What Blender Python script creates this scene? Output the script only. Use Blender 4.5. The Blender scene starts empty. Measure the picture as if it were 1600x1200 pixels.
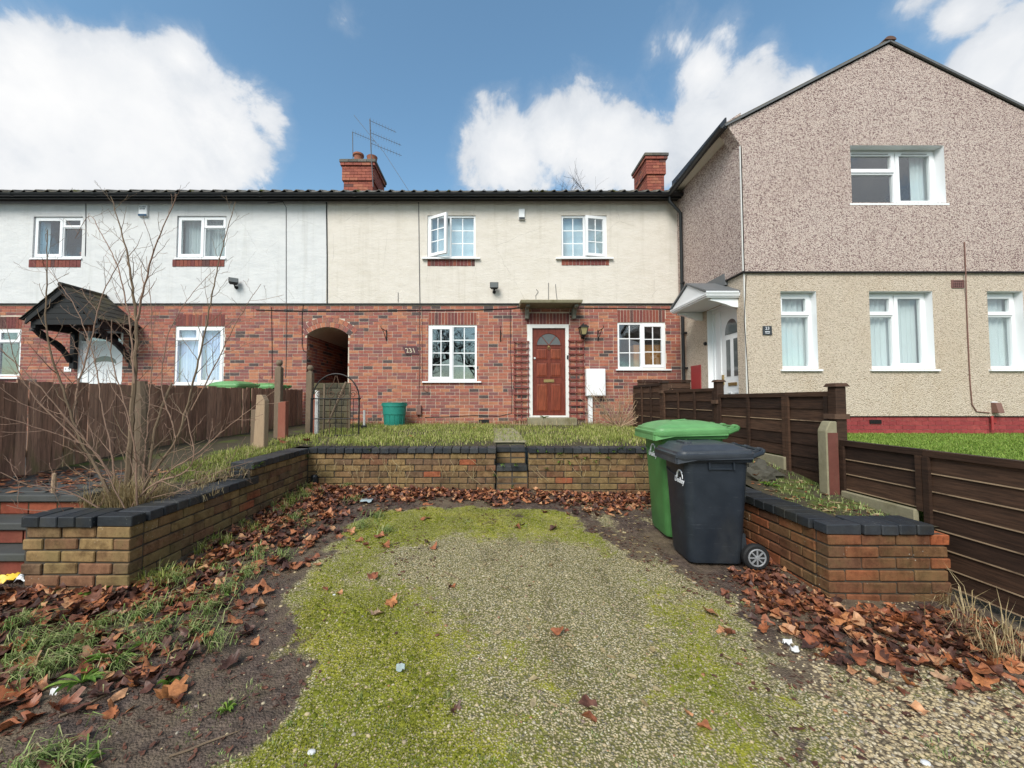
import bpy, bmesh, math, random
import numpy as np
from mathutils import Vector, Matrix
R = random.Random(7)
rad = math.radians
# ------------------------------------------------------------------ camera, sky, sun, exposure
EYE = 1.35
F, CX, CY, TILT = 620.0, 765.0, 600.0, rad(2.3)
SC = bpy.context.scene
COL = SC.collection
cam_d = bpy.data.cameras.new('camera')
cam = bpy.data.objects.new('camera', cam_d)
COL.objects.link(cam)
cam.location = (0, 0, EYE)
cam.rotation_euler = (math.pi / 2 + TILT, 0, 0)
cam_d.sensor_width = 36.0
cam_d.lens = 36.0 * F / 1600.0
cam_d.shift_x = (800 - CX) / 1600.0
cam_d.clip_start = 0.05
cam_d.clip_end = 900
SC.camera = cam
SC.view_settings.view_transform = 'Standard'
SC.view_settings.look = 'None'
SC.view_settings.exposure = 1.2
SC.view_settings.gamma = 1
SC.view_settings.use_curve_mapping = False


def ray(px, py):
    a, b = (px - CX) / F, (CY - py) / F
    return Vector((a, math.cos(TILT) - b * math.sin(TILT), math.sin(TILT) + b * math.cos(TILT)))


def U(px, py, Y):            # the point at depth Y that the photograph shows at (px, py)
    d = ray(px, py)
    k = Y / d.y
    return Vector((d.x * k, Y, EYE + d.z * k))


def UX(px, py, X):
    d = ray(px, py)
    k = X / d.x
    return Vector((X, d.y * k, EYE + d.z * k))


def UZ(px, py, z):
    d = ray(px, py)
    k = (z - EYE) / d.z
    return Vector((d.x * k, d.y * k, z))


class G:
    """small node-graph helper; every method returns an output socket"""
    def __init__(s, nt):
        s.nt = nt
        nt.nodes.clear()

    def n(s, t, **kw):
        nd = s.nt.nodes.new(t)
        for k, v in kw.items():
            setattr(nd, k, v)
        return nd

    def put(s, inp, v):
        if hasattr(v, 'is_output'):
            s.nt.links.new(v, inp)
        elif v is not None:
            if isinstance(v, (tuple, list)) and len(v) == 3 and inp.type == 'RGBA':
                v = (*v, 1)
            inp.default_value = v

    def pos(s):
        return s.n('ShaderNodeNewGeometry').outputs['Position']

    def obj(s):
        return s.n('ShaderNodeTexCoord').outputs['Object']

    def map(s, vec, sc=(1, 1, 1), loc=(0, 0, 0), rot=(0, 0, 0)):
        m = s.n('ShaderNodeMapping')
        s.put(m.inputs['Vector'], vec)
        m.inputs['Scale'].default_value = sc
        m.inputs['Location'].default_value = loc
        m.inputs['Rotation'].default_value = rot
        return m.outputs[0]

    def noise(s, vec, scale, detail=3, rough=0.55, dist=0.0, out=0):
        m = s.n('ShaderNodeTexNoise')
        s.put(m.inputs['Vector'], vec)
        m.inputs['Scale'].default_value = scale
        m.inputs['Detail'].default_value = detail
        m.inputs['Roughness'].default_value = rough
        m.inputs['Distortion'].default_value = dist
        return m.outputs[out]

    def vor(s, vec, scale, out='Distance', feature='F1', rnd=1.0):
        m = s.n('ShaderNodeTexVoronoi', feature=feature)
        s.put(m.inputs['Vector'], vec)
        m.inputs['Scale'].default_value = scale
        m.inputs['Randomness'].default_value = rnd
        return m.outputs[out]

    def ramp(s, fac, stops, interp='LINEAR'):
        m = s.n('ShaderNodeValToRGB')
        s.put(m.inputs[0], fac)
        cr = m.color_ramp
        cr.interpolation = interp
        while len(cr.elements) < len(stops):
            cr.elements.new(0.5)
        for e, (p, c) in zip(cr.elements, stops):
            e.position = p
            if not isinstance(c, (tuple, list)):
                c = (c, c, c)
            e.color = (*c[:3], 1)
        return m.outputs[0]

    def mix(s, fac, a, b, mode='MIX'):
        m = s.n('ShaderNodeMix', data_type='RGBA', blend_type=mode)
        s.put(m.inputs[0], fac)
        s.put(m.inputs[6], a)
        s.put(m.inputs[7], b)
        return m.outputs[2]

    def m(s, op, a, b=None, c=None, clamp=False):
        nd = s.n('ShaderNodeMath', operation=op, use_clamp=clamp)
        s.put(nd.inputs[0], a)
        if b is not None:
            s.put(nd.inputs[1], b)
        if c is not None:
            s.put(nd.inputs[2], c)
        return nd.outputs[0]

    def step(s, v, lo, hi, a=0.0, b=1.0):
        nd = s.n('ShaderNodeMapRange', interpolation_type='SMOOTHSTEP')
        s.put(nd.inputs[0], v)
        for i, q in enumerate((lo, hi, a, b)):
            nd.inputs[i + 1].default_value = q
        return nd.outputs[0]

    def sep(s, vec, i):
        nd = s.n('ShaderNodeSeparateXYZ')
        s.put(nd.inputs[0], vec)
        return nd.outputs[i]

    def rand(s):
        a = s.n('ShaderNodeObjectInfo').outputs['Random']
        b = s.n('ShaderNodeNewGeometry').outputs['Random Per Island']
        return s.m('FRACT', s.m('ADD', a, b))

    def bump(s, h, strength=0.5, dist=0.01, nrm=None):
        nd = s.n('ShaderNodeBump')
        s.put(nd.inputs['Height'], h)
        nd.inputs['Strength'].default_value = strength
        nd.inputs['Distance'].default_value = dist
        if nrm is not None:
            s.put(nd.inputs['Normal'], nrm)
        return nd.outputs[0]

    def out(s, col, rough=0.8, nrm=None, spec=0.3, metal=0.0, **kw):
        p = s.n('ShaderNodeBsdfPrincipled')
        s.put(p.inputs['Base Color'], col)
        s.put(p.inputs['Roughness'], rough)
        s.put(p.inputs['Specular IOR Level'], spec)
        s.put(p.inputs['Metallic'], metal)
        if nrm is not None:
            s.put(p.inputs['Normal'], nrm)
        for k, v in kw.items():
            s.put(p.inputs[k], v)
        o = s.n('ShaderNodeOutputMaterial')
        s.nt.links.new(p.outputs[0], o.inputs[0])
        return p


# --- world: clear sky with cumulus banks
world = bpy.data.worlds.new('World')
SC.world = world
world.use_nodes = True
g = G(world.node_tree)
sky = g.n('ShaderNodeTexSky', sky_type='NISHITA', sun_disc=False)
SUN_EL, SUN_ROT = rad(42), rad(205)
sky.sun_elevation = SUN_EL
sky.sun_rotation = SUN_ROT
sky.air_density = 1.0
sky.dust_density = 1.2
sky.ozone_density = 1.6
direc = g.n('ShaderNodeTexCoord').outputs['Generated']
CLOUDS = [(60, 190, 165), (200, 190, 150), (315, 205, 112), (-10, 120, 105), (150, 300, 185), (335, 280, 95), (422, 184, 44), (70, 95, 72),
          (285, 95, 62), (-170, 200, 210), (870, 215, 82), (800, 245, 85), (940, 235, 88), (1010, 245, 82), (905, 172, 44), (770, 275, 58),
          (1100, 112, 66), (1170, 140, 82), (1240, 150, 58), (1062, 72, 46), (1140, 56, 52), (1195, 90, 60), (1288, 104, 20), (1100, 210, 86),
          (1560, 90, 92), (1500, 25, 66), (1620, 190, 125), (1440, -5, 42), (1760, 90, 220), (540, 30, 16), (1350, 300, 120)]
field = None
for (cx, cy, cr) in CLOUDS:
    d = ray(cx, cy)
    ct = 1.0 / d.length
    d.normalize()
    vd = g.n('ShaderNodeVectorMath', operation='DISTANCE')
    g.put(vd.inputs[0], direc)
    vd.inputs[1].default_value = d
    sc_ = ct ** 1.5 / F
    v = g.m('MULTIPLY_ADD', vd.outputs['Value'], -1.0 / (85 * sc_), cr / 85.0)
    field = v if field is None else g.m('SMOOTH_MAX', field, v, 0.25)
dt = g.n('ShaderNodeVectorMath', operation='DOT_PRODUCT')
g.put(dt.inputs[0], direc)
dt.inputs[1].default_value = Vector((0.04, 0.93, 0.36)).normalized()
away = g.step(dt.outputs['Value'], 0.60, 0.42)
bank = g.m('MULTIPLY_ADD', g.noise(direc, 2.1, 4, 0.5), 3.2, -1.45)
field = g.m('MAXIMUM', field, g.m('SUBTRACT', bank, g.m('MULTIPLY', g.m('SUBTRACT', 1.0, away), 4.0)))
n1 = g.noise(direc, 5.5, 11, 0.60, 0.35)
n2 = g.noise(g.map(direc, loc=(3, 1, 2)), 4.2, 8, 0.58)
n3 = g.noise(g.map(direc, loc=(7, 2, 5)), 15.0, 8, 0.62, 0.5)
puff = g.m('SUBTRACT', 0.5, g.vor(g.mix(0.06, direc, g.noise(direc, 9, 4, 0.6, 0, 1), 'ADD'), 13.0, feature='SMOOTH_F1'))
dens = g.m('ADD', g.m('MINIMUM', field, 0.8), g.m('MULTIPLY', g.m('SUBTRACT', n1, 0.5), 2.1))
dens = g.m('ADD', dens, g.m('ADD', g.m('MULTIPLY', g.m('SUBTRACT', n3, 0.5), 0.75), g.m('MULTIPLY', puff, 0.55)))
mask = g.step(dens, 0.02, 0.42)
wisp = g.m('MULTIPLY', g.step(dens, -0.25, 0.35), 0.22)
mask = g.m('MAXIMUM', mask, wisp)
shade = g.m('ADD', g.m('MULTIPLY', g.m('MINIMUM', dens, 0.9), 0.30), g.m('MULTIPLY', n2, 0.70))
ccol = g.ramp(shade, [(0.26, (0.58, 0.63, 0.70)), (0.50, (0.80, 0.83, 0.87)), (0.74, (1.0, 1.0, 1.0))])
b1 = g.n('ShaderNodeBackground')
g.put(b1.inputs[0], g.mix(1.0, sky.outputs[0], (0.84, 1.02, 0.96), 'MULTIPLY'))
b1.inputs[1].default_value = 0.098
b2 = g.n('ShaderNodeBackground')
g.put(b2.inputs[0], ccol)
b2.inputs[1].default_value = 0.44
ms = g.n('ShaderNodeMixShader')
g.put(ms.inputs[0], mask)
world.node_tree.links.new(b1.outputs[0], ms.inputs[1])
world.node_tree.links.new(b2.outputs[0], ms.inputs[2])
wo = g.n('ShaderNodeOutputWorld')
world.node_tree.links.new(ms.outputs[0], wo.inputs[0])
sun_d = bpy.data.lights.new('sun', 'SUN')
sun_d.energy = 1.75
sun_d.angle = rad(30)
sun_d.color = (1.0, 0.96, 0.90)
sun = bpy.data.objects.new('sun', sun_d)
COL.objects.link(sun)
sd = Vector((math.sin(SUN_ROT) * math.cos(SUN_EL), math.cos(SUN_ROT) * math.cos(SUN_EL), math.sin(SUN_EL)))
sun.rotation_euler = sd.to_track_quat('Z', 'Y').to_euler()
sun.location = sd * 30
# ------------------------------------------------------------------ mesh helpers
ORG = {}


class MB:
    def __init__(s):
        s.v, s.f, s.mi = [], [], []

    def add(s, vs, fs, m=0):
        o = len(s.v)
        s.v += [tuple(v) for v in vs]
        s.f += [tuple(i + o for i in f) for f in fs]
        s.mi += [m] * len(fs)
        return s

    def poly(s, pts, m=0):
        return s.add(pts, [range(len(pts))], m)

    def box(s, x0, x1, y0, y1, z0, z1, m=0):
        vs = [(x, y, z) for z in (z0, z1) for y in (y0, y1) for x in (x0, x1)]
        return s.add(vs, [(0, 2, 3, 1), (4, 5, 7, 6), (0, 1, 5, 4), (2, 6, 7, 3), (0, 4, 6, 2), (1, 3, 7, 5)], m)

    def hexa(s, b, t, m=0):          # 4 bottom and 4 top points, same winding (counter-clockwise from above)
        return s.add(list(b) + list(t), [(3, 2, 1, 0), (4, 5, 6, 7), (0, 1, 5, 4), (1, 2, 6, 5), (2, 3, 7, 6), (3, 0, 4, 7)], m)

    def prism(s, pts, d, m=0):       # polygon in 3-D swept along vector d
        n = len(pts)
        d = Vector(d)
        a = [Vector(p) for p in pts]
        b = [p + d for p in a]
        fs = [tuple(range(n))[::-1], tuple(range(n, 2 * n))] + [(i, (i + 1) % n, n + (i + 1) % n, n + i) for i in range(n)]
        return s.add(a + b, fs, m)

    def bar(s, p0, p1, w, h, up=(0, 0, 1), m=0):
        p0, p1 = Vector(p0), Vector(p1)
        d = (p1 - p0).normalized()
        u = Vector(up)
        a = d.cross(u)
        if a.length < 1e-4:
            a = d.cross(Vector((0, 1, 0)))
        a.normalize()
        u = a.cross(d).normalized()
        a *= w / 2
        u *= h / 2
        q = [-a - u, a - u, a + u, -a + u]
        vs = [p0 + k for k in q] + [p1 + k for k in q]
        return s.add(vs, [(3, 2, 1, 0), (4, 5, 6, 7), (0, 1, 5, 4), (1, 2, 6, 5), (2, 3, 7, 6), (3, 0, 4, 7)], m)

    def tube(s, pts, r, n=6, m=0, cap=True):
        pts = [Vector(p) for p in pts]
        k = len(pts)
        rs = r if isinstance(r, (list, tuple)) else [r] * k
        vs = []
        ref = None
        for i, p in enumerate(pts):
            d = (pts[min(i + 1, k - 1)] - pts[max(i - 1, 0)])
            if d.length < 1e-9:
                d = Vector((0, 0, 1))
            d.normalize()
            if ref is None:
                ref = d.cross(Vector((0.31, 0.87, 0.38)))
                if ref.length < 1e-3:
                    ref = d.cross(Vector((1, 0, 0)))
            a = (ref - d * ref.dot(d))
            if a.length < 1e-6:
                a = d.orthogonal()
            a.normalize()
            ref = a
            b = d.cross(a)
            for j in range(n):
                t = 2 * math.pi * j / n
                vs.append(p + (a * math.cos(t) + b * math.sin(t)) * rs[i])
        fs = [(i * n + j, i * n + (j + 1) % n, (i + 1) * n + (j + 1) % n, (i + 1) * n + j) for i in range(k - 1) for j in range(n)]
        if cap:
            fs += [tuple(range(n))[::-1], tuple(range((k - 1) * n, k * n))]
        return s.add(vs, fs, m)

    def lathe(s, prof, c, n=16, axis='z', m=0):
        c = Vector(c)
        vs = []
        for (r, h) in prof:
            for j in range(n):
                t = 2 * math.pi * j / n
                a, b = r * math.cos(t), r * math.sin(t)
                vs.append(c + (Vector((a, b, h)) if axis == 'z' else Vector((a, h, b)) if axis == 'y' else Vector((h, a, b))))
        k = len(prof)
        fs = [(i * n + j, i * n + (j + 1) % n, (i + 1) * n + (j + 1) % n, (i + 1) * n + j) for i in range(k - 1) for j in range(n)]
        fs += [tuple(range(n))[::-1], tuple(range((k - 1) * n, k * n))]
        return s.add(vs, fs, m)

    def ring(s, x0, x1, z0, z1, w, y0, y1, m=0, wb=None):   # rectangular frame in the xz plane, mitred in one piece
        wb = w if wb is None else wb
        o = [(x0, z0), (x1, z0), (x1, z1), (x0, z1)]
        i = [(x0 + w, z0 + wb), (x1 - w, z0 + wb), (x1 - w, z1 - w), (x0 + w, z1 - w)]
        vs = [(x, y0, z) for x, z in o] + [(x, y0, z) for x, z in i] + [(x, y1, z) for x, z in o] + [(x, y1, z) for x, z in i]
        fs = []
        for k in range(4):
            l = (k + 1) % 4
            fs += [(k, l, 4 + l, 4 + k), (8 + l, 8 + k, 12 + k, 12 + l), (k, 8 + k, 8 + l, l), (4 + l, 12 + l, 12 + k, 4 + k)]
        return s.add(vs, fs, m)

    def loft(s, rings, m=0, cap=True):
        n = len(rings[0])
        vs = [p for r in rings for p in r]
        fs = [(i * n + j, i * n + (j + 1) % n, (i + 1) * n + (j + 1) % n, (i + 1) * n + j) for i in range(len(rings) - 1) for j in range(n)]
        if cap:
            fs += [tuple(range(n))[::-1], tuple(range((len(rings) - 1) * n, len(rings) * n))]
        return s.add(vs, fs, m)

    def xf(s, fn, a=0):
        s.v[a:] = [tuple(fn(Vector(p))) for p in s.v[a:]]
        return s

    def build(s, name, mats, parent=None, smooth=False, bevel=0.0, local=False, loc=None, segs=1):
        if not isinstance(mats, (list, tuple)):
            mats = [mats]
        me = bpy.data.meshes.new(name)
        o = bpy.data.objects.new(name, me)
        if parent is not None:
            org = Vector((0, 0, 0)) if local else ORG[parent.name]
            o.parent = parent
            ORG[o.name] = ORG.get(parent.name, Vector((0, 0, 0)))
        else:
            if loc is None:
                a = np.array(s.v)
                loc = Vector(((a[:, 0].min() + a[:, 0].max()) / 2, (a[:, 1].min() + a[:, 1].max()) / 2, a[:, 2].min()))
            org = Vector(loc)
            o.location = org
            ORG[o.name] = org
        me.from_pydata([tuple(Vector(p) - org) for p in s.v], [], s.f)
        for m_ in mats:
            me.materials.append(m_)
        if len(mats) > 1:
            me.polygons.foreach_set('material_index', s.mi)
        b = bmesh.new()
        b.from_mesh(me)
        bmesh.ops.recalc_face_normals(b, faces=b.faces)
        if bevel:
            bmesh.ops.bevel(b, geom=b.edges, offset=bevel, segments=segs, affect='EDGES', profile=0.6, clamp_overlap=True)
        b.to_mesh(me)
        b.free()
        if smooth:
            me.polygons.foreach_set('use_smooth', [True] * len(me.polygons))
            try:
                me.set_sharp_from_angle(angle=rad(38))
            except Exception:
                pass
        me.update()
        COL.objects.link(o)
        return o


def tag(o, label, cat, group=None):
    o['label'] = label
    o['category'] = cat
    if group:
        o['group'] = group
    return o


def struct(o):
    o['kind'] = 'structure'
    return o


def stuff(o):
    o['kind'] = 'stuff'
    return o


def thing(name, label, cat, loc, group=None, rz=0.0):
    o = bpy.data.objects.new(name, None)
    COL.objects.link(o)
    o.location = loc
    o.rotation_euler = (0, 0, rz)
    o.empty_display_size = 0.1
    ORG[o.name] = Vector(loc)
    return tag(o, label, cat, group)


def copy_tree(o, parent=None):
    c = o.copy()
    COL.objects.link(c)
    if parent is not None:
        c.parent = parent
    for ch in list(o.children):
        copy_tree(ch, c)
    return c


def inst(me, name, parent, loc, rot=(0, 0, 0), scale=(1, 1, 1), mat=None):
    o = bpy.data.objects.new(name, me)
    o.parent = parent
    o.location = Vector(loc) - ORG[parent.name]
    o.rotation_euler = rot
    o.scale = scale
    COL.objects.link(o)
    return o


def np_mesh(name, V, T, mats, smooth=False, mi=None):
    me = bpy.data.meshes.new(name)
    V = np.asarray(V, np.float32)
    T = np.asarray(T, np.int32)
    k = T.shape[1]
    me.vertices.add(len(V))
    me.vertices.foreach_set('co', V.ravel())
    me.loops.add(T.size)
    me.loops.foreach_set('vertex_index', T.ravel())
    me.polygons.add(len(T))
    me.polygons.foreach_set('loop_start', np.arange(0, T.size, k, dtype=np.int32))
    me.polygons.foreach_set('loop_total', np.full(len(T), k, np.int32))
    if mi is not None:
        me.polygons.foreach_set('material_index', np.asarray(mi, np.int32))
    if smooth:
        me.polygons.foreach_set('use_smooth', np.ones(len(T), bool))
    for m_ in (mats if isinstance(mats, (list, tuple)) else [mats]):
        me.materials.append(m_)
    me.update(calc_edges=True)
    me.validate()
    o = bpy.data.objects.new(name, me)
    COL.objects.link(o)
    ORG[o.name] = Vector((0, 0, 0))
    return o


RN = np.random.RandomState(11)


def vnoise(x, y, scale, seed=0):       # lattice value noise 0..1
    x, y = np.asarray(x, float) * scale, np.asarray(y, float) * scale
    xi, yi = np.floor(x).astype(int), np.floor(y).astype(int)
    fx, fy = x - xi, y - yi
    fx, fy = fx * fx * (3 - 2 * fx), fy * fy * (3 - 2 * fy)

    def h(a, b):
        t = np.sin(a * 127.1 + b * 311.7 + seed * 74.7) * 43758.5453
        return t - np.floor(t)
    return (h(xi, yi) * (1 - fx) + h(xi + 1, yi) * fx) * (1 - fy) + (h(xi, yi + 1) * (1 - fx) + h(xi + 1, yi + 1) * fx) * fy


def fbm(x, y, scale, seed=0, o=4):
    t, a, s_ = 0, 0.5, 0
    for i in range(o):
        t = t + a * vnoise(x, y, scale * 2 ** i, seed + i * 3)
        s_ += a
        a *= 0.5
    return t / s_


def sstep(v, a, b):
    t = np.clip((np.asarray(v, float) - a) / (b - a), 0, 1)
    return t * t * (3 - 2 * t)


# ------------------------------------------------------------------ materials
MAT = {}


def mat(name):
    def deco(fn):
        m_ = bpy.data.materials.new(name)
        m_.use_nodes = True
        fn(G(m_.node_tree))
        MAT[name] = m_
        return fn
    return deco


def plain(name, col, rough=0.6, var=0.12, scale=6.0, bump=0.0, bscale=60.0, spec=0.3, metal=0.0, streak=(1, 1, 1), dirt=0.0, dcol=(0.06, 0.055, 0.04)):
    m_ = bpy.data.materials.new(name)
    m_.use_nodes = True
    g = G(m_.node_tree)
    p = g.map(g.pos(), streak)
    n = g.noise(p, scale, 5, 0.6)
    c = g.mix(n, tuple(k * (1 - var) for k in col), tuple(min(1, k * (1 + var)) for k in col))
    if dirt:
        d = g.step(g.noise(g.map(g.pos(), (1, 1, 0.5)), 3.0, 7, 0.65), 0.52, 0.74)
        c = g.mix(g.m('MULTIPLY', d, dirt), c, dcol)
    nr = None
    if bump:
        nr = g.bump(g.noise(p, bscale, 4), bump, 0.004)
    g.out(c, g.m('ADD', g.m('MULTIPLY', n, 0.16), rough - 0.08), nr, spec, metal)
    MAT[name] = m_
    return m_


def brick_mat(name, stops, moss=0.0, grime=0.0, hi=(1.22, 1.18, 1.12), white=0.0, rough=0.85, mossz=None):
    m_ = bpy.data.materials.new(name)
    m_.use_nodes = True
    g = G(m_.node_tree)
    p = g.pos()
    r = g.rand()
    c = g.ramp(r, stops, 'CONSTANT')
    n = g.noise(p, 22, 5, 0.65)
    n3 = g.noise(p, 140, 3, 0.6)
    c = g.mix(g.m('MULTIPLY', g.step(n, 0.35, 0.7), 0.55), c, g.mix(1.0, c, (0.55, 0.5, 0.52), 'MULTIPLY'))
    c = g.mix(g.step(n3, 0.45, 0.8), c, g.mix(1.0, c, hi, 'MULTIPLY'))
    if moss:
        q = g.step(g.noise(p, 2.6, 6, 0.65), 0.42, 0.70)
        c = g.mix(g.m('MULTIPLY', q, moss), c, g.mix(n, (0.095, 0.078, 0.028), (0.20, 0.16, 0.068)))
    big = g.noise(p, 0.9, 4, 0.6)
    c = g.mix(g.m('MULTIPLY', g.step(big, 0.45, 0.75), 0.35), c, g.mix(1.0, c, (0.62, 0.58, 0.6), 'MULTIPLY'))
    if grime:
        gr = g.step(g.noise(p, 7.5, 9, 0.74), 0.44, 0.66)
        c = g.mix(g.m('MULTIPLY', gr, grime), c, g.mix(1.0, c, (0.40, 0.36, 0.33), 'MULTIPLY'))
        g2 = g.step(g.noise(g.map(p, (3.4, 3.4, .5)), 2.6, 7, 0.7), 0.50, 0.68)
        c = g.mix(g.m('MULTIPLY', g2, grime * .8), c, g.mix(1.0, c, (0.52, 0.48, 0.42), 'MULTIPLY'))
        c = g.mix(g.m('MULTIPLY', g.step(g.noise(p, 62, 4, 0.7), 0.54, 0.66), grime * .7), c, g.mix(1.0, c, (0.55, 0.5, 0.45), 'MULTIPLY'))
    if white:
        sp = g.m('MULTIPLY', g.step(g.vor(p, 42), 0.20, 0.10), g.step(g.noise(p, 5, 3), 0.56, 0.66))
        c = g.mix(g.m('MULTIPLY', sp, white), c, (0.5, 0.5, 0.44))
    h = g.m('ADD', g.m('MULTIPLY', n, 0.6), g.m('MULTIPLY', n3, 0.5))
    g.out(c, rough, g.bump(h, 0.55, 0.006), 0.25)
    MAT[name] = m_


brick_mat('house brick', [(0, (0.39, 0.145, 0.095)), (0.22, (0.34, 0.12, 0.088)), (0.42, (0.27, 0.105, 0.09)), (0.60, (0.44, 0.19, 0.11)), (0.74, (0.22, 0.098, 0.092)),
                          (0.86, (0.31, 0.14, 0.10)), (0.945, (0.10, 0.075, 0.072))])
brick_mat('soldier brick', [(0, (0.22, 0.07, 0.055)), (0.35, (0.18, 0.06, 0.055)), (0.7, (0.26, 0.085, 0.06)), (0.92, (0.12, 0.06, 0.055))])
brick_mat('chimney brick', [(0, (0.33, 0.105, 0.072)), (0.4, (0.27, 0.085, 0.062)), (0.75, (0.37, 0.14, 0.088)), (0.92, (0.15, 0.07, 0.06))])
brick_mat('garden brick', [(0, (0.25, 0.165, 0.075)), (0.2, (0.20, 0.125, 0.065)), (0.4, (0.28, 0.185, 0.082)), (0.58, (0.215, 0.108, 0.06)), (0.68, (0.17, 0.105, 0.062)), (0.82, (0.24, 0.145, 0.07)),
                           (0.955, (0.33, 0.105, 0.05))], moss=0.62, white=0.35, grime=0.75)
brick_mat('garden brick red', [(0, (0.22, 0.085, 0.04)), (0.25, (0.165, 0.07, 0.036)), (0.45, (0.19, 0.10, 0.048)), (0.62, (0.26, 0.09, 0.04)), (0.78, (0.14, 0.066, 0.038)),
                               (0.955, (0.40, 0.12, 0.05))], moss=0.50, white=0.7, grime=0.7)
brick_mat('engineering brick', [(0, (0.028, 0.032, 0.038)), (0.3, (0.038, 0.043, 0.05)), (0.6, (0.022, 0.026, 0.031)), (0.85, (0.05, 0.054, 0.058))], moss=0.12, white=0.25, rough=0.5)
brick_mat('red painted brick', [(0, (0.30, 0.055, 0.055)), (0.5, (0.27, 0.048, 0.05)), (0.8, (0.33, 0.066, 0.062))])
brick_mat('riser brick', [(0, (0.24, 0.06, 0.035)), (0.5, (0.19, 0.05, 0.035)), (0.8, (0.28, 0.075, 0.04))], moss=0.15)
brick_mat('mossy block', [(0, (0.085, 0.078, 0.052)), (0.4, (0.062, 0.056, 0.038)), (0.75, (0.11, 0.095, 0.065))], moss=0.7)
brick_mat('roof tile', [(0, (0.13, 0.125, 0.115)), (0.4, (0.10, 0.098, 0.092)), (0.75, (0.155, 0.145, 0.13))], moss=0.4)
brick_mat('slate tile', [(0, (0.045, 0.042, 0.035)), (0.4, (0.034, 0.034, 0.032)), (0.75, (0.055, 0.05, 0.038))], moss=0.45)
plain('mortar', (0.56, 0.47, 0.38), 0.95, 0.2, 9, 0.3)
plain('dark mortar', (0.062, 0.052, 0.04), 0.95, 0.35, 9, 0.3)
plain('white plastic', (0.80, 0.81, 0.82), 0.32, 0.02, 4, spec=0.4)
plain('old white paint', (0.70, 0.69, 0.66), 0.55, 0.06, 5, dirt=0.25, dcol=(0.3, 0.27, 0.2))
plain('black plastic', (0.012, 0.013, 0.015), 0.38, 0.2, 5, spec=0.45)
plain('black metal', (0.014, 0.013, 0.013), 0.5, 0.3, 20)
plain('black timber', (0.010, 0.010, 0.011), 0.55, 0.35, 14, 0.3, 90, streak=(1, 1, 1))
plain('grey cable', (0.10, 0.10, 0.105), 0.6)
plain('dark cable', (0.018, 0.016, 0.016), 0.6)
plain('cream soffit', (0.62, 0.58, 0.50), 0.7, 0.06)
plain('dark boards', (0.035, 0.030, 0.027), 0.8, 0.3)
plain('concrete', (0.21, 0.20, 0.165), 0.9, 0.25, 14, 0.6, 80, dirt=0.55, dcol=(0.09, 0.085, 0.035))
plain('lichen concrete', (0.24, 0.215, 0.14), 0.95, 0.3, 16, 0.6, 70, dirt=0.65, dcol=(0.10, 0.085, 0.028))
plain('paving', (0.062, 0.064, 0.062), 0.75, 0.3, 9, 0.4, 60, dirt=0.6, dcol=(0.055, 0.06, 0.04))
plain('asphalt', (0.05, 0.05, 0.052), 0.9, 0.3, 60, 0.5, 120)
plain('lead', (0.13, 0.135, 0.14), 0.5, 0.2, 10)
plain('weathered timber', (0.17, 0.125, 0.085), 0.85, 0.35, 10, 0.5, 60, streak=(6, 6, 0.7), dirt=0.5, dcol=(0.07, 0.055, 0.035))
plain('pale timber', (0.36, 0.255, 0.165), 0.85, 0.25, 10, 0.5, 60, streak=(6, 6, 0.7), dirt=0.3, dcol=(0.15, 0.10, 0.06))
plain('red stained timber', (0.25, 0.085, 0.055), 0.8, 0.3, 10, 0.5, 60, streak=(6, 6, 0.7), dirt=0.45, dcol=(0.30, 0.16, 0.11))
plain('worn red paint', (0.13, 0.045, 0.034), 0.8, 0.35, 12, 0.4, 60, dirt=0.8, dcol=(0.17, 0.14, 0.09))
plain('trellis timber', (0.19, 0.052, 0.042), 0.7, 0.25, 14, 0.3)
plain('rust', (0.095, 0.055, 0.036), 0.9, 0.4, 30, 0.4)
plain('pale metal', (0.55, 0.55, 0.53), 0.45, 0.1)
plain('brass', (0.42, 0.30, 0.13), 0.4, 0.2, metal=0.8)
plain('terracotta pot', (0.27, 0.105, 0.065), 0.85, 0.2, 12, dirt=0.4)
plain('lilac curtain', (0.58, 0.64, 0.84), 0.9, 0.05)
plain('pale blind', (0.56, 0.62, 0.63), 0.9, 0.04)
plain('blue blind', (0.50, 0.60, 0.66), 0.9, 0.04)
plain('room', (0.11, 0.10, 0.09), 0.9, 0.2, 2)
plain('orange wood', (0.42, 0.19, 0.05), 0.5, 0.2, 5, streak=(6, 1, 1))
plain('teal plastic', (0.025, 0.22, 0.17), 0.45, 0.15, 7, dirt=0.15, dcol=(0.2, 0.3, 0.25))
plain('brown plastic', (0.19, 0.10, 0.08), 0.6, 0.15)
plain('red paint', (0.33, 0.040, 0.040), 0.5, 0.15, 8, dirt=0.2, dcol=(0.3, 0.12, 0.1))
plain('sign slate', (0.040, 0.045, 0.052), 0.5, 0.15)
plain('lettering white', (0.72, 0.74, 0.78), 0.6, 0.04)
plain('lettering gold', (0.62, 0.55, 0.40), 0.6, 0.1)
plain('plaque', (0.085, 0.035, 0.04), 0.5, 0.3, 20)
plain('lantern glass', (0.30, 0.25, 0.12), 0.25, 0.3, 20, spec=0.5)
plain('lens', (0.10, 0.11, 0.11), 0.1, 0.1, spec=0.6)
plain('blue plastic', (0.02, 0.07, 0.14), 0.35, 0.1)
plain('grey plastic', (0.36, 0.36, 0.36), 0.5, 0.1)
plain('clay', (0.12, 0.07, 0.055), 0.9, 0.2, 16)
plain('vent brick', (0.20, 0.10, 0.09), 0.9, 0.2)
plain('rubber', (0.012, 0.012, 0.013), 0.7, 0.2)
plain('wheel grey', (0.22, 0.225, 0.235), 0.4, 0.1)
plain('litter white', (0.60, 0.60, 0.60), 0.4, 0.1)
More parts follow.
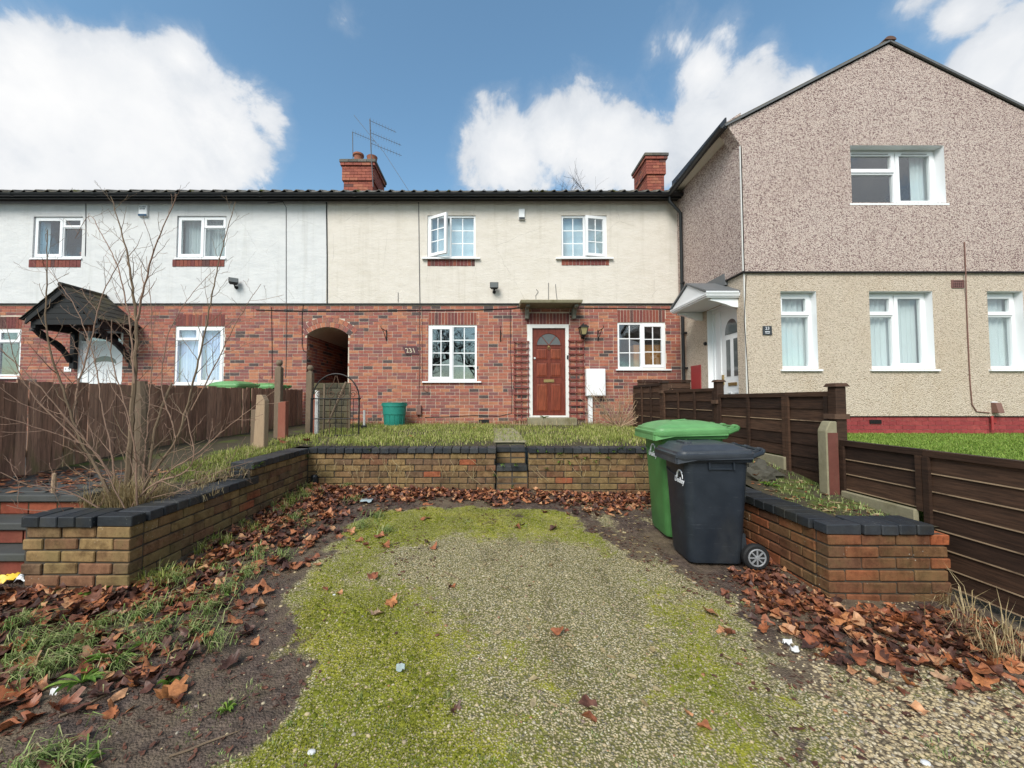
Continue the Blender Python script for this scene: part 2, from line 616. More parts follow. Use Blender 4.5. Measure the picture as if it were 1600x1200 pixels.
plain('litter yellow', (0.72, 0.47, 0.04), 0.4, 0.15)
plain('litter clear', (0.30, 0.36, 0.37), 0.15, 0.3, 30, spec=0.6)
plain('rock', (0.075, 0.07, 0.055), 0.9, 0.4, 12, 0.8, 40, dirt=0.5, dcol=(0.05, 0.06, 0.02))
plain('bark', (0.17, 0.12, 0.078), 0.9, 0.4, 24, 0.6, 90, streak=(1, 1, 0.4), dirt=0.3, dcol=(0.10, 0.10, 0.05))
plain('pale twig', (0.36, 0.25, 0.16), 0.85, 0.25, 24)
plain('pale edge', (0.30, 0.21, 0.13), 0.8, 0.5, 3, dirt=0.95, dcol=(0.06, 0.034, 0.022))  # thin pale strip on the lower edges of the fence boards
plain('twig bark', (0.25, 0.16, 0.115), 0.85, 0.3, 24)
plain('far bark', (0.10, 0.078, 0.066), 0.9, 0.2, 10)


@mat('glass')
def _(g):
    lw = g.n('ShaderNodeLayerWeight')
    lw.inputs['Blend'].default_value = 0.5
    t = g.n('ShaderNodeBsdfTransparent')
    t.inputs[0].default_value = (0.96, 0.98, 0.975, 1)
    s = g.n('ShaderNodeBsdfGlossy')
    s.inputs['Roughness'].default_value = 0.01
    s.inputs['Color'].default_value = (0.95, 0.97, 1, 1)
    bp = g.bump(g.noise(g.pos(), 2.2, 2), 0.10, 0.02)
    g.put(s.inputs['Normal'], bp)
    mx = g.n('ShaderNodeMixShader')
    g.put(mx.inputs[0], g.m('MULTIPLY_ADD', g.m('POWER', lw.outputs['Facing'], 4.0), 0.8, 0.10, clamp=True))
    g.nt.links.new(t.outputs[0], mx.inputs[1])
    g.nt.links.new(s.outputs[0], mx.inputs[2])
    o = g.n('ShaderNodeOutputMaterial')
    g.nt.links.new(mx.outputs[0], o.inputs[0])


def render_mat(name, col, tint, coarse):
    m_ = bpy.data.materials.new(name)
    m_.use_nodes = True
    g = G(m_.node_tree)
    p = g.pos()
    pl = g.map(p, (1, 1, 2.4))
    n1 = g.noise(pl, 3.0, 7, 0.62)
    n2 = g.noise(pl, 26, 4, 0.6)
    c = g.mix(g.step(n1, 0.35, 0.72), col, tint)
    c = g.mix(g.m('MULTIPLY', g.step(n2, 0.5, 0.8), 0.35), c, g.mix(1.0, c, (0.88, 0.87, 0.84), 'MULTIPLY'))
    # rain streaks below the eaves and grime along the bottom edge are wear of the paint
    st = g.step(g.noise(g.map(p, (3.2, 1, 0.16)), 2.0, 6, 0.7), 0.50, 0.74)
    c = g.mix(g.m('MULTIPLY', st, 0.30), c, g.mix(1.0, c, (0.66, 0.64, 0.58), 'MULTIPLY'))
    spk = g.step(g.noise(p, 75, 2), 0.70, 0.76)
    c = g.mix(g.m('MULTIPLY', spk, 0.25), c, (0.25, 0.23, 0.2))
    crk = g.vor(g.mix(0.10, g.map(p, (1, 1, .6)), g.noise(p, 4, 5, 0.6, 0, 1), 'ADD'), 0.62, feature='DISTANCE_TO_EDGE')
    ck = g.m('MULTIPLY', g.step(crk, 0.0034, 0.0012), g.step(g.noise(p, 1.1, 3), 0.46, 0.58))
    c = g.mix(g.m('MULTIPLY', ck, 0.32), c, (0.25, 0.23, 0.2))
    h = g.m('ADD', g.noise(pl, coarse, 5, 0.6), g.m('MULTIPLY', g.noise(pl, 11, 3), 1.2))
    g.out(c, 0.9, g.bump(h, 0.45, 0.014), 0.2)
    MAT[name] = m_


render_mat('white render', (0.645, 0.645, 0.64), (0.585, 0.59, 0.59), 40)
render_mat('cream render', (0.66, 0.61, 0.545), (0.61, 0.56, 0.49), 34)


@mat('pebbledash')
def _(g):
    p = g.pos()
    big = g.noise(p, 0.7, 4)
    c = g.vor(p, 62, 'Color')
    r = g.sep(c, 0)
    col = g.ramp(r, [(0, (0.62, 0.52, 0.455)), (0.30, (0.51, 0.41, 0.36)), (0.54, (0.40, 0.305, 0.275)), (0.66, (0.25, 0.17, 0.158)), (0.76, (0.56, 0.45, 0.40)), (0.93, (0.19, 0.125, 0.12))], 'CONSTANT')
    d = g.vor(p, 62)
    col = g.mix(g.step(d, 0.48, 0.95), col, (0.19, 0.135, 0.125))
    stn = g.step(g.noise(g.map(p, (2.2, 2.2, .22)), 1.8, 7, 0.68), 0.50, 0.74)
    col = g.mix(g.m('MULTIPLY', stn, 0.30), col, g.mix(1.0, col, (0.62, 0.58, 0.56), 'MULTIPLY'))
    col = g.mix(g.m('MULTIPLY', g.step(big, 0.35, 0.7), 0.25), col, g.mix(1.0, col, (0.8, 0.74, 0.72), 'MULTIPLY'))
    g.out(col, 0.9, g.bump(g.m('SUBTRACT', 1.0, d), 0.8, 0.014), 0.2)


@mat('roughcast')
def _(g):
    p = g.pos()
    pl = g.map(p, (1, 1, 1.25))
    r = g.sep(g.vor(pl, 58, 'Color'), 0)
    d = g.vor(pl, 58)
    col = g.ramp(r, [(0, (0.66, 0.56, 0.455)), (0.5, (0.60, 0.505, 0.40)), (0.8, (0.52, 0.43, 0.34)), (0.94, (0.46, 0.375, 0.29))], 'CONSTANT')
    col = g.mix(g.step(d, 0.5, 0.9), col, (0.38, 0.30, 0.225))
    big = g.noise(g.map(p, (1, 1, 0.4)), 1.2, 6, 0.65)
    col = g.mix(g.m('MULTIPLY', g.step(big, 0.42, 0.72), 0.4), col, g.mix(1.0, col, (0.86, 0.80, 0.70), 'MULTIPLY'))
    g.out(col, 0.9, g.bump(g.m('SUBTRACT', 1.0, d), 0.9, 0.016), 0.2)


def wood_mat(name, stops, mossy=0.0, rough=0.75, horiz=False, mz=(0.62, 0.95)):
    m_ = bpy.data.materials.new(name)
    m_.use_nodes = True
    g = G(m_.node_tree)
    p = g.pos()
    st = (1, 0.7, 9) if horiz else (7, 7, 0.6)
    n = g.noise(g.map(p, st), 7, 6, 0.65, 0.4)
    r = g.rand()
    c = g.ramp(r, stops)
    c = g.mix(g.step(n, 0.3, 0.72), g.mix(1.0, c, (0.55, 0.55, 0.55), 'MULTIPLY'), g.mix(1.0, c, (1.25, 1.2, 1.15), 'MULTIPLY'))
    if mossy:
        z = g.sep(p, 2)
        w = g.noise(g.map(p, (4, 4, 1)), 2.4, 5, 0.6)
        k = g.m('MULTIPLY', g.step(z, mz[1], mz[0]), g.step(w, 0.42, 0.66))
        c = g.mix(g.m('MULTIPLY', k, mossy), c, g.mix(n, (0.10, 0.12, 0.03), (0.21, 0.20, 0.085)))
    g.out(c, rough, g.bump(n, 0.45, 0.006), 0.25)
    MAT[name] = m_


wood_mat('brown boards', [(0, (0.030, 0.017, 0.012)), (0.5, (0.052, 0.028, 0.018)), (1, (0.085, 0.047, 0.030))], horiz=True, rough=0.7)
wood_mat('palings', [(0, (0.20, 0.112, 0.08)), (0.5, (0.29, 0.165, 0.115)), (1, (0.38, 0.23, 0.165))], mossy=0.75, mz=(0.62, 1.05))
wood_mat('mahogany', [(0, (0.155, 0.036, 0.024)), (1, (0.18, 0.043, 0.027))], rough=0.4)
wood_mat('mahogany panel', [(0, (0.20, 0.048, 0.027)), (1, (0.235, 0.062, 0.031))], rough=0.4)


def bin_mat(name, col, scr):
    m_ = bpy.data.materials.new(name)
    m_.use_nodes = True
    g = G(m_.node_tree)
    p = g.obj()
    n = g.noise(p, 5, 6, 0.62)
    c = g.mix(g.step(n, 0.35, 0.75), col, tuple(k * 1.28 + 0.004 for k in col))
    sc = g.noise(g.map(p, (2, 2, 40), rot=(0, 0.6, 0.3)), 2.4, 5, 0.75)
    c = g.mix(g.m('MULTIPLY', g.step(sc, 0.62, 0.68), scr), c, tuple(k * 1.9 + 0.05 for k in col))
    du = g.step(g.noise(g.map(p, (1, 1, 0.5)), 3, 6, 0.6), 0.5, 0.8)
    c = g.mix(g.m('MULTIPLY', du, 0.22), c, (0.12, 0.11, 0.085))
    g.out(c, g.m('MULTIPLY_ADD', n, 0.3, 0.30), g.bump(g.noise(p, 240, 2), 0.12, 0.002), 0.4)
    MAT[name] = m_


bin_mat('navy plastic', (0.013, 0.018, 0.026), 0.8)
bin_mat('green plastic', (0.055, 0.165, 0.048), 0.2)
bin_mat('green lid plastic', (0.105, 0.265, 0.095), 0.3)
bin_mat('grey lid plastic', (0.032, 0.038, 0.048), 0.5)


def veg_mat(name, stops, rough=0.6, trans=0.25):
    m_ = bpy.data.materials.new(name)
    m_.use_nodes = True
    g = G(m_.node_tree)
    c = g.ramp(g.rand(), stops)
    c = g.mix(g.step(g.noise(g.pos(), 38, 5, 0.65), 0.3, 0.7), g.mix(1.0, c, (0.58, 0.56, 0.55), 'MULTIPLY'), g.mix(1.0, c, (1.25, 1.22, 1.12), 'MULTIPLY'))
    p = g.out(c, rough, None, 0.25)
    tr = g.n('ShaderNodeBsdfTranslucent')
    g.put(tr.inputs[0], c)
    mx = g.n('ShaderNodeMixShader')
    mx.inputs[0].default_value = trans
    g.nt.links.new(p.outputs[0], mx.inputs[1])
    g.nt.links.new(tr.outputs[0], mx.inputs[2])
    o = [n for n in g.nt.nodes if n.type == 'OUTPUT_MATERIAL'][0]
    g.nt.links.new(mx.outputs[0], o.inputs[0])
    MAT[name] = m_


veg_mat('lawn grass', [(0, (0.14, 0.25, 0.04)), (0.5, (0.22, 0.35, 0.055)), (1, (0.33, 0.42, 0.11))])
veg_mat('rough grass', [(0, (0.18, 0.25, 0.04)), (0.4, (0.30, 0.36, 0.075)), (0.75, (0.42, 0.43, 0.15)), (1, (0.56, 0.49, 0.27))])
veg_mat('bank grass', [(0, (0.13, 0.22, 0.055)), (0.45, (0.24, 0.34, 0.11)), (0.8, (0.38, 0.43, 0.19)), (1, (0.50, 0.46, 0.26))])
veg_mat('moss tuft', [(0, (0.12, 0.145, 0.011)), (0.5, (0.20, 0.22, 0.018)), (1, (0.31, 0.325, 0.036))])
veg_mat('dead straw', [(0, (0.30, 0.225, 0.12)), (0.5, (0.42, 0.33, 0.18)), (1, (0.52, 0.43, 0.27))])
veg_mat('weed leaf', [(0, (0.075, 0.16, 0.022)), (0.6, (0.13, 0.24, 0.035)), (1, (0.22, 0.33, 0.06))])
veg_mat('dead leaf', [(0, (0.25, 0.085, 0.045)), (0.5, (0.36, 0.125, 0.055)), (1, (0.46, 0.20, 0.085))], 0.38, 0.12)
veg_mat('dark dead leaf', [(0, (0.075, 0.038, 0.03)), (0.5, (0.125, 0.058, 0.042)), (1, (0.18, 0.08, 0.055))], 0.42, 0.06)
veg_mat('tan dead leaf', [(0, (0.34, 0.19, 0.11)), (0.5, (0.40, 0.25, 0.16)), (1, (0.44, 0.30, 0.21))], 0.55, 0.12)
veg_mat('rotten leaf', [(0, (0.055, 0.030, 0.026)), (0.35, (0.12, 0.052, 0.038)), (0.6, (0.24, 0.085, 0.046)), (0.82, (0.38, 0.15, 0.07)), (1, (0.48, 0.27, 0.15))], 0.45, 0.05)


@mat('pebble')
def _(g):
    c = g.ramp(g.rand(), [(0, (0.44, 0.34, 0.20)), (0.35, (0.55, 0.44, 0.265)), (0.6, (0.34, 0.265, 0.175)), (0.78, (0.60, 0.51, 0.36)), (0.9, (0.22, 0.20, 0.19)), (0.97, (0.36, 0.17, 0.09))])
    n = g.noise(g.pos(), 120, 3)
    g.out(g.mix(n, g.mix(1.0, c, (0.7, 0.7, 0.66), 'MULTIPLY'), c), 0.6, None, 0.3)


@mat('driveway')
def _(g):
    at = g.n('ShaderNodeAttribute', attribute_name='cover')
    s = g.n('ShaderNodeSeparateColor')
    g.put(s.inputs[0], at.outputs['Color'])
    moss, grav, mud = s.outputs[0], s.outputs[1], s.outputs[2]
    p = g.pos()
    warp = g.noise(p, 14, 4, 0.6, 0, 1)
    vec = g.mix(0.025, p, warp, 'ADD')
    d = g.vor(vec, 98)
    rc = g.sep(g.vor(vec, 98, 'Color'), 0)
    stone = g.ramp(rc, [(0, (0.40, 0.33, 0.195)), (0.3, (0.53, 0.435, 0.265)), (0.5, (0.30, 0.245, 0.155)), (0.68, (0.44, 0.375, 0.25)), (0.82, (0.16, 0.145, 0.11)), (0.94, (0.62, 0.56, 0.41))], 'CONSTANT')
    fine = g.noise(p, 160, 3, 0.6)
    mid = g.noise(p, 16, 5, 0.62)
    gap = g.mix(fine, (0.078, 0.074, 0.022), (0.20, 0.18, 0.062))
    exposed = g.step(d, 0.60, 0.40)
    bare = g.mix(exposed, gap, stone)
    # moss film between the stones, thickening where the moss cover is high
    mk = g.step(g.m('ADD', moss, g.m('MULTIPLY', g.m('SUBTRACT', mid, 0.5), 1.7)), 0.26, 0.72)
    mcol = g.mix(g.noise(p, 55, 4, 0.65), (0.065, 0.072, 0.007), (0.31, 0.315, 0.038))
    mcol = g.mix(g.step(g.noise(p, 3.0, 4), 0.45, 0.7), mcol, g.mix(1.0, mcol, (1.55, 1.42, 1.1), 'MULTIPLY'))
    cover = g.m('MULTIPLY', mk, g.m('MULTIPLY_ADD', g.step(d, 0.30, 0.52), 0.72, 0.28))
    c = g.mix(cover, bare, mcol)
    c = g.mix(g.m('MULTIPLY', g.step(g.noise(g.map(p, (1.6, .6, 1)), 2.6, 7, 0.66), 0.48, 0.70), 0.55), c, g.mix(1.0, c, (0.52, 0.50, 0.46), 'MULTIPLY'))
    c = g.mix(g.m('MULTIPLY', g.step(g.noise(p, 3.4, 7, 0.66), 0.54, 0.72), 0.5), c, g.mix(1.0, c, (1.35, 1.32, 1.25), 'MULTIPLY'))
    # mud
    mm = g.step(g.m('ADD', mud, g.m('MULTIPLY', g.m('SUBTRACT', g.noise(p, 6, 9, 0.72), 0.5), 1.9)), 0.42, 0.66)
    mudc = g.mix(g.step(g.noise(p, 22, 8, 0.74), 0.32, 0.70), (0.034, 0.024, 0.020), (0.135, 0.094, 0.074))
    mudc = g.mix(g.m('MULTIPLY', g.step(g.noise(p, 2.2, 6, 0.65), 0.42, 0.66), 0.75), mudc, g.mix(g.noise(p, 60, 4, 0.7), (0.10, 0.075, 0.045), (0.22, 0.165, 0.105)))
    c = g.mix(mm, c, mudc)
    # loose gravel trodden in
    gm = g.step(g.m('ADD', grav, g.m('MULTIPLY', g.m('SUBTRACT', g.noise(p, 6, 8, 0.70), 0.5), 2.2)), 0.50, 0.80)
    d2 = g.vor(vec, 52)
    r2 = g.sep(g.vor(vec, 52, 'Color'), 1)
    gcol = g.ramp(r2, [(0, (0.50, 0.385, 0.22)), (0.35, (0.60, 0.475, 0.28)), (0.6, (0.36, 0.28, 0.17)), (0.8, (0.64, 0.53, 0.36))], 'CONSTANT')
    gcol = g.mix(g.step(d2, 0.34, 0.66), gcol, (0.105, 0.078, 0.05))
    c = g.mix(gm, c, gcol)
    rough = g.mix(mm, (0.85,) * 3, g.mix(g.noise(p, 5, 4), (0.42,) * 3, (0.75,) * 3))
    h = g.m('ADD', g.m('MULTIPLY', g.m('SUBTRACT', 1.0, d), 0.8), g.m('ADD', g.m('MULTIPLY', mid, 1.2), g.m('MULTIPLY', fine, 0.5)))
    g.out(c, rough, g.bump(h, 0.9, 0.010), 0.3)


@mat('soil')
def _(g):
    p = g.pos()
    n = g.noise(p, 18, 6, 0.68)
    c = g.mix(n, (0.030, 0.024, 0.016), (0.10, 0.082, 0.05))
    c = g.mix(g.step(g.noise(p, 3, 5), 0.52, 0.70), c, g.mix(n, (0.05, 0.07, 0.012), (0.12, 0.14, 0.035)))
    g.out(c, 0.9, g.bump(n, 0.8, 0.02), 0.2)


@mat('turf')
def _(g):
    p = g.pos()
    n = g.noise(p, 40, 6, 0.7)
    c = g.mix(n, (0.05, 0.085, 0.012), (0.14, 0.20, 0.035))
    g.out(c, 0.9, g.bump(n, 0.8, 0.02), 0.2)
# ------------------------------------------------------------------ houses
YF = 9.25            # the brick face of the terrace
XR = 4.47            # side wall of the pebbledashed house
YR = 6.90            # its front wall


def W(px, py, y=YF):
    p = U(px, py, y)
    return p.x, p.z


def rect(px0, py0, px1, py1, y=YF):
    xm, zm = (px0 + px1) / 2, (py0 + py1) / 2
    return (W(px0, zm, y)[0], W(px1, zm, y)[0], W(xm, py1, y)[1], W(xm, py0, y)[1])


def panel(mb, u0, u1, v0, v1, holes, w, depth, m=0, mr=None):
    """wall face at w with rectangular openings and their reveals, in (u, w, v) coordinates"""
    us = sorted({u0, u1, *[min(max(h[i], u0), u1) for h in holes for i in (0, 1)]})
    vs = sorted({v0, v1, *[min(max(h[i], v0), v1) for h in holes for i in (2, 3)]})
    for a, b in zip(us, us[1:]):
        for c, d in zip(vs, vs[1:]):
            um, vm = (a + b) / 2, (c + d) / 2
            if any(h[0] < um < h[1] and h[2] < vm < h[3] for h in holes):
                continue
            mb.poly([(a, w, c), (b, w, c), (b, w, d), (a, w, d)], m)
    mr = m if mr is None else mr
    for h in holes:
        a, b, c, d = max(h[0], u0), min(h[1], u1), max(h[2], v0), min(h[3], v1)
        if a >= b or c >= d:
            continue
        if h[0] >= u0:
            mb.poly([(a, w, c), (a, w + depth, c), (a, w + depth, d), (a, w, d)], mr)
        if h[1] <= u1:
            mb.poly([(b, w, c), (b, w, d), (b, w + depth, d), (b, w + depth, c)], mr)
        if h[3] <= v1:
            mb.poly([(a, w, d), (a, w + depth, d), (b, w + depth, d), (b, w, d)], mr)
        if h[2] > v0:
            mb.poly([(a, w, c), (b, w, c), (b, w + depth, c), (a, w + depth, c)], mr)


_unit = {}


def unit_brick(mat_name):
    """1 x 1 x 1 brick, front face at y = 0, no back"""
    if mat_name not in _unit:
        me = bpy.data.meshes.new('brick')
        vs = [(x, y, z) for z in (-.5, .5) for y in (0, 1) for x in (-.5, .5)]
        me.from_pydata(vs, [], [(0, 1, 5, 4), (4, 5, 7, 6), (2, 3, 1, 0)[::1], (0, 4, 6, 2), (1, 3, 7, 5)])
        b = bmesh.new()
        b.from_mesh(me)
        bmesh.ops.recalc_face_normals(b, faces=b.faces)
        b.to_mesh(me)
        b.free()
        me.materials.append(MAT[mat_name])
        _unit[mat_name] = me
    return _unit[mat_name]


def clip_bricks(u0, u1, v0, v1, holes, arch=None, course=0.075, length=0.225, headers=0.16, rng=R):
    out = []
    row = 0
    v = v0
    while v + 0.03 < v1:
        vb = min(v + course - 0.010, v1)
        vm = (v + vb) / 2
        cuts = [(h[0], h[1]) for h in holes if h[2] - 0.02 < vm < h[3] + 0.005]
        if arch:
            cx, cz, r = arch
            if spring - .09 < vm < cz + r:
                k = min(math.sqrt(max(0, r * r - (vm - cz) ** 2)), hw + .045 + .60 * max(0, vm - spring + .03))
                cuts.append((cx - k, cx + k))
        u = u0 - (0.112 if row % 2 else 0) - rng.random() * 0.01
        while u < u1:
            L = length
            if rng.random() < headers:
                L = length / 2
            segs = [(max(u, u0), min(u + L - 0.010, u1))]
            for c0, c1 in cuts:
                ns = []
                for a, b in segs:
                    if b <= c0 or a >= c1:
                        ns.append((a, b))
                    else:
                        if a < c0 - 0.001:
                            ns.append((a, c0 - 0.001))
                        if b > c1 + 0.001:
                            ns.append((c1 + 0.001, b))
                segs = ns
            for a, b in segs:
                if b - a > 0.025:
                    out.append((a, b, v, vb))
            u += L
        v += course
        row += 1
    return out


def lay_bricks(parent, bricks, y, mat_name, n_single, rng=R, fn=None, name='brickwork'):
    """the nearest n_single bricks as objects, the rest joined; fn maps (u, w, v) for walls that do not face -Y"""
    bricks = sorted(bricks, key=lambda b: ((b[0] + b[1]) / 2) ** 2 + ((b[2] + b[3]) / 2 - EYE) ** 2)
    me = unit_brick(mat_name)
    for a, b, c, d in bricks[:n_single]:
        inst(me, 'brick', parent, ((a + b) / 2, y - rng.random() * 0.004, (c + d) / 2), (rng.uniform(-.006, .006), 0, rng.uniform(-.006, .006)), (b - a, 0.02, d - c))
    rest = bricks[n_single:]
    if rest:
        mb = MB()
        for a, b, c, d in rest:
            q = y - rng.random() * 0.004
            t, t2 = rng.uniform(-.0015, .0015), rng.uniform(-.0015, .0015)
            mb.add([(a, q + t, c), (b, q - t, c), (b, q + 0.02, c), (a, q + 0.02, c), (a, q + t2, d), (b, q - t2, d), (b, q + 0.02, d), (a, q + 0.02, d)],
                   [(0, 1, 5, 4), (4, 5, 6, 7), (3, 2, 1, 0), (0, 4, 7, 3), (1, 2, 6, 5)])
        if fn:
            mb.xf(fn)
        stuff(mb.build(name, MAT[mat_name], parent))


def window(house, r, y, lights, sill=None, fw=0.045, mat_f='white plastic', depth=0.07, fn=None, name='window', curtain=None):
    """r = x0,x1,z0,z1 of the frame; lights = list of dict(x0,x1,z0,z1 in 0..1, sash, grid, open, hinge)"""
    x0, x1, z0, z1 = r
    M = MAT[mat_f]
    fn = fn or (lambda p: p)

    def done(mb, nm, m_, par, bevel=0.0):
        mb.xf(fn)
        return mb.build(nm, m_, par, bevel=bevel)
    fr = MB()
    fr.ring(x0, x1, z0, z1, fw, y, y + depth)
    xs = sorted({l['x0'] for l in lights} - {0})
    for q in xs:
        xm = x0 + (x1 - x0) * q
        fr.box(xm - fw * .45, xm + fw * .45, y + 0.002, y + depth - .002, z0 + fw, z1 - fw)
    for l in lights:
        if l['z0'] > 0:
            zm = z0 + (z1 - z0) * l['z0']
            a, b = x0 + (x1 - x0) * l['x0'], x0 + (x1 - x0) * l['x1']
            fr.box(a + fw * .5, b - fw * .5, y + 0.004, y + depth - .004, zm - fw * .4, zm + fw * .4)
    w = done(fr, name, M, house)
    for l in lights:
        a, b = x0 + (x1 - x0) * l['x0'], x0 + (x1 - x0) * l['x1']
        c, d = z0 + (z1 - z0) * l['z0'], z0 + (z1 - z0) * l['z1']
        a += fw * (.95 if l['x0'] == 0 else .42)
        b -= fw * (.95 if l['x1'] == 1 else .42)
        c += fw * (.95 if l['z0'] == 0 else .36)
        d -= fw * (.95 if l['z1'] == 1 else .36)
        hinge = None
        if l.get('open'):
            hx = a if l['hinge'] == 'l' else b
            ang = l['open'] * (-1 if l['hinge'] == 'l' else 1)
            rot = Matrix.Rotation(ang, 4, 'Z')

            def hinge(p, hx=hx, rot=rot):
                q = rot @ (p - Vector((hx, y - 0.015, 0)))
                return q + Vector((hx, y - 0.015, 0))

        def fin(mb, nm, m_):
            if hinge:
                mb.xf(hinge)
            return done(mb, nm, m_, w)
        sw = 0.0
        if l.get('sash'):
            sw = l.get('sw', 0.052)
            e = 0.012
            fin(MB().ring(a - e, b + e, c - e, d + e, sw + e, y - 0.016, y + 0.040), 'sash', M)
        ia, ib, ic, id_ = a + sw, b - sw, c + sw, d - sw
        gy = y + (0.008 if l.get('sash') else 0.030)
        fin(MB().box(ia - .004, ib + .004, gy, gy + 0.006, ic - .004, id_ + .004), 'pane', MAT['glass'])
        if l.get('grid'):
            gx, gz = l['grid']
            mb = MB()
            t = 0.011
            for i in range(1, gx):
                q = ia + (ib - ia) * i / gx
                mb.box(q - t, q + t, gy - 0.009, gy - 0.001, ic, id_)
            for j in range(1, gz):
                q = ic + (id_ - ic) * j / gz
                mb.box(ia, ib, gy - 0.0085, gy - 0.0015, q - t, q + t)
            fin(mb, 'glazing_grid', M)
        if l.get('vent'):
            fin(MB().box(ia + .05, ib - .05, y - 0.030, y - 0.0155, d - sw * .62, d - sw * .30), 'trickle_vent', MAT['grey plastic'])
    if sill:
        sx0, sx1, proj, th = sill
        mb = MB()
        mb.hexa([(sx0, y - proj, z0 - th), (sx1, y - proj, z0 - th), (sx1, y + depth, z0 - th), (sx0, y + depth, z0 - th)],
                [(sx0, y - proj, z0 - th * .3), (sx1, y - proj, z0 - th * .3), (sx1, y + depth, z0 - .001), (sx0, y + depth, z0 - .001)])
        done(mb, 'sill', M, w)
    return w


def curtain(label, x0, x1, z0, z1, y, m_, folds=12, amp=0.02, cat='curtain', group=None, fn=None, name='curtain'):
    n = folds * 6
    mb = MB()
    vs = []
    for i in range(n + 1):
        t = i / n
        yy = y + amp * math.sin(t * folds * 2 * math.pi + 0.7 * math.sin(t * 23))
        vs += [(x0 + (x1 - x0) * t, yy, z0), (x0 + (x1 - x0) * t + 0.004 * math.sin(i), yy, z1)]
    mb.add(vs, [(2 * i, 2 * i + 2, 2 * i + 3, 2 * i + 1) for i in range(n)])
    b = len(mb.v)
    mb.add([(v[0], v[1] + 0.006, v[2]) for v in vs], [(2 * i + 1, 2 * i + 3, 2 * i + 2, 2 * i) for i in range(n)])
    if fn:
        mb.xf(fn)
    o = mb.build(name, MAT[m_], smooth=True)
    return tag(o, label, cat, group)


LIGHT = lambda x0, x1, z0, z1, **k: dict(x0=x0, x1=x1, z0=z0, z1=z1, **k)
zBAND = W(700, 475)[1]
zEAV = U(700, 309, 8.97).z          # underside of the gutters
zTOP = zEAV + 0.02
zGR = EYE - 0.66
xB = W(511, 400)[0]
xL = -13.6
SLOPE = math.tan(rad(26.0))


def soldiers(parent, x0, x1, z0, z1, y, mname='soldier brick', w=0.075, nm='brick'):
    n = max(1, round((x1 - x0) / w))
    s = (x1 - x0) / n
    for i in range(n):
        inst(unit_brick(mname), nm, parent, (x0 + s * (i + .5), y - R.random() * .004, (z0 + z1) / 2), (0, 0, 0), (s - .009, .02, z1 - z0 - .006))


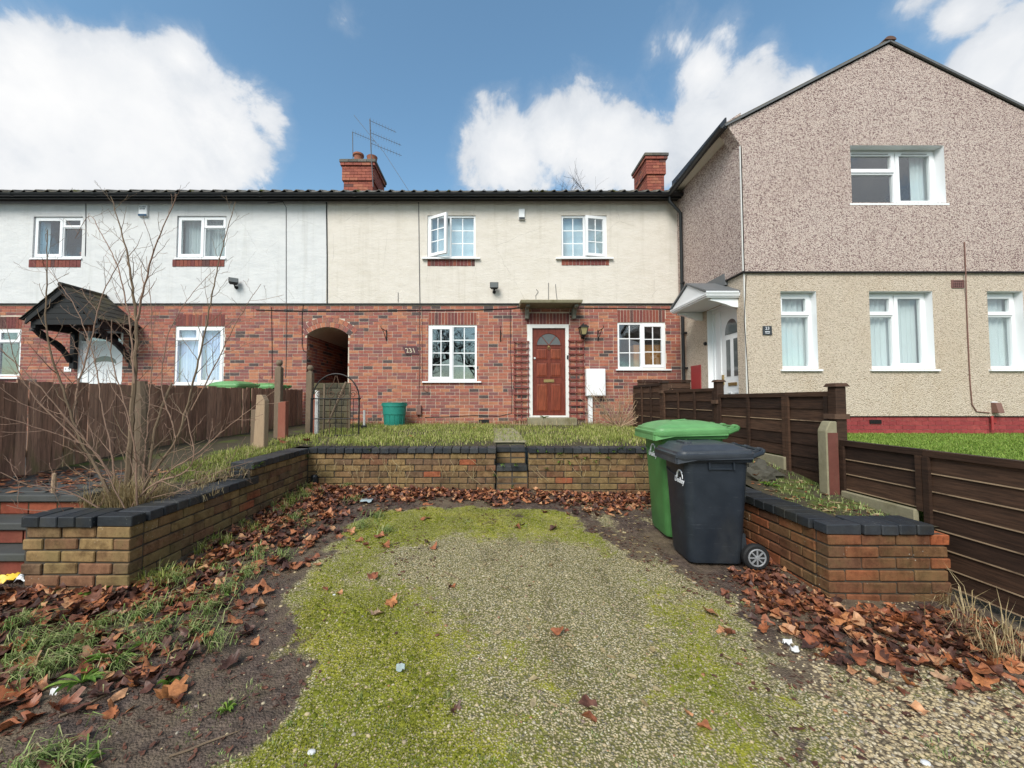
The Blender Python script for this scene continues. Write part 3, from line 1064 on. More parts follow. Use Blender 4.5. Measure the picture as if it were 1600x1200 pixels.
def terrace(label, x0, x1, rmat, up, low, extra, n_single, arch=None):
    """one house of the terrace; up / low are the opening rectangles of its two storeys"""
    h = thing('terraced_house', label, 'house', ((x0 + x1) / 2, YF, zGR))
    # rendered upper storey
    mb = MB()
    yr = YF - 0.022
    panel(mb, x0, x1, zBAND + 0.012, zTOP + .06, [u for u in up], yr, 0.16)
    mb.poly([(x0, yr, zBAND + .012), (x0, YF + .1, zBAND + .012), (x1, YF + .1, zBAND + .012), (x1, yr, zBAND + .012)])
    mb.build('rendered_wall', MAT[rmat], h)
    mb = MB()
    mb.box(x0, x1, yr - 0.012, YF + 0.02, zBAND - 0.022, zBAND + 0.011)
    mb.build('bellcast_bead', MAT['black metal'], h)
    # brick lower storey: recessed mortar bed, then the bricks
    mb = MB()
    panel(mb, x0, x1, zGR - .1, zBAND, low, YF + 0.004, 0.14)
    if arch:
        acx, acz, r0, r1, hx0, hx1 = arch
        n = 14
        pts = []
        for i in range(n + 1):
            xx = max(hx0, x0) + (min(hx1, x1) - max(hx0, x0)) * i / n
            pts.append((xx, acz + math.sqrt(max(0, r0 * r0 - (xx - acx) ** 2))))
        top = [l for l in low if abs(l[0] - hx0) < 1e-6][0][3]
        for (xa, za), (xb_, zb) in zip(pts, pts[1:]):
            mb.poly([(xa, YF + .004, za), (xb_, YF + .004, zb), (xb_, YF + .004, top), (xa, YF + .004, top)])
            mb.poly([(xa, YF + .008, za), (xa, YF + 6, za), (xb_, YF + 6, zb), (xb_, YF + .008, zb)])
    wall = mb.build('wall', MAT['mortar'], h)
    bricks = clip_bricks(x0, x1, zGR - .05, zBAND - .024, low + extra, (arch[0], arch[1], arch[3]) if arch else None)
    lay_bricks(h, bricks, YF, 'house brick', n_single)
    for e in extra:
        soldiers(h, *e, YF)
    # inner shell so that rooms behind the panes are dark, with a floor between the storeys
    mb = MB()
    y1 = YF + 7.2
    rx0 = x0 + 0.05
    rx1 = x1 - 0.05
    if arch:
        rx0 = arch[5] + 0.12 if abs(arch[5] - x0) < 2.2 else rx0
        rx1 = arch[4] - 0.12 if abs(arch[4] - x1) < 2.2 else rx1
    yi = YF + 0.15
    for (a, b, c, d) in ((rx0, rx1, zGR - .1, zBAND), (x0 + .05, x1 - .05, zBAND + .05, zTOP + .3)):
        q = [l for l in (low if d <= zBAND else up)]
        panel(mb, a, b, c, d, q, yi, 0.001)
        mb.poly([(a, y1, c), (b, y1, c), (b, y1, d), (a, y1, d)])
        mb.poly([(a, yi, c), (a, y1, c), (a, y1, d), (a, yi, d)])
        mb.poly([(b, yi, c), (b, y1, c), (b, y1, d), (b, yi, d)])
        mb.poly([(a, yi, c), (b, yi, c), (b, y1, c), (a, y1, c)])
        mb.poly([(a, yi, d), (b, yi, d), (b, y1, d), (a, y1, d)])
    mb.build('inner_wall', MAT['room'], h)
    mb = MB()
    mb.box(x0, x1, y1 + .02, y1 + .14, zGR - .1, zTOP + .3)
    mb.build('rear_wall', MAT['house brick'], h)
    # eaves: soffit boards, fascia, gutter, roof
    ye = 8.93
    mb = MB()
    mb.box(x0, x1, ye + .09, YF + .02, zTOP + .03, zTOP + .05)
    mb.build('soffit', MAT['dark boards'], h)
    mb = MB()
    mb.box(x0, x1, ye + .06, ye + .088, zTOP - .02, zTOP + .16)
    mb.build('fascia', MAT['black plastic'], h)
    mb = MB()
    prof = [(math.cos(t) * .058, math.sin(t) * .058) for t in [math.pi + math.pi * k / 8 for k in range(9)]]
    zg = zEAV + 0.075
    pr = [(x0 + .002, ye + a, zg + b) for a, b in prof] + [(x0 + .002, ye + a * .88, zg + b * .88) for a, b in prof[::-1]]
    mb.prism(pr, (x1 - x0 - .004, 0, 0))
    gut = mb.build('gutter', MAT['black plastic'], h, smooth=True)
    mb = MB()
    for k in range(int((x1 - x0) / 1.9)):
        xx = x0 + 0.7 + 1.9 * k
        for q in range(8):
            t0, t1 = math.pi + math.pi * q / 8, math.pi + math.pi * (q + 1) / 8
            mb.hexa([(xx, ye + math.cos(t0) * .066, zg + math.sin(t0) * .066), (xx + .07, ye + math.cos(t0) * .066, zg + math.sin(t0) * .066), (xx + .07, ye + math.cos(t1) * .066, zg + math.sin(t1) * .066), (xx, ye + math.cos(t1) * .066, zg + math.sin(t1) * .066)],
                    [(xx, ye + math.cos(t0) * .06, zg + math.sin(t0) * .06), (xx + .07, ye + math.cos(t0) * .06, zg + math.sin(t0) * .06), (xx + .07, ye + math.cos(t1) * .06, zg + math.sin(t1) * .06), (xx, ye + math.cos(t1) * .06, zg + math.sin(t1) * .06)])
    stuff(mb.build('gutter_union', MAT['black plastic'], gut))
    zr = zEAV + 0.105
    mb = MB()
    yrg = YF + 3.7
    zrg = zr + (yrg - ye) * SLOPE
    mb.prism([(x0, ye + .03, zr), (x0, yrg, zrg), (x0, 2 * yrg - ye, zr), (x0, 2 * yrg - ye, zr - .05), (x0, ye + .03, zr - .03)], (x1 - x0, 0, 0))
    roof = mb.build('roof', MAT['roof tile'], h)
    # eaves row of pantiles
    wv = 0.268
    n = int(round((x1 - x0) / wv))
    wv = (x1 - x0) / n
    prof = [(0, 0.006), (.10, .0), (.34, -.002), (.58, .004), (.70, .020), (.80, .040), (.88, .046), (.95, .036), (1.0, .014)]
    mt = MB()
    L = 0.36
    vs = []
    for k, (yy, zz) in enumerate(((0, 0), (L * math.cos(rad(26)), L * math.sin(rad(26))))):
        vs += [((p - .5) * wv, yy, zz + q) for p, q in prof]
    m_ = len(prof)
    vs += [((p - .5) * wv, 0, q - .014) for p, q in prof]
    mt.add(vs, [(i, i + 1, m_ + i + 1, m_ + i) for i in range(m_ - 1)] + [(2 * m_ + i, 2 * m_ + i + 1, i + 1, i) for i in range(m_ - 1)])
    me = None
    for i in range(n):
        loc = (x0 + wv * (i + .5), ye - 0.035 + R.uniform(-.008, .008), zr + .006 + R.uniform(-.003, .003))
        if me is None:
            o = mt.build('roof_tile', MAT['roof tile'], roof, local=True, smooth=True)
            o.location = Vector(loc) - ORG[h.name]
            me = o.data
        else:
            inst(me, 'roof_tile', roof, loc, (R.uniform(-.01, .01), 0, R.uniform(-.008, .008)))
    return h, roof


def sill_bricks(h, x0, x1, z0, z1):
    mb = MB()
    n = round((x1 - x0) / .085)
    s = (x1 - x0) / n
    for i in range(n):
        mb.box(x0 + s * i + .004, x0 + s * (i + 1) - .004, YF - .030 - R.random() * .006, YF + .0, z0, z1)
    stuff(mb.build('brick_sill', MAT['soldier brick'], h))


# ---- openings
cu1, cu2 = rect(668, 337, 743, 403), rect(877, 337, 948, 403)
cl1, cl2 = rect(669, 508, 745, 595), rect(965, 504, 1040, 576)
cdoor = rect(824, 507, 889, 656)
wu1, wu2 = rect(53, 339, 130, 403), rect(277, 338, 354, 403)
wl1, wl2 = rect(-48, 514, 32, 588), rect(273, 510, 350, 600)
wdoor = rect(120, 516, 190, 680)
al = rect(478, 516, 543, 700)
acx = (al[0] + al[1]) / 2
hw = (al[1] - al[0]) / 2
crown = W(511, 511)[1]
spring = W(511, 523)[1]
rise = crown - spring
ar = (hw * hw + rise * rise) / (2 * rise)
acz = crown - ar
ringt = 0.235
# the passage lies under the boundary: the left half of its arch belongs to the white house
XP = al[1] + 0.36
alley_hole = (al[0], al[1], zGR - .2, crown + 0.001)
arch_outer = (al[0] - .2, al[1] + .2, spring - .10, crown + ringt)
cream, croof = terrace('cream rendered brick terraced house with a dark red front door', xB, XR, 'cream render', [cu1, cu2],
                       [cl1, cl2, cdoor, alley_hole], [(cl1[0], cl1[1], cl1[3] + .005, cl1[3] + .30), (cl2[0], cl2[1], cl2[3] + .005, cl2[3] + .30), (cdoor[0] - .02, cdoor[1] + .02, cdoor[3] + .005, cdoor[3] + .27)],
                       280, (acx, acz, ar, ar + ringt, al[0], al[1]))
white, wroof = terrace('white rendered brick terraced house with a black timber door canopy', xL, xB, 'white render', [wu1, wu2],
                       [wl1, wl2, wdoor, alley_hole], [(wl1[0], wl1[1], wl1[3] + .005, wl1[3] + .29), (wl2[0], wl2[1], wl2[3] + .005, wl2[3] + .29)],
                       280, (acx, acz, ar, ar + ringt, al[0], al[1]))
# arch: two rings of voussoirs
half = math.asin(min(.999, (hw + .0) / ar))
for ring_i in range(2):
    rr0 = ar + ring_i * ringt / 2
    rr1 = rr0 + ringt / 2
    n = 11 + ring_i
    ext = 0.06 + 0.05 * ring_i
    for i in range(n):
        t0 = -half - ext + (2 * half + 2 * ext) * i / n
        t1 = -half - ext + (2 * half + 2 * ext) * (i + 1) / n
        g_ = .006 / rr0
        q = [(acx + rr * math.sin(t), acz + rr * math.cos(t)) for rr, t in ((rr0 + .004, t0 + g_), (rr0 + .004, t1 - g_), (rr1 - .004, t1 - g_), (rr1 - .004, t0 + g_))]
        mb = MB()
        mb.prism([(x, YF - .006, z) for x, z in q], (0, .03, 0))
        mb.build('brick', MAT['house brick'], cream if (t0 + t1) > 0 else white)
# passage side walls and end
for (xx, sgn, hh) in ((al[0], 1, white), (al[1], -1, cream)):
    br = clip_bricks(YF + .02, YF + 3.4, zGR - .1, spring + .05, [])
    fn = (lambda p, xx=xx, sgn=sgn: Vector((xx - sgn * (p.y - YF), p.x, p.z)))
    lay_bricks(hh, br, YF, 'house brick', 0, fn=fn, name='passage_brickwork')
    mb = MB()
    mb.box(xx - .10 if sgn > 0 else xx + .008, xx - .008 if sgn > 0 else xx + .10, YF + .01, YF + 6, zGR - .1, crown + .02)
    mb.build('passage_wall', MAT['mortar'], hh)
MB().box(al[0] - .1, al[1] + .1, YF + 6, YF + 6.05, zGR - .1, crown + .1).build('passage_door', MAT['black timber'], cream)

# ---- windows of the cream house
yw = YF + 0.018
fixed = lambda a, b, gr: LIGHT(a, b, 0, 1, grid=gr)
sash = lambda a, b, gr, **k: LIGHT(a, b, 0, 1, grid=gr, sash=True, **k)
window(cream, cu1, yw - .01, [sash(0, .48, (2, 3), open=rad(30), hinge='l'), fixed(.48, 1, (2, 3))], (W(660, 405)[0], W(750, 405)[0], .10, .05))
window(cream, cu2, yw - .01, [fixed(0, .50, (2, 3)), sash(.50, 1, (2, 3), open=rad(11), hinge='r')], (W(868, 405)[0], W(957, 405)[0], .10, .05))
window(cream, cl1, yw, [sash(0, .50, (2, 4)), fixed(.50, 1, (2, 4))], (W(660, 597)[0], W(752, 597)[0], .07, .045))
window(cream, cl2, yw, [fixed(0, .50, (2, 3)), sash(.50, 1, (2, 3))], (W(962, 578)[0], W(1048, 578)[0], .07, .045))
sill_bricks(cream, W(668, 410)[0], W(742, 410)[0], W(700, 416)[1], cu1[2] - .052)
sill_bricks(cream, W(877, 410)[0], W(951, 410)[0], W(900, 415)[1], cu2[2] - .052)
window(white, wu1, yw, [LIGHT(0, .58, 0, 1, sash=True), LIGHT(.58, 1, 0, .74), LIGHT(.58, 1, .74, 1, sash=True, sw=.04)], (wu1[0] - .02, wu1[1] + .02, .07, .05))
window(white, wu2, yw, [LIGHT(0, .54, 0, 1, sash=True), LIGHT(.54, 1, 0, .72), LIGHT(.54, 1, .72, 1, sash=True, sw=.04)], (wu2[0] - .02, wu2[1] + .02, .07, .05))
window(white, wl1, yw, [LIGHT(0, .55, 0, 1, sash=True), LIGHT(.55, 1, 0, .72), LIGHT(.55, 1, .72, 1, sash=True, sw=.045)], (wl1[0] - .02, wl1[1] + .02, .08, .06))
window(white, wl2, yw, [LIGHT(0, .48, 0, .76), LIGHT(0, .48, .76, 1, sash=True, sw=.045), LIGHT(.48, 1, 0, 1, sash=True)], (wl2[0] - .01, wl2[1] + .01, .05, .03))
sill_bricks(white, W(47, 412)[0], W(128, 412)[0], W(90, 418)[1], wu1[2] - .052)
sill_bricks(white, W(271, 410)[0], W(352, 410)[0], W(310, 417)[1], wu2[2] - .052)
curtain('lilac pleated curtain in the ground floor window of the white house', wl2[0] + .03, wl2[1] - .03, wl2[2] + .02, wl2[3], YF + .13, 'lilac curtain', 17, .022)
curtain('pale net curtain in the upstairs window above the lilac curtain', wu2[0] + .03, wu2[1] - .03, wu2[2], wu2[3], YF + .20, 'pale blind', 16, .02)
curtain('teal curtain drawn aside in the upstairs window above the black canopy', wu1[0] + .02, wu1[0] + .22, wu1[2], wu1[3], YF + .16, 'blue blind', 4, .02)
curtain('pale blue blind behind the upstairs window with the widest open casement', cu1[0] + .02, cu1[1] - .02, cu1[2], cu1[3], YF + .17, 'blue blind', 3, .004, 'blind', name='window_blind')
curtain('pale blue blind behind the upstairs window above the white meter box', cu2[0] + .02, cu2[1] - .02, cu2[2], cu2[3], YF + .17, 'blue blind', 3, .004, 'blind', name='window_blind')
# kitchen cupboards seen through the small ground-floor window
k = thing('wall_cupboard', 'orange wood kitchen cupboard seen through the ground floor window', 'cupboard', (W(1035, 540)[0], YF + .6, EYE + .25))
MB().box(W(1000, 540)[0], W(1060, 540)[0] + .6, YF + .42, YF + .75, EYE + .25, EYE + 1.35).build('carcass', MAT['orange wood'], k)
for q in range(3):
    xx = W(1000, 540)[0] + .48 * q
    MB().box(xx + .01, xx + .46, YF + .40, YF + .419, EYE + .27, EYE + 1.33).build('door', MAT['orange wood'], k)
# a flowerpot on the white house's upstairs sill
pt = MB().lathe([(.05, 0), (.055, .01), (.075, .14), (.085, .14), (.085, .17), (.07, .17)], (wu1[1] - .16, YF + .20, wu1[2] + .012), 14)
tag(pt.build('flowerpot', MAT['terracotta pot'], smooth=True), 'small flowerpot inside the upstairs window above the black canopy', 'flowerpot')


# ---- cream house door
x0, x1, z0, z1 = cdoor
ww = .125
fr = MB()
fr.box(x0, x0 + ww * .95, YF - .012, YF + .10, z0, z1)
fr.box(x1 - ww * .62, x1, YF - .012, YF + .10, z0, z1)
fr.box(x0 + ww * .95, x1 - ww * .62, YF - .010, YF + .10, z1 - .085, z1)
fr.box(x0 + ww * .95, x1 - ww * .62, YF + .0, YF + .10, z0, z0 + .10)
door = fr.build('door', MAT['old white paint'], cream)
dx0, dx1, dz0, dz1 = x0 + ww * .95, x1 - ww * .62, z0 + .10, z1 - .085
yd = YF + 0.035
MB().box(dx0, dx1, yd, yd + .045, dz0, dz1).build('leaf', MAT['mahogany'], door)
dw, dh = dx1 - dx0, dz1 - dz0
for (u0, u1, v0, v1) in ((.13, .45, .05, .36), (.55, .87, .05, .36), (.13, .45, .445, .60), (.55, .87, .445, .60), (.13, .45, .645, .765), (.55, .87, .645, .765)):
    a, b, c, d = dx0 + dw * u0, dx0 + dw * u1, dz0 + dh * v0, dz0 + dh * v1
    mb = MB()
    mb.ring(a - .014, b + .014, c - .014, d + .014, .014, yd - .010, yd + .002)
    mb.build('panel_moulding', MAT['mahogany'], door)
    mb = MB()
    mb.hexa([(a + .002, yd - .001, c + .002), (b - .002, yd - .001, c + .002), (b - .002, yd - .001, d - .002), (a + .002, yd - .001, d - .002)],
            [(a + .03, yd - .010, c + .03), (b - .03, yd - .010, c + .03), (b - .03, yd - .010, d - .03), (a + .03, yd - .010, d - .03)])
    mb.build('panel', MAT['mahogany panel'], door)
fcx, fcz, frd = (dx0 + dx1) / 2, dz0 + dh * .805, dw * .37
hsp = [(fcx + frd * math.cos(math.pi * k / 20), fcz + frd * .98 * math.sin(math.pi * k / 20)) for k in range(21)]
mb = MB()
mb.prism([(x, yd - .004, z) for x, z in hsp], (0, .003, 0))
mb.build('fanlight', MAT['lens'], door)
mb = MB()
mb.tube([(x, yd - .006, z) for x, z in hsp], .012, 6)
mb.bar((fcx - frd, yd - .006, fcz), (fcx + frd, yd - .006, fcz), .022, .014)
for t in (52, 128):
    mb.bar((fcx, yd - .006, fcz), (fcx + frd * math.cos(rad(t)), yd - .006, fcz + frd * math.sin(rad(t))), .014, .012, (0, 1, 0))
mb.build('fanlight_frame', MAT['mahogany'], door)
mb = MB()
mb.box(fcx - .12, fcx + .12, yd - .014, yd - .001, dz0 + dh * .378, dz0 + dh * .412)
mb.box(fcx - .10, fcx + .10, yd - .020, yd - .013, dz0 + dh * .384, dz0 + dh * .406)
mb.build('letterbox', MAT['brass'], door)
MB().lathe([(.0, -.03), (.024, -.028), (.026, -.010), (.016, 0)], (dx0 + .055, yd, dz0 + dh * .655), 12, 'y').build('knob', MAT['pale metal'], door, smooth=True)
mb = MB()
mb.lathe([(.0, -.02), (.022, -.018), (.026, 0)], (fcx, yd, fcz - .035), 12, 'y')
mb.tube([(fcx + .034 * math.cos(t), yd - .018, fcz - .066 + .034 * math.sin(t)) for t in [2 * math.pi * k / 12 for k in range(13)]], .005, 5)
mb.build('knocker', MAT['brass'], door, smooth=True)
MB().box(x1 - .05, x1 - .012, YF - .022, YF - .011, EYE + .95, EYE + 1.04).build('bell_push', MAT['black plastic'], door)

# ---- white house door (half hidden under the canopy)
x0, x1, z0, z1 = wdoor
fr = MB()
fr.ring(x0, x1, z0, z1, .06, YF + .01, YF + .09)
fr.box(x0 + .19, x0 + .24, YF + .012, YF + .088, z0 + .06, z1 - .06)
fr.box(x0 + .06, x1 - .06, YF + .013, YF + .087, z1 - .30, z1 - .25)
wd = fr.build('door', MAT['white plastic'], white)
MB().box(x0 + .06, x0 + .19, YF + .04, YF + .046, z0 + .06, z1 - .3).build('side_panel', MAT['white plastic'], wd)
MB().box(x0 + .06, x1 - .06, YF + .04, YF + .046, z1 - .25, z1 - .06).build('top_light', MAT['glass'], wd)
lx0, lx1, lz1 = x0 + .24, x1 - .06, z1 - .30
MB().box(lx0, lx1, YF + .03, YF + .075, z0 + .06, lz1).build('leaf', MAT['white plastic'], wd)
for (u0, u1) in ((.14, .46), (.54, .86)):
    mb = MB()
    a, b = lx0 + (lx1 - lx0) * u0, lx0 + (lx1 - lx0) * u1
    mb.ring(a, b, z0 + .95, lz1 - .62, .02, YF + .018, YF + .031)
    mb.ring(a, b, z0 + .2, z0 + .82, .02, YF + .018, YF + .031)
    mb.build('panel_moulding', MAT['white plastic'], wd)
mb = MB()
cxw, czw, rw = (lx0 + lx1) / 2, lz1 - .47, (lx1 - lx0) * .36
arcp = [(cxw + rw * math.cos(t), czw + rw * .62 * math.sin(t)) for t in [math.pi * k / 14 for k in range(15)]]
arci = [(cxw + rw * .95 * math.cos(t), czw - .03 + rw * .26 * math.sin(t)) for t in [math.pi * k / 14 for k in range(15)]][::-1]
for i in range(14):
    mb.poly([(arcp[i][0], YF + .027, arcp[i][1]), (arcp[i + 1][0], YF + .027, arcp[i + 1][1]), (arci[13 - i][0], YF + .027, arci[13 - i][1]), (arci[14 - i][0], YF + .027, arci[14 - i][1])])
mb.build('fanlight', MAT['lens'], wd)


# ---- chimneys
def chimney(label, house, roof, px0, px1, pyt, yc, dep, pots):
    x0 = U(px0, 280, yc).x
    x1 = U(px1, 280, yc).x
    zt = U((px0 + px1) / 2, pyt, yc).z
    zb = zEAV + .105 + (yc - 8.93) * SLOPE - .05
    c = MB()
    c.box(x0 + .05, x1 - .05, yc + .05, yc + dep - .05, zb - .6, zt - .15)
    ch = c.build('chimney', MAT['mortar'], house)
    me = unit_brick('chimney brick')
    steps = int((zt - zb) / .075) + 9
    for r_ in range(steps):
        z = zt - .075 * (r_ + 1)
        if z < zb - .55:
            break
        e = .055 if r_ == 0 else .035 if r_ == 1 else (0.0 if r_ < 7 else -.035)
        mname = 'roof tile' if r_ == 0 else 'chimney brick'
        for side in range(2):
            Lw = (x1 - x0 + 2 * e) if side == 0 else (dep + 2 * e)
            n = max(3, round(Lw / .225))
            s = Lw / n
            off = (s / 2 if r_ % 2 else 0)
            pos = [max(0, -off + s * i) for i in range(n + 2)]
            for i in range(n + 1):
                a, b = max(0, -off + s * i), min(Lw, -off + s * (i + 1))
                if b - a < .04:
                    continue
                if side == 0:
                    inst(unit_brick(mname), 'brick', ch, (x0 - e + (a + b) / 2, yc - e - R.random() * .004, z + .034), (0, 0, 0), (b - a - .008, .12, .066))
                else:
                    right = px0 < 765
                    inst(unit_brick(mname), 'brick', ch, ((x1 + e) if right else (x0 - e), yc - e + (a + b) / 2, z + .034), (0, 0, math.pi / 2 if right else -math.pi / 2), (b - a - .008, .12, .066))
    MB().box(x0 - .03, x1 + .03, yc - .03, yc + dep + .03, zt - .02, zt + .012).build('flaunching', MAT['concrete'], ch)
    mb = MB()
    mb.box(x0 - .02, x1 + .02, yc - .05, yc - .016, zb - .14, zb + .10)
    mb.build('lead_flashing', MAT['lead'], ch)
    for (fx, h_, tall) in pots:
        pr = [(.115, 0), (.12, h_ * .55), (.105, h_ * .58), (.115, h_ * .82), (.14, h_ * .84), (.14, h_ * .97), (.12, h_), (.09, h_), (.09, h_ * .8), (.0, h_ * .8)] if tall else \
             [(.115, 0), (.105, h_ * .1), (.13, h_ * .85), (.14, h_), (.11, h_), (.10, h_ * .6), (.0, h_ * .6)]
        MB().lathe(pr, (x0 + (x1 - x0) * fx, yc + .32, zt + .01), 18).build('chimney_pot', MAT['terracotta pot'], ch, smooth=True)
    return (x0, x1, zt)


c1 = chimney('', cream, croof, 534, 584, 250, 9.85, 1.0, [(.38, .34, True), (.82, .26, False)])
c2 = chimney('', cream, croof, 1010, 1041, 240, 9.85, 0.85, [])


# ---- aerials on the chimney
def yagi(mb, base, L, n, droop, el=.09):
    tip = base + Vector((L, .45 * L, droop))
    mb.tube([base, tip], .006, 5)
    for i in range(n):
        p = base.lerp(tip, (i + .3) / n)
        q = el * (1 - .35 * i / n)
        mb.tube([p + Vector((0, -q * .2, -q)), p + Vector((0, q * .2, q))], .0035, 4)


yA = 9.80
mb = MB()
mb.tube([U(583, 292, yA), U(580, 240, yA), U(578, 186, yA)], .014, 6)
mast = mb.build('tv_aerial', MAT['grey cable'], loc=U(583, 292, yA))
tag(mast, 'grey mast with three ribbed aerials strapped to the chimney corner', 'aerial')
for (px, py, L, n) in ((577, 188, .62, 9), (578, 207, .72, 12), (580, 224, .70, 10)):
    mb = MB()
    yagi(mb, U(px, py, yA), L, n, -.12)
    mb.build('antenna', MAT['grey cable'], mast)
mb = MB()
for py in (262, 280):
    p = U(582, py, yA)
    mb.tube([p + Vector((-.02, 0, 0)), p + Vector((.05, .06, 0))], .01, 5)
mb.build('bracket', MAT['black metal'], mast)
mb = MB()
b0 = U(552, 237, 10.3)
mb.tube([b0 - Vector((0, 0, .55)), U(551, 206, 10.3)], .011, 6)
am = mb.build('tv_aerial', MAT['grey cable'], loc=b0 - Vector((0, 0, .55)))
tag(am, 'single slim aerial rising from behind the taller chimney pot', 'aerial')
mb = MB()
yagi(mb, U(550, 206, 10.3), .55, 9, -.1)
mb.build('antenna', MAT['grey cable'], am)
mb = MB()
mb.tube([U(553, 180, 9.6), U(600, 238, 9.3), U(638, 297, 8.96)], .005, 4)
tag(mb.build('cable', MAT['grey cable']), 'thin overhead wire sloping down to the gutter beside the chimney', 'cable')

# ---- pebbledashed house
zEr = U(1150, 200, YR).z
XE = XR - 0.30
apex = U(1385, 72, YR)
XA, ZA = apex.x, apex.z
zl = U(1155, 190, YR).z
zEv = zl
XFAR = 2 * XA - XR
fl = U(1400, 425, YR).z
ru = rect(1327, 229, 1473, 318, YR)
r1 = (U(1221, 515, YR).x, U(1277, 515, YR).x, U(1250, 576, YR).z, U(1250, 455, YR).z)
r2 = (U(1360, 515, YR).x, U(1459, 515, YR).x, U(1400, 576, YR).z, U(1400, 455, YR).z)
w2 = r2[1] - r2[0]
r3x = U(1545, 515, YR).x
r3 = (r3x, min(r3x + r1[1] - r1[0], XFAR - .12), r2[2], r2[3])
zPl = U(1450, 650, YR).z
zGr = EYE - 0.60
ph = thing('semi_detached_house', 'pebbledashed gable fronted house with a cream lower storey and red plinth', 'house', ((XR + XFAR) / 2, YR, zGr))
RD = 0.145
mb = MB()
yp = YR - 0.035
panel(mb, XR, XFAR, fl, zEv, [ru], yp, RD + .035, 0, 1)
mb.poly([(XR, yp, zEv), (XFAR, yp, zEv), (XA, yp, ZA)])
# kneeler that carries the gable out to the gutter
kz = U(1160, 232, YR).z
mb.prism([(XR + .001, yp + .001, kz), (XR + .001, yp + .001, zEv + .14), (XE + .06, yp + .001, zEv - .02), (XE + .06, yp + .001, zEv - .10)], (0, .26, 0))
mb.poly([(XR, yp, fl), (XR, YR + .1, fl), (XFAR, YR + .1, fl), (XFAR, yp, fl)])
a = len(mb.v)
panel(mb, YR - .035, YF + 6, fl, zEv, [], 0, .1)
mb.xf(lambda p: Vector((XR - .034 + p.y, p.x, p.z)), a)
mb.build('pebbledash_wall', [MAT['pebbledash'], MAT['white plastic']], ph)
ydoor0, ydoor1 = UX(1153, 560, XR).y, UX(1106, 560, XR).y
zdt = UX(1130, 476, XR).z
mb = MB()
panel(mb, XR, XFAR, zPl, fl + .01, [r1, r2, r3], YR, RD, 0, 1)
mb.poly([(XR, YR, zPl), (XR, YR + .1, zPl), (XFAR, YR + .1, zPl), (XFAR, YR, zPl)])
a = len(mb.v)
panel(mb, YR, YF + .3, zGr - .1, fl + .01, [(ydoor0, ydoor1, zGr - .1, zdt)], 0, .14, 0, 1)
mb.xf(lambda p: Vector((XR + p.y, p.x, p.z)), a)
mb.build('roughcast_wall', [MAT['roughcast'], MAT['white plastic']], ph)
mb = MB()
mb.box(XR - .045, XFAR, yp - .012, YR + .02, fl - .022, fl - .001)
mb.box(XR - .046, XR + .02, YR - .02, YF, fl - .0225, fl - .0015)
mb.build('bellcast_bead', MAT['dark cable'], ph)
mb = MB()
mb.box(XR + .02, XFAR - .02, YR + .03, YR + .14, zGr - .25, zPl - .001)
pl = mb.build('plinth', MAT['mortar'], ph)
lay_b = clip_bricks(XR + .02, XFAR - .02, zGr - .06, zPl - .004, [], headers=0)
for a_, b_, c_, d_ in lay_b:
    inst(unit_brick('red painted brick'), 'brick', pl, ((a_ + b_) / 2, YR + .022 - R.random() * .003, (c_ + d_) / 2), (0, 0, 0), (b_ - a_ + .004, .02, d_ - c_ + .005))
MB().box(XR + .02, XFAR, YR + .0, YR + .035, zPl - .012, zPl - .002).build('render_stop', MAT['dark cable'], ph)
# corner beads
for (zz0, zz1, xx, yy) in ((fl + .01, kz + .02, XR - .03, yp - .006), (zPl, fl - .03, XR + .004, YR - .008)):
    MB().box(xx - .005, xx + .008, yy, yy + .02, zz0, zz1).build('corner_bead', MAT['old white paint'], ph)
# roof
yb = YF + 6
mb = MB()
sl = (ZA - zEv) / (XA - XR)
ov = .05


def rz(x):
    return ZA - abs(x - XA) * sl


for sgn in (-1, 1):
    xe = XA + sgn * (XA - XE)
    a_ = [(XA, yp - .03, ZA + ov), (xe, yp - .03, rz(xe) + ov), (xe, yb, rz(xe) + ov), (XA, yb, ZA + ov)]
    b_ = [(x, y, z + .03) for x, y, z in a_]
    mb.hexa(a_ if sgn < 0 else a_[::-1], b_ if sgn < 0 else b_[::-1])
proof = mb.build('roof', MAT['roof tile'], ph)
mb = MB()
for sgn in (-1, 1):
    xe = XA + sgn * (XA - XE)
    mb.bar((XA, yp - .022, ZA + ov - .012), (xe, yp - .022, rz(xe) + ov - .012), .035, .026, (0, 0, 1))
mb.build('verge_strip', MAT['lead'], ph)
mb = MB()
for i in range(14):
    yy = yp - .05 + i * .45
    n = 8
    pts = [(XA + .10 * math.cos(math.pi * k / n), yy, ZA + ov + .0 + .065 * math.sin(math.pi * k / n)) for k in range(n + 1)]
    mb.prism(pts, (0, .44, 0))
stuff(mb.build('ridge_tile', MAT['clay'], proof))
mb = MB()
mb.box(XE + .03, XR - .001, YR + .22, YF + 1, zEv - .13, zEv - .11)
mb.build('soffit', MAT['cream soffit'], ph)
mb = MB()
mb.box(XE + .03, XE + .055, YR - .02, YF - .30, zEv - .14, zEv + .06)
mb.build('fascia', MAT['black plastic'], ph)
mb = MB()
prof = [(math.cos(t) * .062, math.sin(t) * .062) for t in [math.pi + math.pi * k / 8 for k in range(9)]]
zg = U(1137, 196, 6.85).z
pr = [(XE - .03 + a_, YR - .06, zg + b_) for a_, b_ in prof] + [(XE - .03 + a_ * .88, YR - .06, zg + b_ * .88) for a_, b_ in prof[::-1]]
mb.prism(pr, (0, YF - .30 - YR, zEAV + .08 - zg))
pg = mb.build('gutter', MAT['black plastic'], ph, smooth=True)
mb = MB()
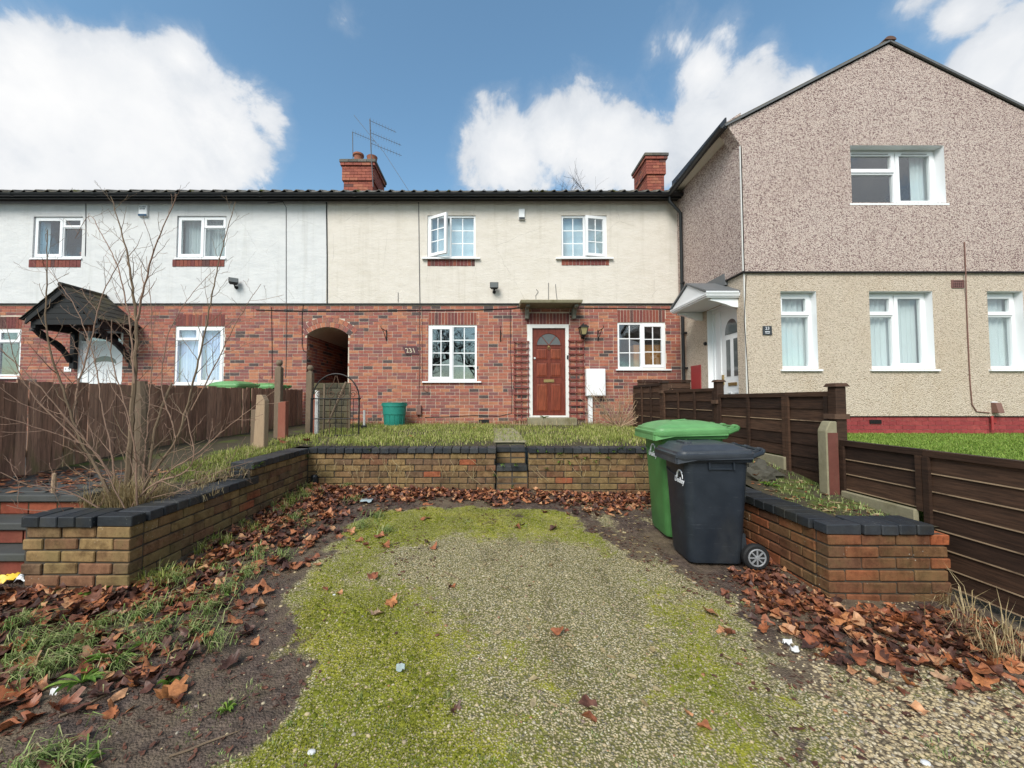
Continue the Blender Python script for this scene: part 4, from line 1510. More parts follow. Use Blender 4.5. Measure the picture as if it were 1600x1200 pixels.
for yy in (7.3, 7.9, 8.5):
    zz = zg + (zEAV + .08 - zg) * (yy - YR) / (YF - YR)
    mb.lathe([(.068, 0), (.068, .07)], (XE - .03, yy, zz), 14, 'y')
stuff(mb.build('gutter_union', MAT['black plastic'], pg, smooth=True))
# downpipe near the inner corner
xp = UX(1062, 450, XR).x - .07
yp0 = UX(1066, 450, XR - .07).y
mb = MB()
mb.tube([(XE - .02, yp0, zEAV + .03), (XE - .02, yp0, zEAV - .08), (XR - .075, yp0, zEAV - .36), (XR - .075, yp0, zGr)], .036, 12)
dp = mb.build('downpipe', MAT['black plastic'], ph, smooth=True)
for zz in (EYE + 2.65, EYE + 1.5, EYE + .7):
    MB().box(XR - .10, XR, yp0 - .05, yp0 + .05, zz, zz + .04).build('pipe_clip', MAT['black plastic'], dp)
# inner shell
mb = MB()
for (c_, d_, hs, y0_) in ((zGr, fl - .02, [r1, r2, r3], YR + RD + .05), (fl + .02, zEv, [ru], YR + RD + .05)):
    a_, b_ = XR + .30, XFAR - .1
    mb.poly([(a_, yb, c_), (b_, yb, c_), (b_, yb, d_), (a_, yb, d_)])
    mb.poly([(a_, y0_, c_), (a_, yb, c_), (a_, yb, d_), (a_, y0_, d_)])
    mb.poly([(b_, y0_, c_), (b_, yb, c_), (b_, yb, d_), (b_, y0_, d_)])
    mb.poly([(a_, y0_, c_), (b_, y0_, c_), (b_, yb, c_), (a_, yb, c_)])
    mb.poly([(a_, y0_, d_), (b_, y0_, d_), (b_, yb, d_), (a_, yb, d_)])
    panel(mb, a_, b_, c_, d_, hs, y0_, .001)
mb.build('inner_wall', MAT['room'], ph)
MB().box(XFAR - .1, XFAR, YR + .15, yb, zGr, zEv).build('far_wall', MAT['pebbledash'], ph)
yrw = YR + RD - .02
XT = .17      # extra width hidden behind the near reveal


def deep(r, lights, vents=False):
    x0, x1, z0, z1 = r
    w_ = window(ph, (x0 - .0, x1 + .0, z0, z1), yrw, lights, (x0 - .04, x1 + .05, RD + .02, .045), fw=.055)
    return w_


deep(ru, [LIGHT(0, .56, 0, .60), LIGHT(0, .56, .60, 1, sash=True, vent=True), LIGHT(.56, 1, 0, 1, sash=True, vent=True)])
deep(r1, [LIGHT(0, 1, 0, .70), LIGHT(0, 1, .70, 1, sash=True)])
deep(r2, [LIGHT(0, .48, 0, .70), LIGHT(0, .48, .70, 1, sash=True), LIGHT(.48, 1, 0, 1, sash=True)])
deep(r3, [LIGHT(0, 1, 0, .70), LIGHT(0, 1, .70, 1, sash=True)])
for r_, lb in ((r1, 'white vertical blind in the narrow window beside the number plate'), (r2, 'white vertical blind in the wide window below the gable window'), (r3, 'white vertical blind in the window next to the loose wall cable')):
    curtain(lb, r_[0] - .05, r_[1] + .05, r_[2], r_[3], YR + RD + .10, 'pale blind', round((r_[1] - r_[0]) / .085), .018, 'blind', name='window_blind')
curtain('pale curtain edge inside the gable window', ru[1] - .30, ru[1] + .02, ru[2], ru[3], YR + RD + .12, 'pale blind', 4, .02)

# side door
mb = MB()
xd = XR + .10
a = len(mb.v)
mb.ring(ydoor0, ydoor1, zGr, zdt, .07, .10, .16)
ylf = ydoor1 - .25
mb.box(ylf - .04, ylf + .04, .101, .159, zGr + .07, zdt - .07)
mb.xf(lambda p: Vector((XR + p.y, p.x, p.z)))
sdoor = mb.build('door', MAT['white plastic'], ph)
SX = lambda p: Vector((XR + p.y, p.x, p.z))
MB().box(ylf + .04, ydoor1 - .07, .12, .13, zGr + .07, zdt - .07).xf(SX).build('side_panel', MAT['white plastic'], sdoor)
l0, l1, lz0, lz1 = ydoor0 + .01, ylf - .04, zGr + .07, zdt - .07
MB().box(l0, l1, .115, .15, lz0, lz1).xf(SX).build('leaf', MAT['white plastic'], sdoor)
lw = l1 - l0
lc = (l0 + l1) / 2
arcs = [(lc + lw * .30 * math.cos(math.pi * k / 14), lz1 - .50 + lw * .42 * math.sin(math.pi * k / 14)) for k in range(15)]
MB().prism([(u, .108, v) for u, v in arcs], (0, .004, 0)).xf(SX).build('fanlight', MAT['lens'], sdoor)
for q in (-1, 1):
    MB().box(lc + q * lw * .17 - lw * .09, lc + q * lw * .17 + lw * .09, .108, .113, lz0 + .98, lz1 - .60).xf(SX).build('pane', MAT['lens'], sdoor)
    MB().ring(lc + q * lw * .17 - lw * .11, lc + q * lw * .17 + lw * .11, lz0 + .15, lz0 + .68, .02, .104, .116).xf(SX).build('panel_moulding', MAT['white plastic'], sdoor)
MB().box(lc - .13, lc + .13, .10, .114, lz0 + .80, lz0 + .86).xf(SX).build('letterbox', MAT['brass'], sdoor)
MB().box(l1 - .07, l1 - .035, .085, .114, lz0 + .82, lz0 + 1.02).xf(SX).build('handle', MAT['brass'], sdoor)
# ------------------------------------------------------------------ things fixed to the houses
def text(body, size, loc, mat_name, parent, name='lettering', rot=(math.pi / 2, 0, 0), ext=0.0015, align='CENTER', shear=0.0, sx=1.0, bold=0.0):
    c = bpy.data.curves.new(name, 'FONT')
    c.body = body
    c.size = size
    c.extrude = ext
    c.align_x = align
    c.align_y = 'CENTER'
    c.shear = shear
    c.resolution_u = 3
    c.materials.append(MAT[mat_name])
    c.offset = bold
    tmp = bpy.data.objects.new(name, c)
    COL.objects.link(tmp)
    me = bpy.data.meshes.new_from_object(tmp.evaluated_get(bpy.context.evaluated_depsgraph_get()))
    bpy.data.objects.remove(tmp)
    me.name = name
    o = bpy.data.objects.new(name, me)
    o.parent = parent
    o.location = Vector(loc) - ORG[parent.name]
    o.rotation_euler = rot
    o.scale = (sx, 1, 1)
    COL.objects.link(o)
    return o


yw = YF - .022
# concrete canopy slab on two brackets over the red door
x0, x1 = W(808, 480)[0], W(905, 480)[0]
z1 = zBAND - .005
cp = thing('door_canopy', 'mossy concrete slab canopy on two brackets over the dark red door', 'canopy', ((x0 + x1) / 2, YF, z1 - .1))
mb = MB()
mb.hexa([(x0 + .06, YF - .46, z1 - .085), (x1 - .04, YF - .46, z1 - .085), (x1 - .03, YF + .03, z1 - .10), (x0 + .05, YF + .03, z1 - .10)],
        [(x0 + .04, YF - .48, z1 - .01), (x1 - .02, YF - .48, z1 - .01), (x1 - .02, YF + .03, z1 + .015), (x0 + .04, YF + .03, z1 + .015)])
mb.build('slab', MAT['lichen concrete'], cp, bevel=.012)
for xx in (W(820, 495)[0], W(893, 495)[0]):
    q = [(xx, YF + .01, z1 - .10), (xx, YF - .38, z1 - .09), (xx, YF - .37, z1 - .14), (xx, YF - .20, z1 - .17), (xx, YF - .12, z1 - .28), (xx, YF - .10, z1 - .36), (xx, YF + .01, z1 - .36)]
    MB().prism(q, (.085, 0, 0)).build('bracket', MAT['concrete'], cp, bevel=.006)

# doorstep
zs = W(858, 652)[1]
st = thing('door_step', 'two tier mossy concrete doorstep below the dark red door', 'step', (W(858, 660)[0], YF - .25, zGR))
MB().box(W(823, 655)[0], W(897, 655)[0], YF - .34, YF - .002, W(858, 662)[1] - .03, zs).build('upper_tread', MAT['lichen concrete'], st, bevel=.012)
MB().box(W(811, 668)[0], W(922, 668)[0], YF - .62, YF - .0025, W(858, 672)[1], W(858, 663)[1] - .03).build('lower_tread', MAT['concrete'], st, bevel=.010)
zb_ = W(858, 672)[1]
bx0, bx1 = W(812, 668)[0], W(921, 668)[0]
MB().box(bx0 + .02, bx1 - .02, YF - .58, YF - .003, zGR - .2, zb_ - .001).build('step_core', MAT['dark mortar'], st)
me = unit_brick('riser brick')
n = 7
for r_ in range(2):
    for i in range(n):
        s_ = (bx1 - bx0) / n
        inst(me, 'brick', st, (bx0 + s_ * (i + .5), YF - .595, zb_ - .045 - .075 * r_), (0, 0, 0), (s_ - .01, .02, .064))

# trellis panels either side of the door
for (a, b, t, bt, lab) in ((803, 826, 533, 660, 'dark red trellis panel between the tall window and the door'), (889, 912, 531, 657, 'dark red trellis panel between the door and the white meter box')):
    xa, za = W(a, bt)
    xb_, zt_ = W(b, t)
    tr = thing('trellis', lab, 'trellis', ((xa + xb_) / 2, YF - .03, za), 'trellis panels beside the red door')
    for i in range(3):
        xx = xa + .018 + (xb_ - xa - .036) * i / 2
        MB().box(xx - .013, xx + .013, YF - .035, YF - .009, za, zt_).build('upright', MAT['trellis timber'], tr)
    nr = 13
    for i in range(nr):
        zz = za + .05 + (zt_ - za - .07) * i / (nr - 1)
        MB().box(xa - .01, xb_ + .01, YF - .058, YF - .0355, zz - .014, zz + .014).build('lath', MAT['trellis timber'], tr)

# meter box and its pipe
xa, za = W(914, 619)
xb_, zb2 = W(943, 577)
mt_ = thing('meter_box', 'white electricity meter box with a white pipe beside the trellis', 'meter box', ((xa + xb_) / 2, YF - .1, za))
MB().box(xa, xb_, YF - .16, YF - .008, za, zb2).build('case', MAT['white plastic'], mt_, bevel=.012, segs=2)
MB().box(xa + .012, xb_ - .012, YF - .172, YF - .1605, za + .012, zb2 - .012).build('door', MAT['white plastic'], mt_, bevel=.008)
MB().box(W(918, 640)[0], W(923, 640)[0] + .02, YF - .09, YF - .01, W(920, 664)[1], za - .001).build('pipe', MAT['white plastic'], mt_)


def alarm(label, px, py, w, h, strip, txt=None):
    x, z = W(px, py)
    o = thing('alarm_box', label, 'alarm box', (x, yw, z - h / 2), 'alarm boxes under the eaves')
    mb = MB()
    mb.hexa([(x - w / 2 + .01, yw - .05, z - h / 2), (x + w / 2 - .01, yw - .05, z - h / 2), (x + w / 2, yw, z - h / 2), (x - w / 2, yw, z - h / 2)],
            [(x - w / 2 + .01, yw - .055, z + h / 2 - .02), (x + w / 2 - .01, yw - .055, z + h / 2 - .02), (x + w / 2, yw, z + h / 2), (x - w / 2, yw, z + h / 2)])
    mb.build('case', MAT['white plastic'], o, bevel=.008)
    MB().box(x - w / 2 + .012, x + w / 2 - .012, yw - .062, yw - .0515, z - h / 2 + .004, z - h / 2 + h * .17).build('strobe_lens', MAT[strip], o)
    if txt:
        for i, (t, s_) in enumerate(txt):
            text(t, s_, (x - .005, yw - .057, z + h * (.30 - .17 * i)), 'sign slate', o, ext=.0008)
    return o


alarm('white alarm box with a blue strip and printed lines on the white house', 227, 331, .215, .27, 'blue plastic', [('ALARM', .05), ('24 HR', .05)])
alarm('plain white alarm box with a dark strip on the cream house', 815, 336, .155, .27, 'sign slate')


def floodlight(label, px, py, yaw, tilt):
    x, z = W(px, py)
    o = thing('floodlight', label, 'floodlight', (x, yw, z), 'floodlights on the upper walls')
    m_ = Matrix.Rotation(yaw, 4, 'Z') @ Matrix.Rotation(tilt, 4, 'X')
    c = Vector((x, yw - .13, z + .05))
    f = lambda p: c + (m_ @ p)
    MB().hexa([(-.10, -.05, -.075), (.10, -.05, -.075), (.07, .05, -.06), (-.07, .05, -.06)], [(-.10, -.05, .075), (.10, -.05, .075), (.07, .05, .06), (-.07, .05, .06)]).xf(f).build('housing', MAT['black metal'], o, bevel=.006)
    MB().box(-.088, .088, -.056, -.0505, -.063, .063).xf(f).build('lens', MAT['lens'], o)
    mb = MB()
    mb.tube([(x, yw, z - .06), (x, yw - .06, z - .07), c + Vector((0, .04, -.05))], .018, 8)
    mb.lathe([(.035, -.03), (.04, 0)], (x, yw, z - .06), 12, 'y')
    mb.build('arm', MAT['black metal'], o)


floodlight('black floodlight turned sideways above the lilac curtained window', 371, 446, rad(35), rad(-28))
floodlight('black floodlight facing forward above the tall ground floor window', 772, 453, 0, rad(-12))

# wall lantern
x, z = W(909, 518)
ln = thing('wall_lantern', 'black wall lantern with amber glass beside the red door', 'lantern', (x, YF, z))
c = Vector((x, YF - .17, z))
mb = MB()
mb.loft([[c + Vector((q * a, q * b, h)) for a, b in ((-1, -1), (1, -1), (1, 1), (-1, 1))] for q, h in ((.05, -.10), (.085, .06))])
mb.build('glass', MAT['lantern glass'], ln)
mb = MB()
for a, b in ((-1, -1), (1, -1), (1, 1), (-1, 1)):
    mb.bar(c + Vector((a * .052, b * .052, -.105)), c + Vector((a * .088, b * .088, .062)), .014, .014)
mb.loft([[c + Vector((q * a, q * b, h)) for a, b in ((-1, -1), (1, -1), (1, 1), (-1, 1))] for q, h in ((.105, .06), (.10, .075), (.045, .125), (.02, .13), (.012, .16))])
mb.loft([[c + Vector((q * a, q * b, h)) for a, b in ((-1, -1), (1, -1), (1, 1), (-1, 1))] for q, h in ((.012, -.16), (.05, -.118), (.054, -.10))])
mb.tube([c + Vector((0, .0, -.14)), c + Vector((.01, .06, -.19)), c + Vector((.02, .13, -.16)), Vector((x + .02, YF, z - .08))], .012, 6)
mb.box(x - .02, x + .06, YF - .012, YF, z - .17, z + .0)
mb.build('frame', MAT['black metal'], ln)

# hanging basket brackets
for (px, py, sgn, lab) in ((604, 522, -1, 'black iron hanging bracket between the passage arch and the tall window'), (782, 523, 0, 'black iron hanging bracket between the tall window and the canopy'), (934, 522, 1, 'black iron hanging bracket beside the wall lantern')):
    x, z = W(px, py)
    mb = MB()
    d = Vector((sgn * .05, -.24, 0))
    b = Vector((x, YF - .012, z))
    mb.bar(b + Vector((0, 0, -.16)), b + Vector((0, 0, .10)), .022, .012, (0, 1, 0))
    mb.bar(b + Vector((0, -.006, .06)), b + d + Vector((0, 0, .09)), .014, .012)
    mb.bar(b + Vector((0, -.006, -.14)), b + d * .8 + Vector((0, 0, .08)), .012, .01)
    mb.tube([b + d + Vector((0, 0, .09)), b + d * 1.1 + Vector((0, 0, .10)), b + d * 1.15 + Vector((0, 0, .14)), b + d * 1.05 + Vector((0, 0, .15))], .008, 6)
    tag(mb.build('basket_bracket', MAT['black metal'], loc=b), lab, 'bracket', 'hanging basket brackets')

# slanted slate plaque with the worn number
q = [W(629, 541), W(651, 541), W(655, 554), W(634, 554)]
pm = MB().prism([(x, YF - .024, z) for x, z in q], (0, .018, 0)).build('house_plaque', MAT['plaque'])
tag(pm, 'slanted dark slate plaque with a worn pale house number on the brick', 'plaque')
text('231', .155, (W(643, 547)[0], YF - .026, W(643, 548)[1]), 'lettering gold', pm, shear=-.35)

# number 23 plate on the roughcast wall
x0, z0 = U(1191, 523.5, YR).x, U(1198, 523.5, YR).z
x1, z1 = U(1205, 509.5, YR).x, U(1198, 509.5, YR).z
pm = MB().box(x0, x1, YR - .018, YR - .008, z0, z1).build('number_plate', MAT['sign slate'], bevel=.003)
tag(pm, 'small square slate plate reading 23 on the roughcast wall', 'number plate')
text('23', .075, ((x0 + x1) / 2, YR - .0195, z1 - .045), 'lettering white', pm)
MB().box((x0 + x1) / 2 - .042, (x0 + x1) / 2 + .042, YR - .0205, YR - .0185, z0 + .052, z0 + .062).build('rule', MAT['lettering white'], pm)
text('Road', .034, ((x0 + x1) / 2, YR - .0195, z0 + .032), 'lettering white', pm)

# paper number by the white house's door
x, z = W(106.5, 577)
pm = MB().box(x - .085, x + .085, YF - .016, YF - .006, z - .055, z + .055).build('door_number', MAT['white plastic'])
tag(pm, 'small white number sign on the brick beside the white door', 'sign')
text('1', .075, (x - .04, YF - .0175, z), 'sign slate', pm)
mb = MB().bar((x + .01, YF - .017, z + .03), (x + .06, YF - .017, z - .012), .012, .002, (0, 1, 0)).build('stroke', MAT['sign slate'], pm)

# service boxes, vents and cables
x, z = W(655, 640)
o = MB().box(x - .055, x + .055, YF - .075, YF - .004, z - .12, z + .10).build('service_box', MAT['brown plastic'], bevel=.006)
tag(o, 'small brown cable box on the brick right of the teal dustbin', 'service box')
o = thing('terminal_box', 'brown slanted cable box above the red plinth', 'service box', (U(1553, 637, YR).x, YR, U(1553, 645, YR).z))
xx, zz = U(1553, 637, YR).x, U(1553, 637, YR).z
MB().hexa([(xx - .05, YR - .11, zz - .09), (xx + .05, YR - .11, zz - .09), (xx + .05, YR, zz - .09), (xx - .05, YR, zz - .09)], [(xx - .05, YR - .07, zz + .08), (xx + .05, YR - .07, zz + .08), (xx + .05, YR, zz + .09), (xx - .05, YR, zz + .09)]).build('case', MAT['brown plastic'], o, bevel=.005)
MB().box(xx - .06, xx + .045, YR - .02, YR - .001, zz + .091, zz + .105).build('back_plate', MAT['white plastic'], o)


def grille(label, x0, x1, z0, z1, y, m1, nx, nz, hole='black plastic'):
    o = thing('air_vent', label, 'air vent', ((x0 + x1) / 2, y, z0), 'air bricks in the walls')
    MB().ring(x0, x1, z0, z1, .012, y - .012, y + .01).build('surround', MAT[m1], o)
    mb = MB()
    for i in range(1, nx):
        q = x0 + (x1 - x0) * i / nx
        mb.box(q - .006, q + .006, y - .010, y + .004, z0 + .01, z1 - .01)
    for i in range(1, nz):
        q = z0 + (z1 - z0) * i / nz
        mb.box(x0 + .01, x1 - .01, y - .0095, y + .0045, q - .006, q + .006)
    mb.build('grille', MAT[m1], o)
    MB().box(x0 + .011, x1 - .011, y - .004, y - .001, z0 + .011, z1 - .011).build('opening', MAT[hole], o)


grille('purple brown vent brick high on the roughcast wall', U(1486, 443, YR).x, U(1505, 443, YR).x, U(1495, 450, YR).z, U(1495, 438, YR).z, YR - .006, 'vent brick', 6, 3)
grille('low air brick in the red plinth near the fence post', U(1360, 660, YR).x, U(1378, 660, YR).x, U(1368, 662, YR).z, U(1368, 656, YR).z, YR + .016, 'black metal', 8, 2)
grille('low air brick in the red plinth beside the pipe', U(1549, 657, YR).x, U(1558, 657, YR).x, U(1553, 661, YR).z, U(1553, 653, YR).z, YR + .016, 'red paint', 5, 3)
grille('black air brick low in the brickwork left of the doorstep', W(748, 660)[0], W(764, 660)[0], W(755, 660.5)[1], W(755, 655.5)[1], YF - .004, 'black metal', 7, 2)
mb = MB()
mb.tube([U(1550, 650, YR - .03), U(1551, 672, YR - .03)], .018, 8)
tag(mb.build('pipe', MAT['red paint']), 'short red painted pipe down the plinth under the brown box', 'pipe')


def cable(label, pts, r=.007, m_='dark cable', cat='cable'):
    mb = MB()
    mb.tube(pts, r, 6)
    return tag(mb.build('cable', MAT[m_], smooth=True), label, cat, 'cables clipped to the walls')


A = lambda px, py, y=YF - .012: U(px, py, y)
cable('grey cable down the joint between the white and cream walls', [A(510, 316, yw - .01), A(511, 400, yw - .01), A(511, 474, yw - .01)], .013, 'dark cable')
cable('thin grey conduit down the cream wall left of the open window', [A(654, 316, yw - .008), A(655, 400, yw - .008), A(656, 474, yw - .01)], .009, 'grey cable')
cable('brown cable down the brick to the small brown box', [A(655, 478), A(655.5, 560), A(654, 632)], .008, 'brown plastic')
cable('second brown cable beside the tall window sill', [A(659, 478), A(659.5, 590), A(662, 610), A(668, 613), A(670, 604)], .006, 'brown plastic')
cable('long black cable along the top of the brickwork', [A(400, 484), A(470, 486), A(560, 486), A(660, 484.5), A(745, 484), A(800, 482), A(812, 480)], .010)
cable('black cable along the top of the brickwork right of the canopy', [A(906, 481), A(960, 481.5), A(1000, 482), A(1050, 483)], .009)
cable('thin cable down the brick left of the door to ground level', [A(797, 483), A(798, 560), A(800, 620), A(799, 646), A(780, 650), A(740, 649), A(700, 651), A(664, 652)], .006)
cable('black cable hooked round the passage arch', [A(500, 468), A(496, 473), A(474, 475), A(472, 490), A(472, 540), A(474, 548), A(478, 550)], .008)
cable('pale cable looping up the white wall near the passage', [A(418, 317, yw - .008), A(442, 315, yw - .008), A(447, 324, yw - .008), A(447, 400, yw - .008), A(447, 474, yw - .008), A(447, 560), A(446, 590)], .007, 'grey cable')
cable('thin cable down the white wall beside the upstairs window', [A(134, 318, yw - .008), A(134, 360, yw - .008), A(133, 400, yw - .008)], .007, 'grey cable')
cable('thin cable down the brick left of the green lids', [A(424, 480), A(425, 540), A(425, 592)], .006)
for (pts, lab) in (([(838, 472), (837, 462), (841, 456), (838, 452)], 'small hooked wire poking up above the canopy'), ([(857, 472), (857, 442)], 'straight short wire above the middle of the canopy'), ([(871, 472), (869, 458), (868, 444)], 'bent short wire above the canopy, nearest the upstairs window'), ([(622, 472), (622, 457)], 'short wire stub at the foot of the cream wall')):
    cable(lab, [A(a, b, yw - .008) for a, b in pts], .006, 'grey cable')
cable('dark loose cable wandering down the roughcast wall to the brown box', [A(1507, 378, YR - .05), A(1509, 425, YR - .05), A(1510, 470, YR - .012), A(1513, 540, YR - .012), A(1516, 600, YR - .012), A(1519, 632, YR - .012), A(1526, 643, YR - .012), A(1546, 645, YR - .012)], .009, 'brown plastic')
cable('thin black cable down the corner by the side door', [A(1166, 430, YR - .01), A(1163, 500, YR - .01), A(1167, 560, YR - .01), A(1170, 615, YR - .01)], .006)

# red hatch and bell on the side wall
ya, yb2 = UX(1096, 590, XR).y, UX(1081, 590, XR).y
z0, z1 = EYE - .35, UX(1088, 571, XR).z
o = MB().box(XR - .02, XR - .002, ya, yb2, z0, z1).build('meter_hatch', MAT['red paint'], bevel=.004)
tag(o, 'small red hatch low on the side wall behind the fence', 'hatch')
p = UX(1102, 537, XR - .03)
o = MB().lathe([(0, -.03), (.03, -.025), (.04, .0), (.03, .02)], p, 12, 'x').build('wall_lamp', MAT['black metal'], smooth=True)
tag(o, 'small dark round wall lamp below the white porch canopy', 'lamp')

# white porch canopy over the side door
cx0 = UX(1104, 480, XR).x
nY, fY = 7.03, 8.38
cX = U(1104, 453, nY).x
zE = U(1104, 456, nY).z
zA_ = UX(1073, 446, cX).z
mY = (nY + fY) / 2
cn = thing('porch_canopy', 'white moulded porch canopy with a grey roof over the side door', 'canopy', (XR, mY, zE))
mb = MB()
for sgn, ye_ in ((-1, nY), (1, fY)):
    a_ = [(cX - .03, mY, zA_), (cX - .03, ye_ + sgn * .03, zE - .01), (XR - .001, ye_ + sgn * .03, zE - .01), (XR - .001, mY, zA_)]
    b_ = [(x, y, z + .035) for x, y, z in a_]
    mb.hexa(a_ if sgn > 0 else a_[::-1], b_ if sgn > 0 else b_[::-1])
mb.build('roof', MAT['lead'], cn)
mb = MB()
mb.prism([(cX, nY, zE - .02), (cX, fY, zE - .02), (cX, mY, zA_ - .012)], (.03, 0, 0))
mb.build('gable_board', MAT['white plastic'], cn)
mb = MB()
for k, (e, dz0, dz1) in enumerate(((.0, -.10, -.021), (.022, -.072, -.046), (.03, -.045, -.0215))):
    mb.box(cX - e, XR - .002, nY - e, nY + .03 - k * .001, zE + dz0, zE + dz1)
    mb.box(cX - e, cX + .03 - k * .001, nY + .031, fY + e, zE + dz0, zE + dz1)
    mb.box(cX + .031, XR - .002, fY - .03, fY + e, zE + dz0, zE + dz1)
mb.build('fascia', MAT['white plastic'], cn)
MB().box(cX + .031, XR - .003, nY + .031, fY - .031, zE - .095, zE - .085).build('soffit', MAT['white plastic'], cn)
for yy in (nY + .04, fY - .12):
    q = [(XR - .001, yy, zE - .10), (cX + .10, yy, zE - .10), (cX + .08, yy, zE - .14), (cX + .2, yy, zE - .165), (cX + .36, yy, zE - .21), (XR - .10, yy, zE - .26), (XR - .001, yy, zE - .27)]
    MB().prism(q, (0, .08, 0)).build('bracket', MAT['white plastic'], cn)
mb = MB()
for i in range(22):
    xx = cX - .03 + (XR - cX) * i / 22
    mb.box(xx + .003, xx + (XR - cX) / 22 - .003, nY - .045, nY - .030, zE - .024, zE + .006)
stuff(mb.build('scalloped_edge', MAT['white plastic'], cn))
mb = MB()
mb.hexa([(XR - .05, mY - .35, zA_ - .10), (XR - .0, mY - .35, zA_ - .1), (XR, mY + .35, zA_ - .1), (XR - .05, mY + .35, zA_ - .1)], [(XR - .045, mY - .30, zA_ + .13), (XR, mY - .3, zA_ + .13), (XR, mY + .3, zA_ + .13), (XR - .045, mY + .3, zA_ + .13)])
mb.build('lead_flashing', MAT['lead'], cn)

# black timber porch canopy of the white house
yfr = 8.30
lx, rx = U(42, 490, yfr).x, U(155, 490, yfr).x
ex = (rx - lx)
mx_ = (lx + rx) / 2
ze = U(100, 497, yfr).z
za2 = U(98, 449, yfr).z
wc = thing('porch_canopy', 'black timber porch canopy with mossy slate roof over the white door', 'canopy', (mx_, YF, ze))
slp = (za2 - ze) / (ex / 2)
mb = MB()
for sgn in (-1, 1):
    xe = mx_ + sgn * (ex / 2 + .06)
    a_ = [(mx_, yfr - .04, za2), (xe, yfr - .04, ze - .06 * slp), (xe, YF - .03, ze - .06 * slp), (mx_, YF - .03, za2)]
    b_ = [(x, y, z + .03) for x, y, z in a_]
    mb.hexa(a_ if sgn < 0 else a_[::-1], b_ if sgn < 0 else b_[::-1])
wr = mb.build('roof', MAT['black timber'], wc)
nrow, ncol = 6, 5
me = None
for sgn in (-1, 1):
    for r_ in range(nrow):
        for c_ in range(ncol):
            t0, t1 = r_ / nrow, (r_ + 1.12) / nrow
            xa_, xb_ = mx_ + sgn * (ex / 2 + .08) * t0, mx_ + sgn * (ex / 2 + .08) * min(t1, 1.02)
            za_, zb_ = za2 - (ex / 2 + .08) * t0 * slp + .034, za2 - (ex / 2 + .08) * min(t1, 1.02) * slp + .046
            ya_ = yfr - .07 + (YF - .03 - yfr + .07) * c_ / ncol + .004
            yb_ = yfr - .07 + (YF - .03 - yfr + .07) * (c_ + 1) / ncol - .004
            mb = MB()
            a_ = [(xa_, ya_, za_), (xb_, ya_, zb_), (xb_, yb_, zb_), (xa_, yb_, za_)]
            b_ = [(x, y, z + .012) for x, y, z in a_]
            mb.hexa(a_ if sgn > 0 else a_[::-1], b_ if sgn > 0 else b_[::-1])
            mb.build('slate_tile', MAT['slate tile'], wr)
mb = MB()
mb.tube([(mx_, yfr - .09, za2 + .045), (mx_, YF - .05, za2 + .045)], .05, 8)
mb.build('ridge', MAT['slate tile'], wr)
mb = MB()
for sgn in (-1, 1):
    mb.hexa([(mx_, yfr - .03, za2 - .13), (mx_ + sgn * ex / 2, yfr - .03, ze - .13), (mx_ + sgn * ex / 2, yfr + .0, ze - .13), (mx_, yfr + .0, za2 - .13)],
            [(mx_, yfr - .03, za2 + .0), (mx_ + sgn * ex / 2, yfr - .03, ze + .0), (mx_ + sgn * ex / 2, yfr, ze + .0), (mx_, yfr, za2)])
mb.build('bargeboard', MAT['black timber'], wc)
nb = 5
for i in range(nb):
    z0_, z1_ = ze - .13 + (za2 - ze - .06) * i / nb, ze - .13 + (za2 - ze - .06) * (i + 1) / nb - .008
    hwid = (za2 - .06 - z1_) / slp * .5 * 1.0
    hwid = min(ex / 2 - .07, max(.05, (za2 - .10 - z1_) / slp))
    MB().box(mx_ - hwid, mx_ + hwid, yfr + .03 + .001 * i, yfr + .05, z0_, z1_).build('gable_slat', MAT['black timber'], wc)
for sgn in (-1, 1):
    xx = mx_ + sgn * (ex / 2 - .08)
    MB().box(xx - .05, xx + .05, yfr + .051, YF - .03, ze - .20, ze - .05).build('side_beam', MAT['black timber'], wc)
    q = []
    for k in range(9):
        t = k / 8
        q.append((xx - .03, yfr + .10 + (YF - .10 - yfr - .10) * t, ze - .20 - .62 * t ** 1.4 - .05 * math.sin(t * 6.3)))
    q2 = [(x_, y_ + .03, z_ + .10 - .02 * i) for i, (x_, y_, z_) in enumerate(q)][::-1]
    for (p0, p1, p2, p3) in zip(q, q[1:], q2[::-1][1:], q2[::-1]):
        pass
    mb = MB()
    for k in range(8):
        a0, a1 = Vector(q[k]), Vector(q[k + 1])
        mb.bar(a0, a1 + (a1 - a0) * .15, .07, .10 + .02 * math.sin(k * 1.7), (0, 1, .3))
    mb.build('bracket', MAT['black timber'], wc)
    MB().box(xx - .05, xx + .05, YF - .10, YF - .012, ze - 1.0, ze - .201).build('wall_post', MAT['black timber'], wc)

# ------------------------------------------------------------------ garden: levels
zPATH = EYE - .70


def drive_z(x, y):
    return EYE - 1.13 - .055 * (5.05 - np.asarray(y, float)) - .02 * np.asarray(x, float)


def terr_z(x, y):
    x, y = np.asarray(x, float), np.asarray(y, float)
    z = EYE - .615 + .012 * (y - 5.05)
    lb = EYE - .80 + .185 * sstep(y, 2.7, 5.0)
    z = np.where((x < -2.2) & (y < 5.0), lb, z)
    rb = EYE - .875 + .26 * sstep(y, 2.9, 5.2)
    z = np.where((x > 2.1) & (y < 5.2), rb, z)
    return z


CO, BL = .077, .225
_bm = []


